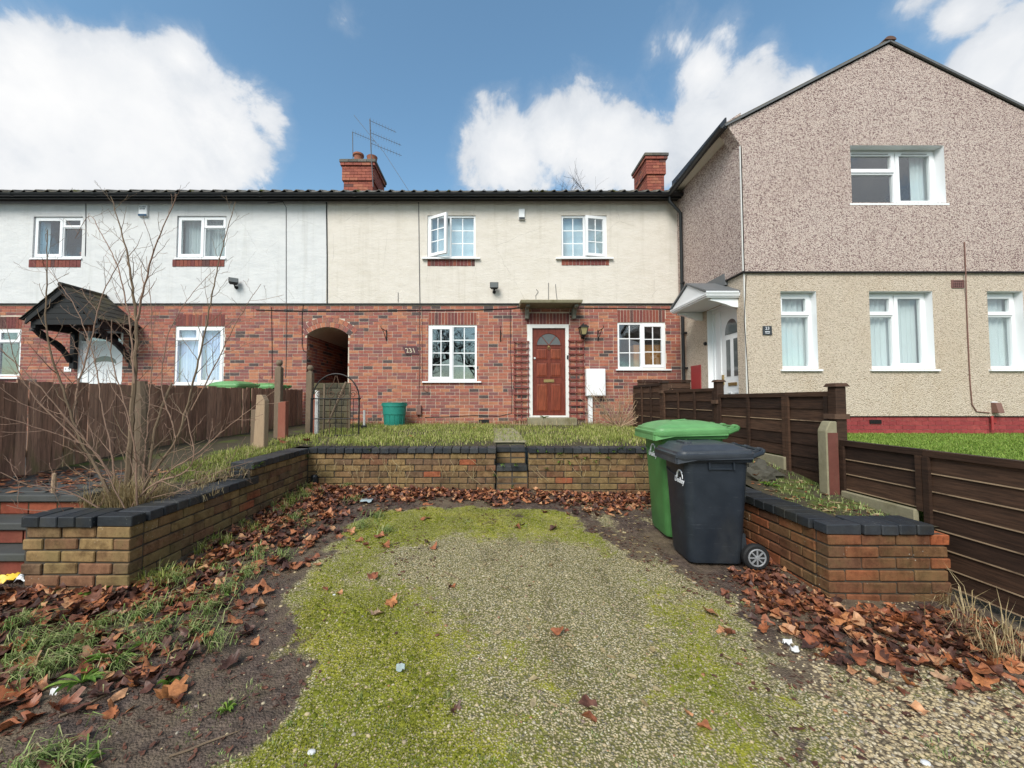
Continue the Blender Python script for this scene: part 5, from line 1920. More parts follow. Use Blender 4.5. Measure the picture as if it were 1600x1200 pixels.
def rough_bricks(mat_name, n=5, dims=(.215, .104, .067), bev=.006, seed=3):
    rr = random.Random(seed)
    out = []
    for k in range(n):
        me = bpy.data.meshes.new('brick')
        b = bmesh.new()
        bmesh.ops.create_cube(b, size=1)
        for v in b.verts:
            v.co = Vector((v.co.x * dims[0], v.co.y * dims[1], v.co.z * dims[2])) + Vector((rr.uniform(-.003, .003), rr.uniform(-.002, .002), rr.uniform(-.0022, .0022)))
        bmesh.ops.bevel(b, geom=b.edges, offset=bev * rr.uniform(.6, 1.2), segments=1, affect='EDGES', clamp_overlap=True)
        b.to_mesh(me)
        b.free()
        me.materials.append(MAT[mat_name])
        out.append(me)
    return out


GB = rough_bricks('garden brick')
MBK = rough_bricks('mossy block', 3, seed=8)
GR_ = rough_bricks('garden brick red', seed=5)
CB = rough_bricks('engineering brick', dims=(.105, .225, .066), bev=.007, seed=9)


def run(parent, p0, p1, ztop, zbot, meshes, nrm, phase=0, start=0.0):
    """courses of stretchers along p0 -> p1; nrm is the outward side"""
    p0, p1, nrm = Vector((*p0, 0)), Vector((*p1, 0)), Vector((*nrm, 0))
    L = (p1 - p0).length
    d = (p1 - p0) / L
    ang = math.atan2(d.y, d.x)
    z = ztop
    r = 0
    while z > zbot:
        u = start - (BL / 2 if (r + phase) % 2 else 0)
        while u < L - .02:
            a, b = max(u, 0), min(u + BL, L)
            if b - a > .035:
                c = p0 + d * ((a + b) / 2) - nrm * (.052 + R.uniform(-.003, .002))
                inst(R.choice(meshes), 'brick', parent, (c.x, c.y, z - CO / 2 + R.uniform(-.002, .002)), (R.uniform(-.012, .012), R.uniform(-.006, .006), ang + R.uniform(-.007, .007)), ((b - a - .010) / .215, 1, 1))
            u += BL
        z -= CO
        r += 1


def cope(parent, p0, p1, z, nrm, meshes=CB, w=.1125):
    p0, p1, nrm = Vector((*p0, 0)), Vector((*p1, 0)), Vector((*nrm, 0))
    L = (p1 - p0).length
    n = max(1, round(L / w))
    d = (p1 - p0) / L
    ang = math.atan2(d.y, d.x)
    for i in range(n):
        c = p0 + d * (L / n * (i + .5)) - nrm * .10
        inst(R.choice(meshes), 'coping_brick', parent, (c.x, c.y, z - .033 + R.uniform(-.002, .002)), (R.uniform(-.012, .012), R.uniform(-.01, .01), ang + R.uniform(-.012, .012)), ((L / n - .007) / .105, 1, 1))


XLW, XRW, YB = -2.30, 2.215, 5.05
YL0, YR0 = 2.58, 2.64
zcL, zcU, zcR = EYE - .745, EYE - .605, EYE - .815
YSTEP = 3.86
w1 = thing('garden_wall', 'low brown brick retaining wall round the shrub bed with blue black coping and a stepped corner', 'garden wall', (XLW, YL0, EYE - 1.3))
mb = MB()
e_ = .012
mb.box(-3.0 + e_, XLW - e_, YL0 + e_, YL0 + .20, EYE - 1.5, zcL - .07)
mb.box(XLW - .20, XLW - e_, YL0 + .201, YSTEP, EYE - 1.5, zcL - .07)
mb.box(XLW - .20, XLW - e_, YSTEP + .001, YB + .2, EYE - 1.5, zcU - .07)
mb.box(XLW - e_ + .001, .08 - e_, YB + e_, YB + .20, EYE - 1.5, zcU - .07)
mb.build('mortar_core', MAT['dark mortar'], w1)
run(w1, (XLW, YL0), (-3.0, YL0), zcL - .066, EYE - 1.32, GB, (0, -1))
run(w1, (XLW, YL0 + .105), (XLW, YB), zcL - .066, EYE - 1.30, GB, (1, 0), 1)
run(w1, (XLW, YSTEP), (XLW, YB), zcU - .066, zcL - .07, GB, (1, 0), 0)
run(w1, (XLW, YB), (.08, YB), zcU - .066, EYE - 1.22, GB, (0, -1))
cope(w1, (-2.985, YL0 - .01), (XLW - .225, YL0 - .01), zcL, (0, -1))
inst(CB[0], 'coping_brick', w1, (XLW - .105, YL0 + .048, zcL - .033), (0, 0, math.pi / 2), (1.05, 1.0, 1))
cope(w1, (XLW + .01, YL0 + .115), (XLW + .01, YSTEP + .0), zcL, (1, 0))
cope(w1, (XLW + .01, YSTEP + .0), (XLW + .01, YB - .03), zcU, (1, 0))
cope(w1, (XLW + .02, YB - .012), (.085, YB - .012), zcU, (0, -1))
for q in range(2):      # blue brick quoin where the wall steps up
    inst(CB[1], 'coping_brick', w1, (XLW - .10, YSTEP + .06, zcU - .033 - .075 * (q + 1)), (0, 0, math.pi / 2 * q), (1, 1, 1.05))
o = MB().lathe([(.035, -.03), (.045, 0), (.045, .18), (.03, .2)], (XLW + .10, YB - .02, EYE - 1.14), 12).build('drain_pipe', MAT['black plastic'], w1)

w2_ = thing('garden_wall', 'brick retaining wall from the garden steps to the fence, with blue black coping behind the wheelie bins', 'garden wall', (XRW, YR0, EYE - 1.4))
mb = MB()
mb.box(.49 + e_, XRW + e_ - .001, YB + e_, YB + .2, EYE - 1.5, zcU - .07)
mb.box(XRW + e_, XRW + .2, YR0 + .201, YB + .2, EYE - 1.6, zcR - .07)
mb.box(XRW + e_, 3.0 - e_, YR0 + e_, YR0 + .20, EYE - 1.6, zcR - .07)
mb.build('mortar_core', MAT['dark mortar'], w2_)
run(w2_, (.49, YB), (XRW, YB), zcU - .066, EYE - 1.24, GB, (0, -1), 1)
run(w2_, (XRW, YR0 + .105), (XRW, YB), zcR - .066, EYE - 1.36, GR_, (-1, 0), 1)
run(w2_, (XRW, YR0), (3.02, YR0), zcR - .066, EYE - 1.42, GR_, (0, -1))
cope(w2_, (.485, YB - .012), (XRW - .03, YB - .012), zcU, (0, -1))
cope(w2_, (XRW - .01, YB - .03), (XRW - .01, YR0 + .115), zcR, (-1, 0))
cope(w2_, (XRW + .225, YR0 - .01), (2.90, YR0 - .01), zcR, (0, -1))
inst(CB[2], 'coping_brick', w2_, (XRW + .105, YR0 + .048, zcR - .033), (0, 0, math.pi / 2), (1.05, 1.0, 1))
# upper end of the side wall rises to the back wall
# steps in the gap
gs = thing('garden_steps', 'narrow blue brick garden steps in the gap of the retaining wall', 'steps', (.285, YB + .2, EYE - 1.15))
mb = MB()
mb.box(.085, .485, YB + .035, YB + .35, EYE - 1.4, EYE - .90)
mb.box(.085, .485, YB + .351, YB + .60, EYE - 1.4, EYE - .70)
mb.build('step_core', MAT['dark mortar'], gs)
for i in range(2):
    for k, (yy, zz) in enumerate(((YB + .02, EYE - .835), (YB + .335, EYE - .635))):
        inst(R.choice(CB), 'tread_brick', gs, (.085 + .1 + .2 * i, yy + .11, zz - .033), (0, 0, R.uniform(-.01, .01)), (1.86, 1.05, 1))
    for k, (yy, z0_, n_) in enumerate(((YB + .03, EYE - .905, 3), (YB + .345, EYE - .705, 2))):
        for j in range(n_):
            inst(R.choice(GB), 'brick', gs, (.085 + .1 + .2 * i, yy + .055, z0_ - CO * (j + .5)), (0, 0, R.uniform(-.01, .01)), (.19 / .215, 1, 1))
# mossy slabs from the steps to the door
slab_bm = MB()
for i in range(5):
    yy = YB + .65 + i * .62
    if yy + .5 > YF - .7:
        break
    o = MB().box(.06 + R.uniform(-.02, .02), .52 + R.uniform(-.02, .02), yy, yy + .55, EYE - .68, EYE - .60 + .012 * (yy - 5.05)).build('paving_slab', MAT['lichen concrete'], bevel=.01)
    tag(o, ['mossy slab at the head of the garden steps', 'second mossy slab from the garden steps', 'third mossy slab from the garden steps', 'fourth mossy slab from the garden steps', 'mossy slab nearest the doorstep'][i], 'slab', 'stepping slabs across the front lawn')

# steps at the end of the shrub bed, up to the side path
es = thing('entrance_steps', 'concrete steps with red brick risers beside the shrub bed', 'steps', (-3.7, 2.6, EYE - 1.3))
for i, (y0_, y1_, zt_) in enumerate(((2.62, 2.84, EYE - 1.0), (2.76, 2.98, EYE - .845), (2.97, 3.3, EYE - .705))):
    MB().box(-4.3, -3.015, y0_, y1_ + (.0 if i < 2 else 0), zt_ - .052, zt_).build('tread', MAT['paving'], es, bevel=.008)
    MB().box(-4.3, -3.02, y0_ + .045, y1_ - .02 if i < 2 else y1_, EYE - 1.5, zt_ - .053).build('riser_core', MAT['dark mortar'], es)
    n = 6
    for j in range(n):
        for q in range(2 if i == 0 else 1):
            inst(unit_brick('riser brick'), 'brick', es, (-4.3 + 1.285 / n * (j + .5), y0_ + .028, zt_ - .053 - .048 - .09 * q), (0, 0, 0), (1.285 / n - .012, .02, .082))

# ------------------------------------------------------------------ fences
def post(parent, x, y, z0, z1, w, m_, cap=True, nm='post'):
    mb = MB()
    mb.box(x - w / 2, x + w / 2, y - w / 2, y + w / 2, z0, z1)
    o = mb.build(nm, MAT[m_], parent, bevel=.005)
    if cap:
        mb = MB()
        mb.hexa([(x - w * .72, y - w * .72, z1 + .001), (x + w * .72, y - w * .72, z1 + .001), (x + w * .72, y + w * .72, z1 + .001), (x - w * .72, y + w * .72, z1 + .001)],
                [(x - w * .55, y - w * .55, z1 + .032), (x + w * .55, y - w * .55, z1 + .032), (x + w * .55, y + w * .55, z1 + .032), (x - w * .55, y + w * .55, z1 + .032)])
        mb.build('post_cap', MAT[m_], o)
    return o


XFN = 3.13
rf = thing('fence', 'dark brown lap panel fence with concrete gravel boards beside the pebbledashed house', 'fence', (XFN, 4, EYE - 1.3))


def lap_panel(y0, y1, z0, z1, parent=rf, n=None, x=XFN, rails=2, worn=.25):  # worn: share of boards given a thin pale strip along the lower edge
    n = n or max(2, round((z1 - z0) / .125))
    h_ = (z1 - z0) / n
    for i in range(n):
        a, b = z0 + h_ * i, z0 + h_ * (i + 1) + .022
        wv = [R.uniform(-.006, .006) for _ in range(4)]
        mb = MB()
        mb.hexa([(x - .020, y0, a + wv[0]), (x - .020, y1, a + wv[1]), (x - .006, y1, a + wv[1]), (x - .006, y0, a + wv[0])][::-1],
                [(x - .008, y0, b + wv[2]), (x - .008, y1, b + wv[3]), (x - .001, y1, b + wv[3]), (x - .001, y0, b + wv[2])][::-1])
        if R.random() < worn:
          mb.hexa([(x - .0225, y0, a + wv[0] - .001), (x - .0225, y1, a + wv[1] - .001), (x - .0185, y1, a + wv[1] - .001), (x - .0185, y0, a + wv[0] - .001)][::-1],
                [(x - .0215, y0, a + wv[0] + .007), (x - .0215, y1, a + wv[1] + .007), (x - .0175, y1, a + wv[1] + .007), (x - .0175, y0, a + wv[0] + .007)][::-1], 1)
        mb.build('board', [MAT['brown boards'], MAT['pale edge']], parent)
    MB().box(x - .034, x + .02, y0, y1, z1, z1 + .045).build('top_rail', MAT['brown boards'], parent)
    for i in range(rails + 1):
        yy = y0 + .022 + (y1 - y0 - .044) * i / rails
        MB().box(x - .044, x - .021, yy - .02, yy + .02, z0 - .02, z1 - .001).build('batten', MAT['brown boards'], parent)


P1, P2, P3, P4 = 3.58, 5.42, 7.12, 8.55
zt1 = UX(1240, 613, XFN).z - .045
zlow = EYE - .40
for (y, zt_) in ((P1, UX(1311, 606, XFN).z + .01), (P2, UX(1125, 597, XFN).z), (P3, UX(1040, 598, XFN).z)):
    post(rf, XFN, y, EYE - 1.2, zt_, .092, 'brown boards')
lap_panel(P1 + .05, 4.16, EYE - .80, zt1, rails=1)
lap_panel(4.162, P2 - .05, EYE - .585, zt1 - .002, rails=2)
lap_panel(P2 + .05, P3 - .05, EYE - .56, UX(1120, 606, XFN).z - .045, rails=3)
lap_panel(P3 + .05, P4, EYE - .56, UX(1020, 600, XFN).z - .045, rails=3)
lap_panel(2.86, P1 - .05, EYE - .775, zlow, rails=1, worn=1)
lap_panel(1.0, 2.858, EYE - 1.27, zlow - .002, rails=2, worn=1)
for (y0_, y1_, z0_, z1_) in ((2.9, P1 - .08, EYE - 1.05, EYE - .79), (P1 + .08, 4.15, EYE - 1.0, EYE - .81), (4.16, P2 - .06, EYE - .95, EYE - .595), (P2 + .06, P3, EYE - .9, EYE - .57)):
    MB().box(XFN - .065, XFN - .026, y0_, y1_, z0_, z1_).build('gravel_board', MAT['lichen concrete'], rf, bevel=.006)
# concrete repair spur bolted to the front post
sp = MB()
x_, y_ = XFN - .105, P1 - .01
sp.prism([(x_ - .05, y_ - .05, EYE - 1.1), (x_ + .05, y_ - .05, EYE - 1.1), (x_ + .05, y_ - .05, EYE - .19), (x_ - .01, y_ - .05, EYE - .19), (x_ - .05, y_ - .05, EYE - .27)], (0, .10, 0))
spo = sp.build('concrete_spur', MAT['lichen concrete'], rf, bevel=.008)
MB().box(x_ - .040, x_ + .049, y_ - .053, y_ - .0505, EYE - .95, EYE - .29).build('painted_face', MAT['worn red paint'], spo)
MB().box(XFN - .075, XFN + .06, P1 - .06, P1 + .06, EYE - .17, EYE - .125).build('steel_band', MAT['rust'], rf)
MB().box(XFN - .075, XFN + .06, P2 - .06, P2 + .06, EYE - .05, EYE + .0).build('steel_band', MAT['rust'], rf)
MB().box(XFN - .075, XFN + .06, P3 - .06, P3 + .06, EYE + .12, EYE + .17).build('steel_band', MAT['rust'], rf)
# short return of fence towards the side door
rr = thing('fence', 'short dark fence return behind the lap panels near the downpipe', 'fence', (3.8, 8.55, EYE - .6))
for i in range(8):
    z0_ = EYE - .55 + .115 * i
    MB().hexa([(3.2, 8.56, z0_), (XR - .13, 8.56, z0_), (XR - .13, 8.58, z0_), (3.2, 8.58, z0_)], [(3.2, 8.574, z0_ + .13), (XR - .13, 8.574, z0_ + .13), (XR - .13, 8.58, z0_ + .13), (3.2, 8.58, z0_ + .13)]).build('board', MAT['brown boards'], rr)
MB().box(3.2, XR - .13, 8.54, 8.60, EYE + .39, EYE + .43).build('top_rail', MAT['brown boards'], rr)

XLF = -4.35
lf = thing('fence', 'reddish brown close board fence behind the bare shrub', 'fence', (XLF, 5.5, zPATH))
y = 1.6
i = 0
while y < 9.1:
    wd_ = R.uniform(.088, .108)
    gap = R.choice([.004, .006, .010, .016])
    if 6.75 < y < 7.1 and i % 2:
        gap = .05
    zt_ = EYE + .19 + .012 * (y - 3.5) + R.uniform(-.015, .02) - .02
    t = R.uniform(-.006, .006)
    mb = MB()
    mb.box(XLF + t, XLF + t + .016, y, y + wd_, zPATH - .02 + R.uniform(-.02, .03), zt_)
    mb.build('paling', MAT['palings'], lf)
    y += wd_ + gap
    i += 1
for zz in (EYE - .5, EYE - .02):
    MB().box(XLF - .055, XLF - .008, 1.6, 9.1, zz - .04, zz + .04).build('rail', MAT['weathered timber'], lf)
for yy in (2.4, 4.45, 6.5, 8.4):
    MB().box(XLF - .135, XLF - .056, yy, yy + .08, zPATH - .2, EYE + .16).build('post', MAT['weathered timber'], lf)

# timber posts by the iron gate
def ball_post(label, px, py0, py1, Y, w, m_, fin_m):
    b = U(px, py1, Y)
    zt_ = U(px, py0, Y).z
    o = thing('gate_post', label, 'post', (b.x, Y, zPATH), 'timber gate posts by the side path')
    MB().box(b.x - w / 2, b.x + w / 2, Y - w / 2, Y + w / 2, zPATH - .1, zt_ - .13).build('shaft', MAT[m_], o, bevel=.006)
    pr = [(0, .125), (.03, .12), (.047, .095), (.05, .07), (.043, .045), (.024, .03), (.03, .018), (.042, .01), (.042, 0)][::-1]
    MB().lathe(pr, (b.x, Y, zt_ - .129), 14).build('finial', MAT[fin_m], o, smooth=True)


ball_post('weathered gate post with a ball finial in front of the green lids', 434, 562, 690, 6.4, .098, 'weathered timber', 'weathered timber')
ball_post('weathered gate post with a ball finial at the passage mouth', 483, 570, 684, 6.7, .098, 'weathered timber', 'weathered timber')
b = U(442, 690, 6.15)
o = MB().hexa([(b.x - .06, 6.1, zPATH - .1), (b.x + .06, 6.1, zPATH - .1), (b.x + .06, 6.2, zPATH - .1), (b.x - .06, 6.2, zPATH - .1)], [(b.x - .06, 6.1, U(442, 629, 6.15).z), (b.x + .055, 6.1, U(442, 627, 6.15).z), (b.x + .055, 6.2, U(442, 627, 6.15).z), (b.x - .06, 6.2, U(442, 629, 6.15).z)]).build('timber_stub', MAT['red stained timber'], bevel=.005)
tag(o, 'short flat topped post with flaking red stain against the finial post', 'post')
b = U(406, 705, 4.9)
zt_ = U(406, 617, 4.9).z
zz0 = float(terr_z(b.x, 4.9)) - .15
o = MB().prism([(b.x - .065, 4.85, zz0), (b.x + .075, 4.85, zz0), (b.x + .075, 4.85, zt_ - .07), (b.x + .035, 4.85, zt_), (b.x - .03, 4.85, zt_)], (0, .10, 0)).build('timber_post', MAT['pale timber'], bevel=.006)
tag(o, 'pale timber post with a chamfered top standing in the shrub bed', 'post')
b = U(399, 700, 5.1)
o = MB().box(b.x - .05, b.x + .05, 5.07, 5.17, zPATH - .1, U(402, 640, 5.1).z).build('timber_stub', MAT['weathered timber'], bevel=.005)
tag(o, 'dark weathered stub close behind the pale chamfered post', 'post')
# painted boards on the second finial post
b = U(491, 685, 6.62)
bs = thing('painted_post', 'narrow post striped with black, red and white paint beside the iron gate', 'post', (b.x, 6.62, zPATH))
for k, (a0, a1, m_) in enumerate(((486.5, 489.5, 'black timber'), (489.7, 493.2, 'red stained timber'), (493.4, 498, 'old white paint'))):
    MB().box(U(a0, 650, 6.62).x, U(a1, 650, 6.62).x, 6.58, 6.62 + .01 * k, zPATH - .05, U(490, 622 - 6 * k, 6.6).z).build('stripe_board', MAT[m_], bs)

# iron gate
yg = 6.50
gl, gr = U(488, 640, yg).x, U(561, 640, yg).x
zb_ = U(520, 686, yg).z
zs_ = U(520, 623, yg).z
gt = thing('iron_gate', 'arched black wrought iron gate with scrollwork standing open on the lawn', 'gate', ((gl + gr) / 2, yg, zb_))
gw = (gr - gl) / 2
gc = (gl + gr) / 2
zc_ = U(524, 584, yg).z
mb = MB()
mb.tube([(gc - gw * math.cos(t), yg, zs_ + (zc_ - zs_) * math.sin(t)) for t in [math.pi * k / 20 for k in range(21)]], .011, 6)
mb.tube([(gl, yg, zb_ - .05), (gl, yg, zs_)], .014, 6)
mb.tube([(gr, yg, zb_ - .05), (gr, yg, zs_)], .014, 6)
for zz in (zs_, zb_ + .06, (zs_ + zb_) / 2):
    mb.tube([(gl, yg, zz), (gr, yg, zz)], .010, 6)
mb.build('frame', MAT['black metal'], gt)
for k in range(1, 8):
    xx = gl + (gr - gl) * k / 8
    MB().tube([(xx, yg, zb_), (xx, yg, zs_)], .006, 5).build('bar', MAT['rust' if k % 3 == 0 else 'black metal'], gt)
mb = MB()


def scroll(cx, cz, s, sgn, turns=1.6, up=1):
    pts = []
    for k in range(22):
        t = k / 21
        a = t * turns * 2 * math.pi
        r = s * (1 - .8 * t)
        pts.append((cx + sgn * r * math.cos(a), yg, cz + up * r * math.sin(a)))
    return pts


for sgn in (-1, 1):
    cx_ = gc + sgn * gw * .32
    pts = [(gc + sgn * .01, yg, zc_ - .03), (gc + sgn * gw * .12, yg, zs_ + (zc_ - zs_) * .62), (gc + sgn * gw * .36, yg, zs_ + .13)] + scroll(gc + sgn * gw * .20, zs_ + .075, .065, sgn, 1.5, -1)
    mb.tube(pts, .007, 5)
    mb.tube(scroll(gc + sgn * gw * .72, zs_ + .075, .07, sgn, 1.7, 1), .006, 5)
mb.build('scrollwork', MAT['rust'], gt)
for xx in (gl, gr):
    MB().lathe([(0, -.02), (.028, -.01), (.03, .01), (.012, .02), (0, .05)], (xx, yg, zs_), 10).build('knuckle', MAT['black metal'], gt)

# leaning pole, laths and low mossy wall at the passage mouth
mb = MB()
mb.tube([U(513, 660, 7.4), U(541, 597, 7.4)], [.022, .026], 7)
tag(mb.build('leaning_pole', MAT['weathered timber']), 'weathered pole leaning across the passage mouth behind the iron gate', 'pole')
lw = thing('low_wall', 'low mossy block wall across the passage mouth behind the iron gate', 'wall', (U(520, 640, 7.9).x, 7.9, zPATH))
lx0, lx1 = U(488, 640, 7.9).x, U(546, 640, 7.9).x
lzt = U(520, 598, 7.9).z
MB().box(lx0 + .01, lx1 - .01, 7.912, 8.0, zPATH - .1, lzt - .005).build('core', MAT['dark mortar'], lw)
for r_ in range(9):
    zz = lzt - (lzt - zPATH) / 9 * (r_ + .5)
    nn = 3
    for k in range(nn + (r_ % 2)):
        s_ = (lx1 - lx0) / nn
        a_, b_ = max(lx0, lx0 + s_ * (k - (.5 if r_ % 2 else 0))), min(lx1, lx0 + s_ * (k + 1 - (.5 if r_ % 2 else 0)))
        inst(MBK[k % 3], 'brick', lw, ((a_ + b_) / 2, 7.95, zz), (0, 0, 0), ((b_ - a_ - .01) / .215, 1, ((lzt - zPATH) / 9 - .01) / .067))
for (px, lab) in ((506, 'thin upright lath behind the iron gate scroll'), (546, 'upright timber batten at the edge of the passage')):
    b = U(px, 670, 7.6)
    o = MB().box(b.x - .014, b.x + .014, 7.58, 7.61, zPATH, U(px, 600, 7.6).z).build('lath', MAT['weathered timber'])
    tag(o, lab, 'lath')
b = U(569, 664, 7.9)
o = thing('standpipe', 'short pale pipe stub on a dark base standing in the lawn', 'pipe', (b.x, 7.9, EYE - .6))
MB().tube([(b.x, 7.9, EYE - .62), (b.x, 7.9, U(569, 641, 7.9).z)], .022, 10).build('pipe', MAT['pale metal'], o)
MB().box(b.x - .05, b.x + .05, 7.86, 7.94, EYE - .63, EYE - .50).build('base', MAT['black plastic'], o, bevel=.01)

# teal dustbin
b = U(616, 668, 8.75)
xl_, xr_ = U(597, 640, 8.75).x, U(634.5, 640, 8.75).x
r_ = (xr_ - xl_) / 2
zt_ = U(616, 629, 8.75).z
z0_ = float(terr_z(b.x, 8.75))
td = thing('dustbin', 'teal plastic dustbin on the grass against the brick wall', 'dustbin', (b.x, 8.75, z0_))
H = zt_ - z0_
c_ = (b.x, 8.75, z0_)
pr = [(0, 0), (r_ * .78, 0), (r_ * .80, .01)] + [(r_ * (.80 + .14 * t), H * .8 * t) for t in (.3, .6, 1)] + [(r_ * .97, H * .81), (r_ * .97, H * .84), (r_ * 1.0, H * .85), (r_ * 1.0, H * .95), (r_ * 1.02, H * .96), (r_ * 1.02, H), (r_ * .97, H), (r_ * .93, H * .5), (0, H * .45)]
MB().lathe(pr, c_, 28).build('tub', MAT['teal plastic'], td, smooth=True)
mb = MB()
for k in range(14):
    t = 2 * math.pi * k / 14
    q0 = Vector(c_) + Vector((math.cos(t) * r_ * .81, math.sin(t) * r_ * .81, .03))
    q1 = Vector(c_) + Vector((math.cos(t) * r_ * .945, math.sin(t) * r_ * .945, H * .80))
    mb.tube([q0, q1], .008, 4)
stuff(mb.build('rib', MAT['teal plastic'], td))
for sgn in (-1, 1):
    MB().box(b.x + sgn * r_ * .98 - .02, b.x + sgn * r_ * .98 + .02, 8.70, 8.80, zt_ - H * .14, zt_ - H * .04).build('handle', MAT['teal plastic'], td, bevel=.006)


# ------------------------------------------------------------------ wheelie bins
def rrect(x0, x1, y0, y1, z, r, n=4):
    pts = []
    for (cx, cy, a0) in ((x1 - r, y1 - r, 0), (x0 + r, y1 - r, 90), (x0 + r, y0 + r, 180), (x1 - r, y0 + r, 270)):
        for k in range(n + 1):
            t = rad(a0 + 90 * k / n)
            pts.append(Vector((cx + r * math.cos(t), cy + r * math.sin(t), z)))
    return pts


def wheelie(label, loc, rz_, s, body_m, lid_m, dome, group):
    o = thing('wheelie_bin', label, 'wheelie bin', loc, group, rz_)
    o.scale = (s, s, s)
    L = dict(parent=o, local=True)
    mb = MB()
    mb.loft([rrect(-.195, .20, -.165, .165, .028, .05), rrect(-.205, .20, -.175, .175, .06, .055), rrect(-.225, .225, -.20, .20, .50, .06), rrect(-.238, .238, -.222, .222, .80, .06),
             rrect(-.240, .245, -.226, .226, .845, .06), rrect(-.215, .22, -.20, .20, .845, .05), rrect(-.19, .19, -.17, .17, .3, .05)])
    body = mb.build('body', MAT[body_m], smooth=True, **L)
    # wheel-well step and lifting comb under the rim
    mb = MB()
    mb.loft([rrect(-.262, .262, -.240, .240, .800, .055), rrect(-.268, .268, -.245, .245, .815, .055), rrect(-.268, .268, -.245, .245, .846, .055), rrect(-.236, .24, -.222, .222, .848, .05)], cap=False)
    mb.build('rim', MAT[body_m], smooth=True, **L)
    mb = MB()
    for k in (-1, 1):
        mb.box(.02 + k * .09 - .006, .02 + k * .09 + .006, -.238, -.216, .745, .81)
    mb.box(-.06, .10, -.230, -.2195, .745, .755)
    mb.build('side_rib', MAT[body_m], **L)
    # raised band moulded across the front, lower edge swept
    mb = MB()
    pts = [(-.238, -.16, .70), (-.2375, -.08, .675), (-.237, 0, .665), (-.2375, .08, .675), (-.238, .16, .70)]
    mb.tube(pts, .0045, 5)
    mb.build('moulded_line', MAT[body_m], smooth=True, **L)
    # lid
    mb = MB()
    fx, bx, yy = -.315, .275, .268
    rings = [rrect(fx + .01, bx, -yy + .006, yy - .006, .835, .07), rrect(fx, bx, -yy, yy, .85, .07), rrect(fx, bx, -yy, yy, .872, .07), rrect(fx + .018, bx - .01, -yy + .02, yy - .02, .876, .06),
             rrect(fx + .022, bx - .012, -yy + .024, yy - .024, .893, .06), rrect(fx + .045, bx - .03, -yy + .045, yy - .045, .897, .055)]
    if dome:
        for t in range(1, 7):
            a = t / 6
            k = .045 + .19 * a ** 1.6
            rings.append(rrect(fx + k, bx - .03 - .14 * a, -yy + k, yy - k, .897 + .036 * math.sin(a * math.pi / 2), .05))
    else:
        rings += [rrect(fx + .06, bx - .05, -yy + .06, yy - .06, .905, .05), rrect(fx + .085, bx - .12, -yy + .085, yy - .085, .930, .045), rrect(fx + .10, bx - .13, -yy + .10, yy - .10, .932, .04)]
    mb.loft(rings)
    mb.xf(lambda p: Vector((p.x, p.y, p.z - max(0, (-.10 - p.x)) * .10)))
    lid = mb.build('lid', MAT[lid_m], smooth=True, **L)
    # drooping front lip
    mb = MB()
    for sgn in (-1, 1):
        pts = [(fx + .01, sgn * (yy - .03)), (fx + .15, sgn * (yy - .002)), (bx - .04, sgn * (yy - .002))]
        q = [(x_, y_, .84 - max(0, (-.10 - x_)) * .10) for x_, y_ in pts]
        q2 = [(x_, y_, z_ - d_) for (x_, y_, z_), d_ in zip(q, (.035, .014, .010))]
        mb.prism([q[0], q[1], q[2], q2[2], q2[1], q2[0]], (0, -sgn * .012, 0))
    mb.box(fx + .002, fx + .02, -yy + .05, yy - .05, .785, .825)
    mb.build('lid_lip', MAT[lid_m], **L)
    if dome:      # embossed leaf-like ridges
        mb = MB()
        for k in range(5):
            a = -.5 + k * .25
            mb.tube([(-.12 + .02 * k, -.08 + .02 * k, .931), (-.02 + .02 * k, .0 + .03 * k - .05, .936), (.06, .06 + .01 * k - .03, .931)], .006, 5)
        stuff(mb.build('embossed_ridge', MAT[lid_m], **L))
    else:
        mb = MB()
        mb.loft([rrect(-.19, -.12, -.09, .09, .885, .02), rrect(-.185, -.125, -.085, .085, .937, .02)])
        mb.build('grip', MAT[lid_m], smooth=True, **L)
    # handle bar behind the hinge
    mb = MB()
    mb.tube([(.235, -.245, .845), (.315, -.235, .875), (.335, -.215, .885), (.335, .215, .885), (.315, .235, .875), (.235, .245, .845)], .017, 8)
    mb.build('handle_bar', MAT[body_m], smooth=True, **L)
    for yk in (-.17, 0, .17):
        mb = MB()
        mb.tube([(.335, yk - .02, .885), (.335, yk + .02, .885)], .024, 8)
        mb.bar((.26, yk, .866), (.335, yk, .884), .03, .02)
        mb.build('hinge', MAT[lid_m], **L)
    mb = MB()
    mb.tube([(.262, -.225, .098), (.262, .225, .098)], .012, 8)
    mb.build('axle', MAT['black metal'], **L)
    mb = MB()
    mb.hexa([(.15, -.16, .05), (.235, -.16, .09), (.235, .16, .09), (.15, .16, .05)], [(.15, -.16, .25), (.22, -.16, .25), (.22, .16, .25), (.15, .16, .25)])
    mb.build('axle_block', MAT[body_m], **L)
    for sgn in (-1, 1):
        c = (.262, sgn * .205, .098)
        tyre = MB().lathe([(.060, -.024), (.084, -.025), (.095, -.016), (.098, 0), (.095, .016), (.084, .025), (.060, .024)], c, 26, 'y').build('wheel', MAT['rubber'], smooth=True, **L)
        mb = MB()
        for fy in (-1, 1):
            ring_ = [Vector(c) + Vector((.060 * math.cos(2 * math.pi * k / 24), fy * .0255, .060 * math.sin(2 * math.pi * k / 24))) for k in range(25)]
            mb.tube(ring_, .0065, 6)
            mb.lathe([(.0, fy * .034), (.012, fy * .033), (.018, fy * .026), (.018, fy * .02)], c, 12, 'y')
            for k in range(8):
                t = 2 * math.pi * k / 8
                mb.bar(Vector(c) + Vector((.012 * math.cos(t), fy * .0262, .012 * math.sin(t))), Vector(c) + Vector((.058 * math.cos(t), fy * .0262, .058 * math.sin(t))), .010, .008, (0, 1, 0))
        mb.build('rim', MAT['wheel grey'], tyre, local=True)
    return o


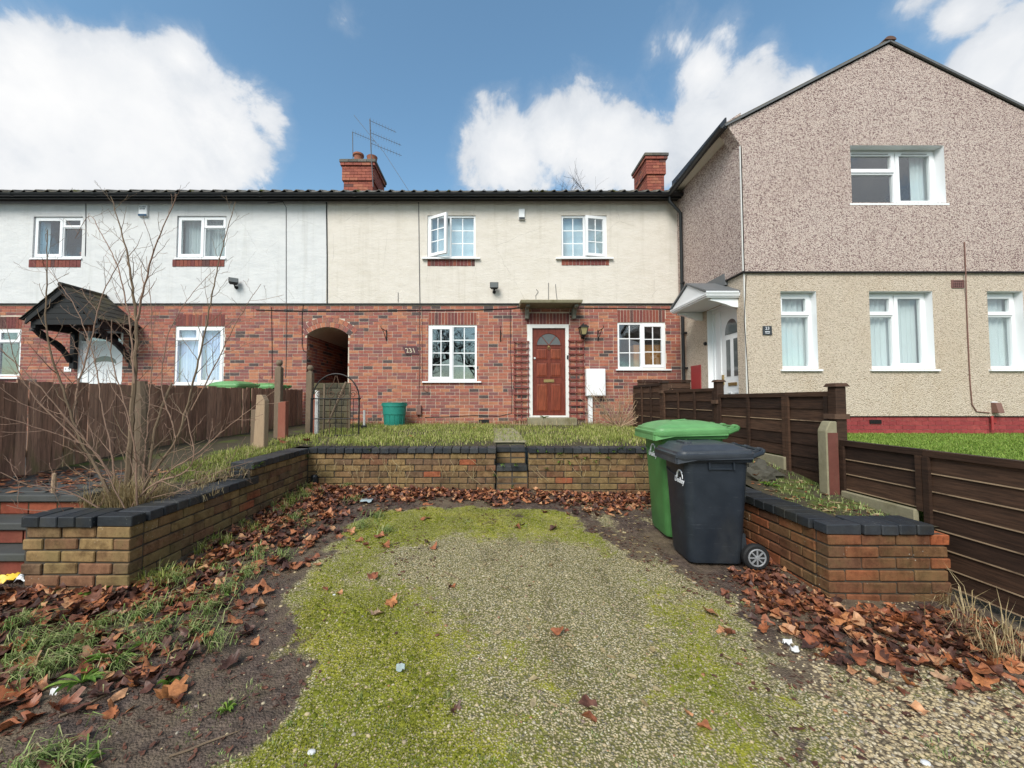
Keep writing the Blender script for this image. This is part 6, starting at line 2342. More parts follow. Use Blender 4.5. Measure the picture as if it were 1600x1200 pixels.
def bin_logo(o, x, y, z, s):
    """council badge: the word under an arch, printed on the front face"""
    yaw = -math.pi / 2
    t = text('Dudley', .062 * s, (0, 0, 0), 'lettering white', o, rot=(rad(88.5), 0, yaw), ext=.001, bold=.0012)
    t.location = (x, y, z)
    mb = MB()
    mb.tube([(x - .001, y - .012 + (-.052) * math.cos(a) * s, z + .022 + .062 * math.sin(a) * s) for a in [math.pi * k / 12 for k in range(13)]], [.003 + .005 * (k / 12) for k in range(13)], 5)
    mb.build('badge_arch', MAT['lettering white'], o, local=True)


zb1 = float(drive_z(1.73, 3.22))
nb_ = wheelie('dark navy wheelie bin with a grey lid and a wheel towards the camera', (1.735, 3.235, zb1 - .004), rad(-3), 1.0, 'navy plastic', 'grey lid plastic', False, 'council wheelie bins on the drive')
bin_logo(nb_, -.2385, -.10, .640, .95)
zb2_ = float(drive_z(1.78, 3.72))
gb_ = wheelie('green wheelie bin with a domed pale green lid behind the navy one', (1.80, 3.735, zb2_ - .004), rad(-2), 1.13, 'green plastic', 'green lid plastic', True, 'council wheelie bins on the drive')
bin_logo(gb_, -.2395, .0, .655, .95)
for (x_, y_, lab) in ((-4.80, 7.45, 'green bin behind the palings, its lid showing beside the lilac curtained window'), (-4.78, 8.55, 'green bin behind the palings, its lid in line with the finial post')):
    wheelie(lab, (x_, y_, zPATH), rad(90) if y_ < 8 else 0, 1.13, 'green plastic', 'green lid plastic', True, 'green bins behind the fence')
# ------------------------------------------------------------------ ground sheets
def xl_edge(y):
    return np.interp(y, [.3, 1.3, 1.9, 2.3, 3.0, 4.0, 4.35], [-.75, -.82, -.90, -1.15, -1.38, -1.25, -1.0])


def xr_edge(y):
    return np.interp(y, [.3, 1.35, 1.7, 2.3, 3.0, 3.8, 4.3], [.9, 1.02, 1.2, 1.35, 1.28, 1.02, .80])


def covers(x, y):
    """moss, gravel, mud in 0..1 on the drive"""
    w = .34 * (fbm(x, y, 1.1, 5) - .5) * 2 + .22 * (fbm(x, y, 4.5, 15) - .5) * 2
    inl = sstep(x + w, xl_edge(y) - .16, xl_edge(y) + .20)
    inr = 1 - sstep(x + w, xr_edge(y) - .18, xr_edge(y) + .22)
    top = 1 - sstep(y + w, 4.20, 4.45)
    slab = inl * inr * top
    band = np.exp(-((x - xl_edge(y) - .30) / .42) ** 2)
    rband = np.exp(-((x - xr_edge(y) + .22) / .16) ** 2)
    topb = sstep(y, 3.1, 3.8)
    patch = fbm(x, y, .9, 9)
    moss = slab * np.clip(.30 + .80 * band * (.45 + fbm(x, y, 2.2, 77)) + .22 * rband + 0.95 * topb + 1.3 * (patch - .52) + .8 * (fbm(x, y, 3.5, 19) - .5) - .18 * sstep(y, 1.5, 1.1) - .25 * np.exp(-((x - .5) / .5) ** 2 - ((y - 2.7) / .8) ** 2), 0, 1)
    out = 1 - slab
    gr = sstep(x, xr_edge(y) + .0, xr_edge(y) + .25) * np.clip(-.02 + 2.0 * (fbm(x, y, 1.5, 21) - .46) + .62 * np.exp(-((x - 2.1) / .75) ** 2 - ((y - 1.6) / .45) ** 2) + .95 * np.exp(-((x - 1.10) / .38) ** 2 - ((y - 4.0) / .33) ** 2) + .34 * sstep(y, 2.1, 1.5), 0, 1)
    gr = np.maximum(gr, .55 * sstep(y, .9, .2))
    mud = out * np.clip(1.05 - gr * .9, 0, 1)
    streak = np.clip(2.2 * (fbm(x * 1.6, y * .5, .9, 33) - .60), 0, 1) * slab * .9
    return moss, gr * out, np.maximum(mud, streak)


def grid_sheet(name, xs, ys, zf, m_, keep=None, cover=False):
    X, Y = np.meshgrid(xs, ys)
    Z = zf(X, Y)
    nx, ny = len(xs), len(ys)
    idx = np.arange(nx * ny).reshape(ny, nx)
    q = np.stack([idx[:-1, :-1], idx[:-1, 1:], idx[1:, 1:], idx[1:, :-1]], -1).reshape(-1, 4)
    if keep is not None:
        cx = ((X[:-1, :-1] + X[1:, 1:]) / 2).ravel()
        cy = ((Y[:-1, :-1] + Y[1:, 1:]) / 2).ravel()
        q = q[keep(cx, cy)]
    V = np.stack([X.ravel(), Y.ravel(), Z.ravel()], -1)
    o = np_mesh(name, V, q, m_, smooth=True)
    if cover:
        a, b, c = covers(X.ravel(), Y.ravel())
        at = o.data.color_attributes.new('cover', 'FLOAT_COLOR', 'POINT')
        d = np.stack([a, b, c, np.ones_like(a)], -1).astype(np.float32)
        at.data.foreach_set('color', d.ravel())
    return struct(o)


def dz_full(x, y):
    moss, gr, mud = covers(x, y)
    return drive_z(x, y) + .030 * (fbm(x, y, 2.2, 2) - .5) * (.4 + mud) + .018 * (fbm(x, y, 9, 4, 3) - .5) * (.3 + mud) + .06 * mud * sstep(-x, 1.0, 2.2) * (fbm(x, y, 1.1, 6) - .3)


xs = np.unique(np.concatenate([np.linspace(-7, -3.2, 20), np.arange(-3.2, 3.4, .045), np.linspace(3.4, 8, 16)]))
ys = np.unique(np.concatenate([np.linspace(-1.2, .6, 14), np.arange(.6, 5.6, .045)]))
grid_sheet('driveway', xs, ys, dz_full, MAT['driveway'], cover=True)
gm = MB().box(-400, 400, -400, 400, -2.6, -.6)
struct(gm.build('ground', MAT['asphalt'], loc=(0, 0, -2.6)))
o = MB().box(-40, 40, -3.2, -1.15, -.55, -.125).build('pavement', MAT['paving'])
struct(o)
o = MB().box(-40, 40, -3.34, -3.205, -.6, -.10).build('kerb', MAT['concrete'])
struct(o)
o = MB().box(-60, 60, -10, -3.35, -.62, -.24).build('road', MAT['asphalt'])
struct(o)

xs = np.unique(np.round(np.concatenate([np.arange(-4.35, 3.14, .09), [-3.05, -2.505, .085, .49, 2.42, 3.13]]), 4))
ys = np.unique(np.round(np.concatenate([np.arange(2.64, 9.26, .09), [2.78, 2.97, 3.3, 5.255, 5.66]]), 4))


def terr_keep(x, y):
    drive = (x > -2.505) & (x < 2.42) & (y < 5.255)
    gap = (x > .085) & (x < .49) & (y < 5.66)
    stp = (x < -3.0) & (y < 3.3)
    frontl = (y < 2.78)
    return ~(drive | gap | stp | frontl)


def terr_b(x, y):
    return terr_z(x, y) + .03 * (fbm(x, y, 2.5, 41) - .5)


grid_sheet('garden_ground', xs, ys, terr_b, MAT['soil'], terr_keep)
# side path of worn slabs
pth = MB()
yy = 3.05
path = struct(MB().box(-4.28, -3.12, 3.0, 9.6, zPATH - .12, zPATH - .03).build('path', MAT['soil']))
ORG['path'] = path.location.copy()
for i in range(8):
    L_ = .80
    for (a_, b_) in ((-4.26, -3.70), (-3.69, -3.13)):
        MB().box(a_ + R.uniform(0, .01), b_ - R.uniform(0, .01), yy, yy + L_ - .012, zPATH - .06, zPATH + R.uniform(-.006, .006)).build('paving_slab', MAT['paving'], path, bevel=.006)
    yy += L_
struct(MB().box(al[0] + .01, al[1] - .01, 9.605, 15, zPATH - .1, zPATH - .02).build('passage_floor', MAT['paving']))
struct(MB().box(-30, XLF - .02, 2.4, 9.24, -.5, zPATH - .01).build('neighbour_ground', MAT['paving']))
lawnz = EYE - .575
struct(MB().box(XFN + .06, 12, 2.9, YR + .03, -.5, lawnz - .02).build('lawn', MAT['turf']))
struct(MB().box(XFN + .06, XR - .001, YR + .031, 9.24, -.5, lawnz - .02).build('side_yard', MAT['paving']))
struct(MB().box(2.98, 12, 1.3, 2.895, -.3, EYE - 1.375).build('side_pavement', MAT['paving']))
struct(MB().box(3.002, XFN + .055, 2.62, 2.90, -.5, EYE - 1.36).build('fence_footing', MAT['concrete']))


# ------------------------------------------------------------------ blades, tufts, leaves
def blades(name, P, h, w, lean, m_, curl=.55, az=None):
    n = len(P)
    az = RN.uniform(0, 2 * np.pi, n) if az is None else az
    fx, fy = np.cos(az), np.sin(az)
    sx, sy = -fy * w / 2, fx * w / 2
    P = np.asarray(P)
    b0 = P + np.stack([-sx, -sy, np.zeros(n)], -1)
    b1 = P + np.stack([sx, sy, np.zeros(n)], -1)
    t1 = lean * .35
    mid = P + np.stack([fx * h * .55 * np.sin(t1), fy * h * .55 * np.sin(t1), h * .55 * np.cos(t1)], -1)
    m0 = mid + np.stack([-sx * .8, -sy * .8, np.zeros(n)], -1)
    m1 = mid + np.stack([sx * .8, sy * .8, np.zeros(n)], -1)
    t2 = lean * (1 + curl)
    tip = mid + np.stack([fx * h * .5 * np.sin(t2), fy * h * .5 * np.sin(t2), h * .5 * np.cos(t2)], -1)
    V = np.stack([b0, b1, m0, m1, tip], 1).reshape(-1, 3)
    k = np.arange(n)[:, None] * 5
    T = np.concatenate([k + [0, 1, 3], k + [0, 3, 2], k + [2, 3, 4]], 1).reshape(-1, 3)
    return stuff(np_mesh(name, V, T, m_))


def scatter(n, x0, x1, y0, y1, dens):
    x, y = RN.uniform(x0, x1, n), RN.uniform(y0, y1, n)
    k = RN.uniform(0, 1, n) < dens(x, y)
    return x[k], y[k]


# front lawn of the terrace garden
def lawn_d(x, y):
    q = .25 + 1.5 * (fbm(x, y, 1.6, 51) - .36)
    q = np.where((x > .06) & (x < .52) & (y > 5.6), q * .30, q)
    q = np.where((x < -3.1), 0, q)
    q = np.where((x > .05) & (x < .5) & (y < 5.66), 0, q)
    q = np.where((y > YF - .65) & (x > .5) & (x < 2.1), 0, q)
    return np.clip(q * (.6 + .4 * sstep(y, 5.3, 6)), 0, 1)


x, y = scatter(75000, -3.1, 3.05, 5.27, 9.2, lawn_d)
n = len(x)
big = fbm(x, y, 2.2, 61)
blades('lawn_grass', np.stack([x, y, terr_b(x, y) - .004], -1), RN.uniform(.03, .075, n) * (.6 + 1.0 * big), RN.uniform(.005, .010, n), RN.uniform(.2, 1.2, n), MAT['rough grass'])
x, y = scatter(2600, -3.1, 3.05, 8.55, 9.22, lambda x, y: sstep(y, 8.5, 9.1) * (fbm(x, y, 3, 71) > .45))
n = len(x)
blades('wall_grass', np.stack([x, y, terr_b(x, y) - .004], -1), RN.uniform(.06, .20, n), RN.uniform(.004, .008, n), RN.uniform(.1, .9, n), MAT['dead straw'])
# bed edges and right-hand bed
x, y = scatter(1500, 2.45, 3.06, 2.9, 5.1, lambda x, y: sstep(fbm(x, y, 2.4, 81), .42, .58) * (.35 + .65 * sstep(x, 2.5, 2.7)))
n = len(x)
blades('bed_grass', np.stack([x, y, terr_b(x, y) - .004], -1), RN.uniform(.015, .06, n), RN.uniform(.004, .008, n), RN.uniform(.2, 1.3, n), MAT['bank grass'])
x, y = scatter(5500, -3.1, -2.52, 3.2, 5.3, lambda x, y: sstep(y, 3.3, 4.3) * sstep(fbm(x, y, 2.0, 91), .40, .55))
n = len(x)
blades('bed_grass', np.stack([x, y, terr_b(x, y) - .004], -1), RN.uniform(.02, .11, n), RN.uniform(.004, .008, n), RN.uniform(.3, 1.3, n), MAT['rough grass'])
# the neighbour's lawn
x, y = scatter(130000, XFN + .1, 10, 3.0, YR - .02, lambda x, y: .35 + .65 * sstep(fbm(x, y, 1.2, 101), .2, .5))
n = len(x)
blades('lawn_grass', np.stack([x, y, np.full(n, lawnz - .02)], -1), RN.uniform(.02, .055, n), RN.uniform(.004, .009, n), RN.uniform(.2, 1.3, n), MAT['lawn grass'])


# grass on the leafy bank and along the walls of the drive
def tufts(name, centres, per, spread, hmin, hmax, m_, w=(.0035, .0065), lean=(.3, 1.5), zf=dz_full, bias=None):
    cx = np.repeat([c[0] for c in centres], per)
    cy = np.repeat([c[1] for c in centres], per)
    sc = np.repeat([c[2] if len(c) > 2 else 1.0 for c in centres], per)
    n = len(cx)
    a = RN.uniform(0, 2 * np.pi, n)
    r = np.abs(RN.normal(0, spread, n)) * sc
    x, y = cx + r * np.cos(a), cy + r * np.sin(a)
    az = a + RN.normal(0, .6, n)
    if bias is not None:
        az = RN.normal(bias, .7, n)
    return blades(name, np.stack([x, y, zf(x, y) - .004], -1), RN.uniform(hmin, hmax, n) * sc, RN.uniform(*w, n), RN.uniform(*lean, n), m_, az=az)


bank = []
for (px, py) in [(205, 975), (235, 960), (250, 985), (200, 1000), (40, 1010), (70, 1020), (100, 1000), (20, 990), (130, 1010), (300, 945), (320, 960), (270, 920), (250, 915), (340, 900), (60, 1050), (20, 1065),
                 (410, 850), (430, 820), (400, 880), (455, 830), (470, 800), (490, 790), (540, 780), (550, 800), (380, 905), (300, 985), (330, 1000), (180, 1040), (10, 1040), (90, 1035), (415, 790), (480, 835),
                 (440, 880), (350, 930), (225, 1010), (150, 985), (60, 1175), (30, 1190), (100, 1180), (560, 835), (585, 820), (600, 840)]:
    p = UZ(px, py, EYE - 1.24)
    bank.append((p.x, p.y, R.uniform(.7, 1.25)))
tufts('bank_grass', bank, 85, .065, .05, .15, MAT['bank grass'], lean=(.8, 2.1), bias=.3)
wallfoot = [(XLW + R.uniform(.03, .25), R.uniform(2.6, 4.9), R.uniform(.5, 1.1)) for _ in range(34)]
tufts('wall_foot_grass', wallfoot, 45, .045, .05, .14, MAT['rough grass'])
fine = []
for (px, py) in [(360, 1095), (345, 1110), (300, 1140), (395, 1075), (290, 1110), (345, 1165), (360, 1175), (1065, 1165), (1195, 1100), (1240, 1060), (1530, 1140), (1570, 1160), (1550, 1180), (1225, 930), (1180, 915),
                 (1160, 935), (1480, 1150), (1350, 1180), (930, 1130), (955, 1040), (700, 1080), (520, 1130), (610, 1120), (1330, 1140), (1450, 1130), (1590, 1110), (800, 1150), (650, 1170), (870, 1100), (760, 1170), (1200, 1180), (990, 1180),
                 (450, 1120), (430, 1150), (470, 1180), (560, 1080), (730, 830), (660, 825), (780, 815), (850, 820), (700, 812), (760, 800), (820, 835)]:
    p = UZ(px, py, EYE - 1.27)
    fine.append((p.x, p.y, R.uniform(.5, 1.2)))
tufts('sprouting_grass', fine, 34, .04, .012, .04, MAT['bank grass'], w=(.002, .004), lean=(.5, 1.7))
# straw around the foot of the shrub, dry stalks by the fence corner and hanging over the walls
BX, BY = U(190, 785, 2.98).x, 2.98
straw = [(BX + R.uniform(-.22, .22), BY + R.uniform(-.08, .16), R.uniform(.7, 1.2)) for _ in range(30)]
tufts('straw_tuft', straw, 55, .04, .09, .27, MAT['dead straw'], w=(.003, .006), lean=(.15, 1.25), zf=terr_b)
straw = [(BX + R.uniform(-.5, .6), BY + R.uniform(.0, .9), R.uniform(.6, 1.2)) for _ in range(26)]
tufts('straw_tuft', straw, 22, .06, .05, .16, MAT['dead straw'], w=(.003, .005), lean=(.5, 1.7), zf=terr_b)
straw = []
for (px, py) in [(1480, 950), (1500, 985), (1530, 1005), (1550, 1015), (1570, 1000), (1595, 1040), (1560, 1035), (1515, 975)]:
    p = UZ(px, py, EYE - 1.34)
    straw.append((p.x, p.y, R.uniform(.7, 1.2)))
tufts('straw_tuft', straw, 26, .05, .10, .30, MAT['dead straw'], w=(.003, .005), lean=(.3, 1.6))
mb = MB()
for k in range(70):
    x0 = R.uniform(-2.2, .05) if k % 3 else R.uniform(.5, 2.0)
    z0_ = EYE - .70 - R.random() * .18
    L_ = R.uniform(.08, .32)
    pts = [Vector((x0, YB - .015, z0_))]
    dx, dz = R.uniform(-.5, .5), -R.uniform(.3, 1)
    for s_ in range(5):
        dx += R.uniform(-.35, .35)
        pts.append(pts[-1] + Vector((dx, -R.uniform(0, .03) / max(L_, .1), dz)) * L_ / 5)
    mb.tube(pts, .0022, 3)
o = stuff(mb.build('hanging_stalks', MAT['dead straw']))


# weeds with a rosette of real leaves
def weed(label, loc, n, L_, w_, m_='weed leaf', group='weeds'):
    mb = MB()
    x, y, z = loc
    for i in range(n):
        a = 2 * math.pi * i / n + R.uniform(-.3, .3)
        l_ = L_ * R.uniform(.6, 1.1)
        up = R.uniform(.25, .75)
        d = Vector((math.cos(a), math.sin(a), 0))
        s_ = Vector((-d.y, d.x, 0))
        pts = []
        for k, (t, ww) in enumerate(((0, .15), (.3, .7), (.6, 1), (.85, .6), (1, .05))):
            c = Vector((x, y, z)) + d * l_ * t * .9 + Vector((0, 0, l_ * (up * t - .55 * up * t * t * 1.2)))
            pts.append((c - s_ * w_ * ww / 2 + Vector((0, 0, .012 * ww)), c, c + s_ * w_ * ww / 2 + Vector((0, 0, .012 * ww))))
        vs = [p for q in pts for p in q]
        mb.add(vs, [f for k in range(4) for f in ((3 * k, 3 * k + 1, 3 * k + 4, 3 * k + 3), (3 * k + 1, 3 * k + 2, 3 * k + 5, 3 * k + 4))])
    o = mb.build('weed', MAT[m_], loc=loc, smooth=True)
    return tag(o, label, 'weed', group)


for (px, py, nn, L_, w_, lab) in ((150, 935, 9, .13, .030, 'leafy dock weed at the foot of the left wall corner'), (128, 1065, 10, .13, .024, 'leafy weed among the dead leaves on the muddy bank'), (185, 1030, 6, .14, .014, 'tall narrow leaved weed in the bank grass'),
                                  (265, 1060, 7, .05, .014, 'tiny bright weed on the bare mud'), (355, 1098, 7, .05, .012, 'sprawling bright seedling on the bare mud'), (345, 940, 7, .07, .014, 'small weed beside the left wall leaves'),
                                  (1232, 778, 9, .12, .020, 'bright strappy weed in the bed by the fence spur'), (125, 1190, 9, .07, .018, 'low weed cluster by the lower edge of the bank'), (1128, 868, 6, .04, .014, 'little weed beside the navy bin')):
    if py < 800:
        p = Vector((2.62, 3.75, float(terr_b(2.62, 3.75))))
    else:
        p = UZ(px, py, EYE - 1.25)
        p.z = float(dz_full(np.array(p.x), np.array(p.y)))
    weed(lab, p, nn, L_, w_)
# small ferny weeds rooted in the retaining wall
wl = []
for (px, py) in [(855, 705), (875, 708), (900, 712), (915, 715), (935, 708), (960, 705), (970, 700), (875, 720), (890, 722), (930, 720), (950, 715), (985, 702), (853, 732), (773, 742), (785, 725), (805, 726), (800, 760), (785, 765), (405, 725), (395, 730), (480, 712), (590, 698), (575, 702), (1005, 700), (840, 703), (1000, 712)]:
    yy = YB - .01 if px > 480 else None
    p = U(px, py, YB - .01) if px >= 480 else UX(px, py, XLW + .01)
    wl.append(p)
mb = MB()
for p in wl:
    for i in range(R.randint(7, 12)):
        a = R.uniform(0, 2 * math.pi)
        l_ = R.uniform(.03, .075)
        d = Vector((math.cos(a), -abs(math.sin(a)) * .8 - .2, R.uniform(-.3, .7))).normalized() if p.y > 4.9 else Vector((abs(math.cos(a)) * .8 + .2, math.sin(a), R.uniform(-.3, .7))).normalized()
        s_ = d.cross(Vector((0.2, .4, 1))).normalized() * .007
        q = p + d * l_
        mb.add([p - s_ * .3, p + s_ * .3, p + d * l_ * .6 + s_, q + Vector((0, 0, -.01)), p + d * l_ * .6 - s_], [(0, 1, 2, 4), (4, 2, 3)])
stuff(mb.build('wall_weed', MAT['weed leaf']))
# weed on the doorstep
weed('bright sprawling weed on the mossy doorstep', (W(848, 656)[0], YF - .30, zs), 14, .13, .03)

# moss cushions on the drive
x, y = scatter(150000, -1.9, 1.9, .75, 4.5, lambda x, y: np.clip(covers(x, y)[0] * 1.5 - .55, 0, 1) * np.clip(1.5 - .22 * y, .3, 1))
n = len(x)
blades('moss', np.stack([x, y, dz_full(x, y) - .002], -1), RN.uniform(.005, .014, n) * (.4 + 1.5 * fbm(x, y, 7, 181)), RN.uniform(.003, .007, n), RN.uniform(.2, 1.4, n), MAT['moss tuft'])


# loose stones
def stones(name, x, y, size, zf, m_, sink=.3):
    ph = (1 + 5 ** .5) / 2
    base = np.array([(-1, ph, 0), (1, ph, 0), (-1, -ph, 0), (1, -ph, 0), (0, -1, ph), (0, 1, ph), (0, -1, -ph), (0, 1, -ph), (ph, 0, -1), (ph, 0, 1), (-ph, 0, -1), (-ph, 0, 1)]) / np.hypot(1, ph)
    tri = np.array([(0, 11, 5), (0, 5, 1), (0, 1, 7), (0, 7, 10), (0, 10, 11), (1, 5, 9), (5, 11, 4), (11, 10, 2), (10, 7, 6), (7, 1, 8), (3, 9, 4), (3, 4, 2), (3, 2, 6), (3, 6, 8), (3, 8, 9), (4, 9, 5), (2, 4, 11), (6, 2, 10), (8, 6, 7), (9, 8, 1)])
    n = len(x)
    V = base[None] * RN.uniform(.72, 1.2, (n, 12, 1))
    V = V * np.stack([RN.uniform(.8, 1.3, n), RN.uniform(.7, 1.1, n), RN.uniform(.45, .8, n)], -1)[:, None] * size[:, None, None]
    a = RN.uniform(0, 2 * np.pi, n)
    c, s_ = np.cos(a)[:, None], np.sin(a)[:, None]
    X = V[..., 0] * c - V[..., 1] * s_ + x[:, None]
    Yv = V[..., 0] * s_ + V[..., 1] * c + y[:, None]
    Z = V[..., 2] + (zf(x, y) + size * (.35 - sink))[:, None]
    T = (tri[None] + (np.arange(n) * 12)[:, None, None]).reshape(-1, 3)
    return stuff(np_mesh(name, np.stack([X, Yv, Z], -1).reshape(-1, 3), T, m_, smooth=False))


def stone_d(x, y):
    m_, gr, mud = covers(x, y)
    near = np.clip(1.25 - .33 * y, .08, 1)
    return np.clip((.35 * (1 - mud) * (1 - .75 * m_) + .95 * gr + .03), 0, 1) * near


x, y = scatter(62000, -2.4, 3.2, .75, 4.2, stone_d)
stones('gravel', x, y, RN.uniform(.0022, .0060, len(x)) * (1 + .7 * (covers(x, y)[1] > .35)), dz_full, MAT['pebble'])

x, y = scatter(2600, -1.6, 2.8, .8, 3.4, lambda x, y: np.clip(.30 + .5 * (1 - covers(x, y)[2]), 0, 1) * np.clip(1.3 - .35 * y, .1, 1))
stones('large_gravel', x, y, RN.uniform(.006, .0125, len(x)), dz_full, MAT['pebble'], .45)
x, y = scatter(16000, -1.8, 1.7, .8, 4.4, lambda x, y: np.clip(covers(x, y)[0] * 1.9 - .85, 0, 1) * sstep(fbm(x, y, 5, 191), .42, .62))
stones('moss_cushions', x, y, RN.uniform(.006, .020, len(x)), dz_full, MAT['moss tuft'], .62)
# dead leaves: a plane-tree leaf in several curls
LEAVES = []
OUT = [(0, -.12), (.05, -.02), (.20, -.10), (.30, -.02), (.26, .08), (.46, .12), (.50, .24), (.36, .26), (.38, .40), (.22, .38), (.14, .52), (.08, .46), (0, .66)]
OUT = OUT + [(-x_, y_) for x_, y_ in OUT[-2:0:-1]]


def leaf_mesh(k, mname, simple=False):
    rr = random.Random(40 + k)
    out = OUT[::2] if simple else OUT
    cu, cv, tw = rr.uniform(.2, 1.5), rr.uniform(-1.0, 1.2), rr.uniform(-.7, .7)

    def z(x_, y_):
        return cu * x_ * x_ + cv * (y_ - .2) ** 2 * .8 + tw * x_ * y_ + .05 * math.sin(9 * x_ + k) + .04 * math.cos(11 * y_ + 2 * k)
    inner = [(x_ * .45, y_ * .45 + .12) for x_, y_ in out]
    vs = [(x_, y_, z(x_, y_)) for x_, y_ in out] + [(x_, y_, z(x_, y_) - .02) for x_, y_ in inner] + [(0, .15, z(0, .15) - .03)]
    n = len(out)
    fs = [(i, (i + 1) % n, n + (i + 1) % n, n + i) for i in range(n)] + [(n + i, n + (i + 1) % n, 2 * n) for i in range(n)]
    return vs, fs


def leaf_density(x, y):
    d = 1.25 * np.exp(-((x - XLW - .15) / .40) ** 2) * sstep(y, 2.3, 2.6)
    d += 1.2 * np.exp(-((y - 4.82) / .24) ** 2)
    d += 1.3 * np.exp(-((x - 2.05) / .26) ** 2) * (y < 3.3) * (y > 2.3)
    d += 1.5 * np.exp(-((y - 2.38) / .22) ** 2) * (x > 1.7)
    d += 1.1 * np.exp(-((x - 2.5) / .5) ** 2 - ((y - 2.1) / .16) ** 2)
    d += .80 * (y < 2.6) * sstep(y, 1.25, 1.7) * sstep(-x, 1.2, 1.85)
    d += .5 * np.exp(-((x + 1.55) / .35) ** 2 - ((y - 3.7) / .7) ** 2)
    d += .7 * np.exp(-((x - 1.15) / .5) ** 2 - ((y - 4.6) / .3) ** 2)
    d += .004
    return np.clip(d * (.35 + 1.3 * (fbm(x, y, 2.0, 111) - .28)), 0, 1)


def in_drive(x, y):
    return ~((y > 2.53) & (y < 5.2) & ((x < XLW + .04) | (x > XRW - .03))) & ~((x < -2.95) & (y > 2.5)) & (y < 5.02) & ~((x > 2.98) & (y > 2.3)) & ~((x > 1.45) & (x < 2.05) & (y > 3.0) & (y < 3.95))


X, Y = scatter(14000, -3.4, 3.1, .95, 5.0, lambda x, y: leaf_density(x, y) * in_drive(x, y))
k = RN.permutation(len(X))[:4200]
X, Y = X[k], Y[k]
order = np.argsort(Y + RN.uniform(0, .8, len(Y)))
X, Y = X[order], Y[order]
ZL = dz_full(X, Y)
protos = []
for k in range(7):
    vs, fs = leaf_mesh(k, '')
    me = bpy.data.meshes.new('fallen_leaf')
    me.from_pydata(vs, [], fs)
    me.materials.append(MAT['dead leaf'])
    me.polygons.foreach_set('use_smooth', [True] * len(me.polygons))
    protos.append(me)


def where(x, y):
    if y > 4.45:
        return 'at the foot of the back wall' if x < .0 or x > .6 else 'below the garden steps'
    if x < -1.6 and y > 3.4:
        return 'along the stepped end of the left wall'
    if x < -1.6 and y > 2.5:
        return 'along the low end of the left wall'
    if x < -2.2:
        return 'near the yellow food wrapper'
    if x < -1.0:
        return 'on the bank beside the dock weed' if y > 1.9 else 'on the mud below the bank grass'
    if x > 1.4:
        return 'against the right stub wall' if y > 2.2 else 'on the gravel before the right wall'
    return 'on the mossy drive'


TONES = [('dark brown', 'dark dead leaf'), ('rust brown', 'dead leaf'), ('pale tan', 'tan dead leaf')]
LEAFM = {}
for k, me in enumerate(protos):
    for tn, mn in TONES:
        m2 = me.copy()
        m2.materials.clear()
        m2.materials.append(MAT[mn])
        LEAFM[(k, tn)] = m2
seen_w = np.array([1.0 / max(.6, y_) for y_ in Y])
NSING = 290
# the leaves that show largest: near ones first, with a share from every drift
rank = np.argsort(-(seen_w * RN.uniform(.55, 1.45, len(Y))))
X, Y, ZL = X[rank], Y[rank], ZL[rank]
for i in range(min(NSING, len(X))):
    tn, mn = R.choices(TONES, (4, 5, 2))[0]
    big_ = R.random() < .35
    s_ = R.uniform(.125, .165) if big_ else R.uniform(.065, .105)
    k = R.randrange(7)
    o = bpy.data.objects.new('fallen_leaf', LEAFM[(k, tn)])
    o.location = (X[i], Y[i], ZL[i] + .004 + R.random() * .018)
    o.rotation_euler = (R.uniform(-.40, .40), R.uniform(-.40, .40), R.uniform(0, 6.28))
    o.scale = (s_ * R.uniform(.7, 1.1), s_, s_)
    w_ = where(X[i], Y[i])
    tag(o, ('large ' if big_ else 'small ') + tn + ' curled dead leaf ' + w_, 'leaf', 'dead leaves ' + w_)
    COL.objects.link(o)
V, Tq, Tt, off = [], [], [], 0
rest = []
tri = []
for i in range(NSING, len(X)):
    for rep in range(2):
        vs, fs = leaf_mesh(R.randrange(12), '', True)
        s_ = R.uniform(.05, .12)
        M_ = Matrix.Translation((X[i] + R.uniform(-.05, .05), Y[i] + R.uniform(-.05, .05), ZL[i] + .002 + R.random() * .02)) @ Matrix.Rotation(R.uniform(0, 6.28), 4, 'Z') @ Matrix.Rotation(R.uniform(-.32, .32), 4, 'X') @ Matrix.Rotation(R.uniform(-.32, .32), 4, 'Y') @ Matrix.Diagonal((s_ * R.uniform(.5, 1), s_, s_, 1))
        rest += [tuple(M_ @ Vector(v)) for v in vs]
        for f in fs:
            tri.append((f[0] + off, f[1] + off, f[2] + off))
            if len(f) == 4:
                tri.append((f[0] + off, f[2] + off, f[3] + off))
        off += len(vs)
stuff(np_mesh('leaf_litter', rest, tri, MAT['rotten leaf'], smooth=True))
def flakes(name, n, dens, smin, smax, m_, area=(-3.2, 3.0, .85, 5.0), zf=dz_full, where_=None):
    where_ = where_ or in_drive
    x, y = scatter(n, *area, lambda x, y: dens(x, y) * where_(x, y))
    n = len(x)
    z = zf(x, y) + RN.uniform(.002, .010, n)
    a = RN.uniform(0, 6.28, n)
    L_ = RN.uniform(smin, smax, n)
    w = L_ * RN.uniform(.2, .6, n)
    c, s_ = np.cos(a), np.sin(a)
    q = []
    for (u, v) in ((-1, -.2), (-.2, -1), (.9, -.3), (.5, .9), (-.6, .7)):
        q.append(np.stack([x + c * u * L_ - s_ * v * w, y + s_ * u * L_ + c * v * w, z + RN.uniform(-.35, .35, n) * w], -1))
    V = np.stack(q, 1).reshape(-1, 3)
    k = np.arange(n)[:, None] * 5
    stuff(np_mesh(name, V, np.concatenate([k + [0, 1, 2], k + [0, 2, 3], k + [0, 3, 4]], 1).reshape(-1, 3), m_))


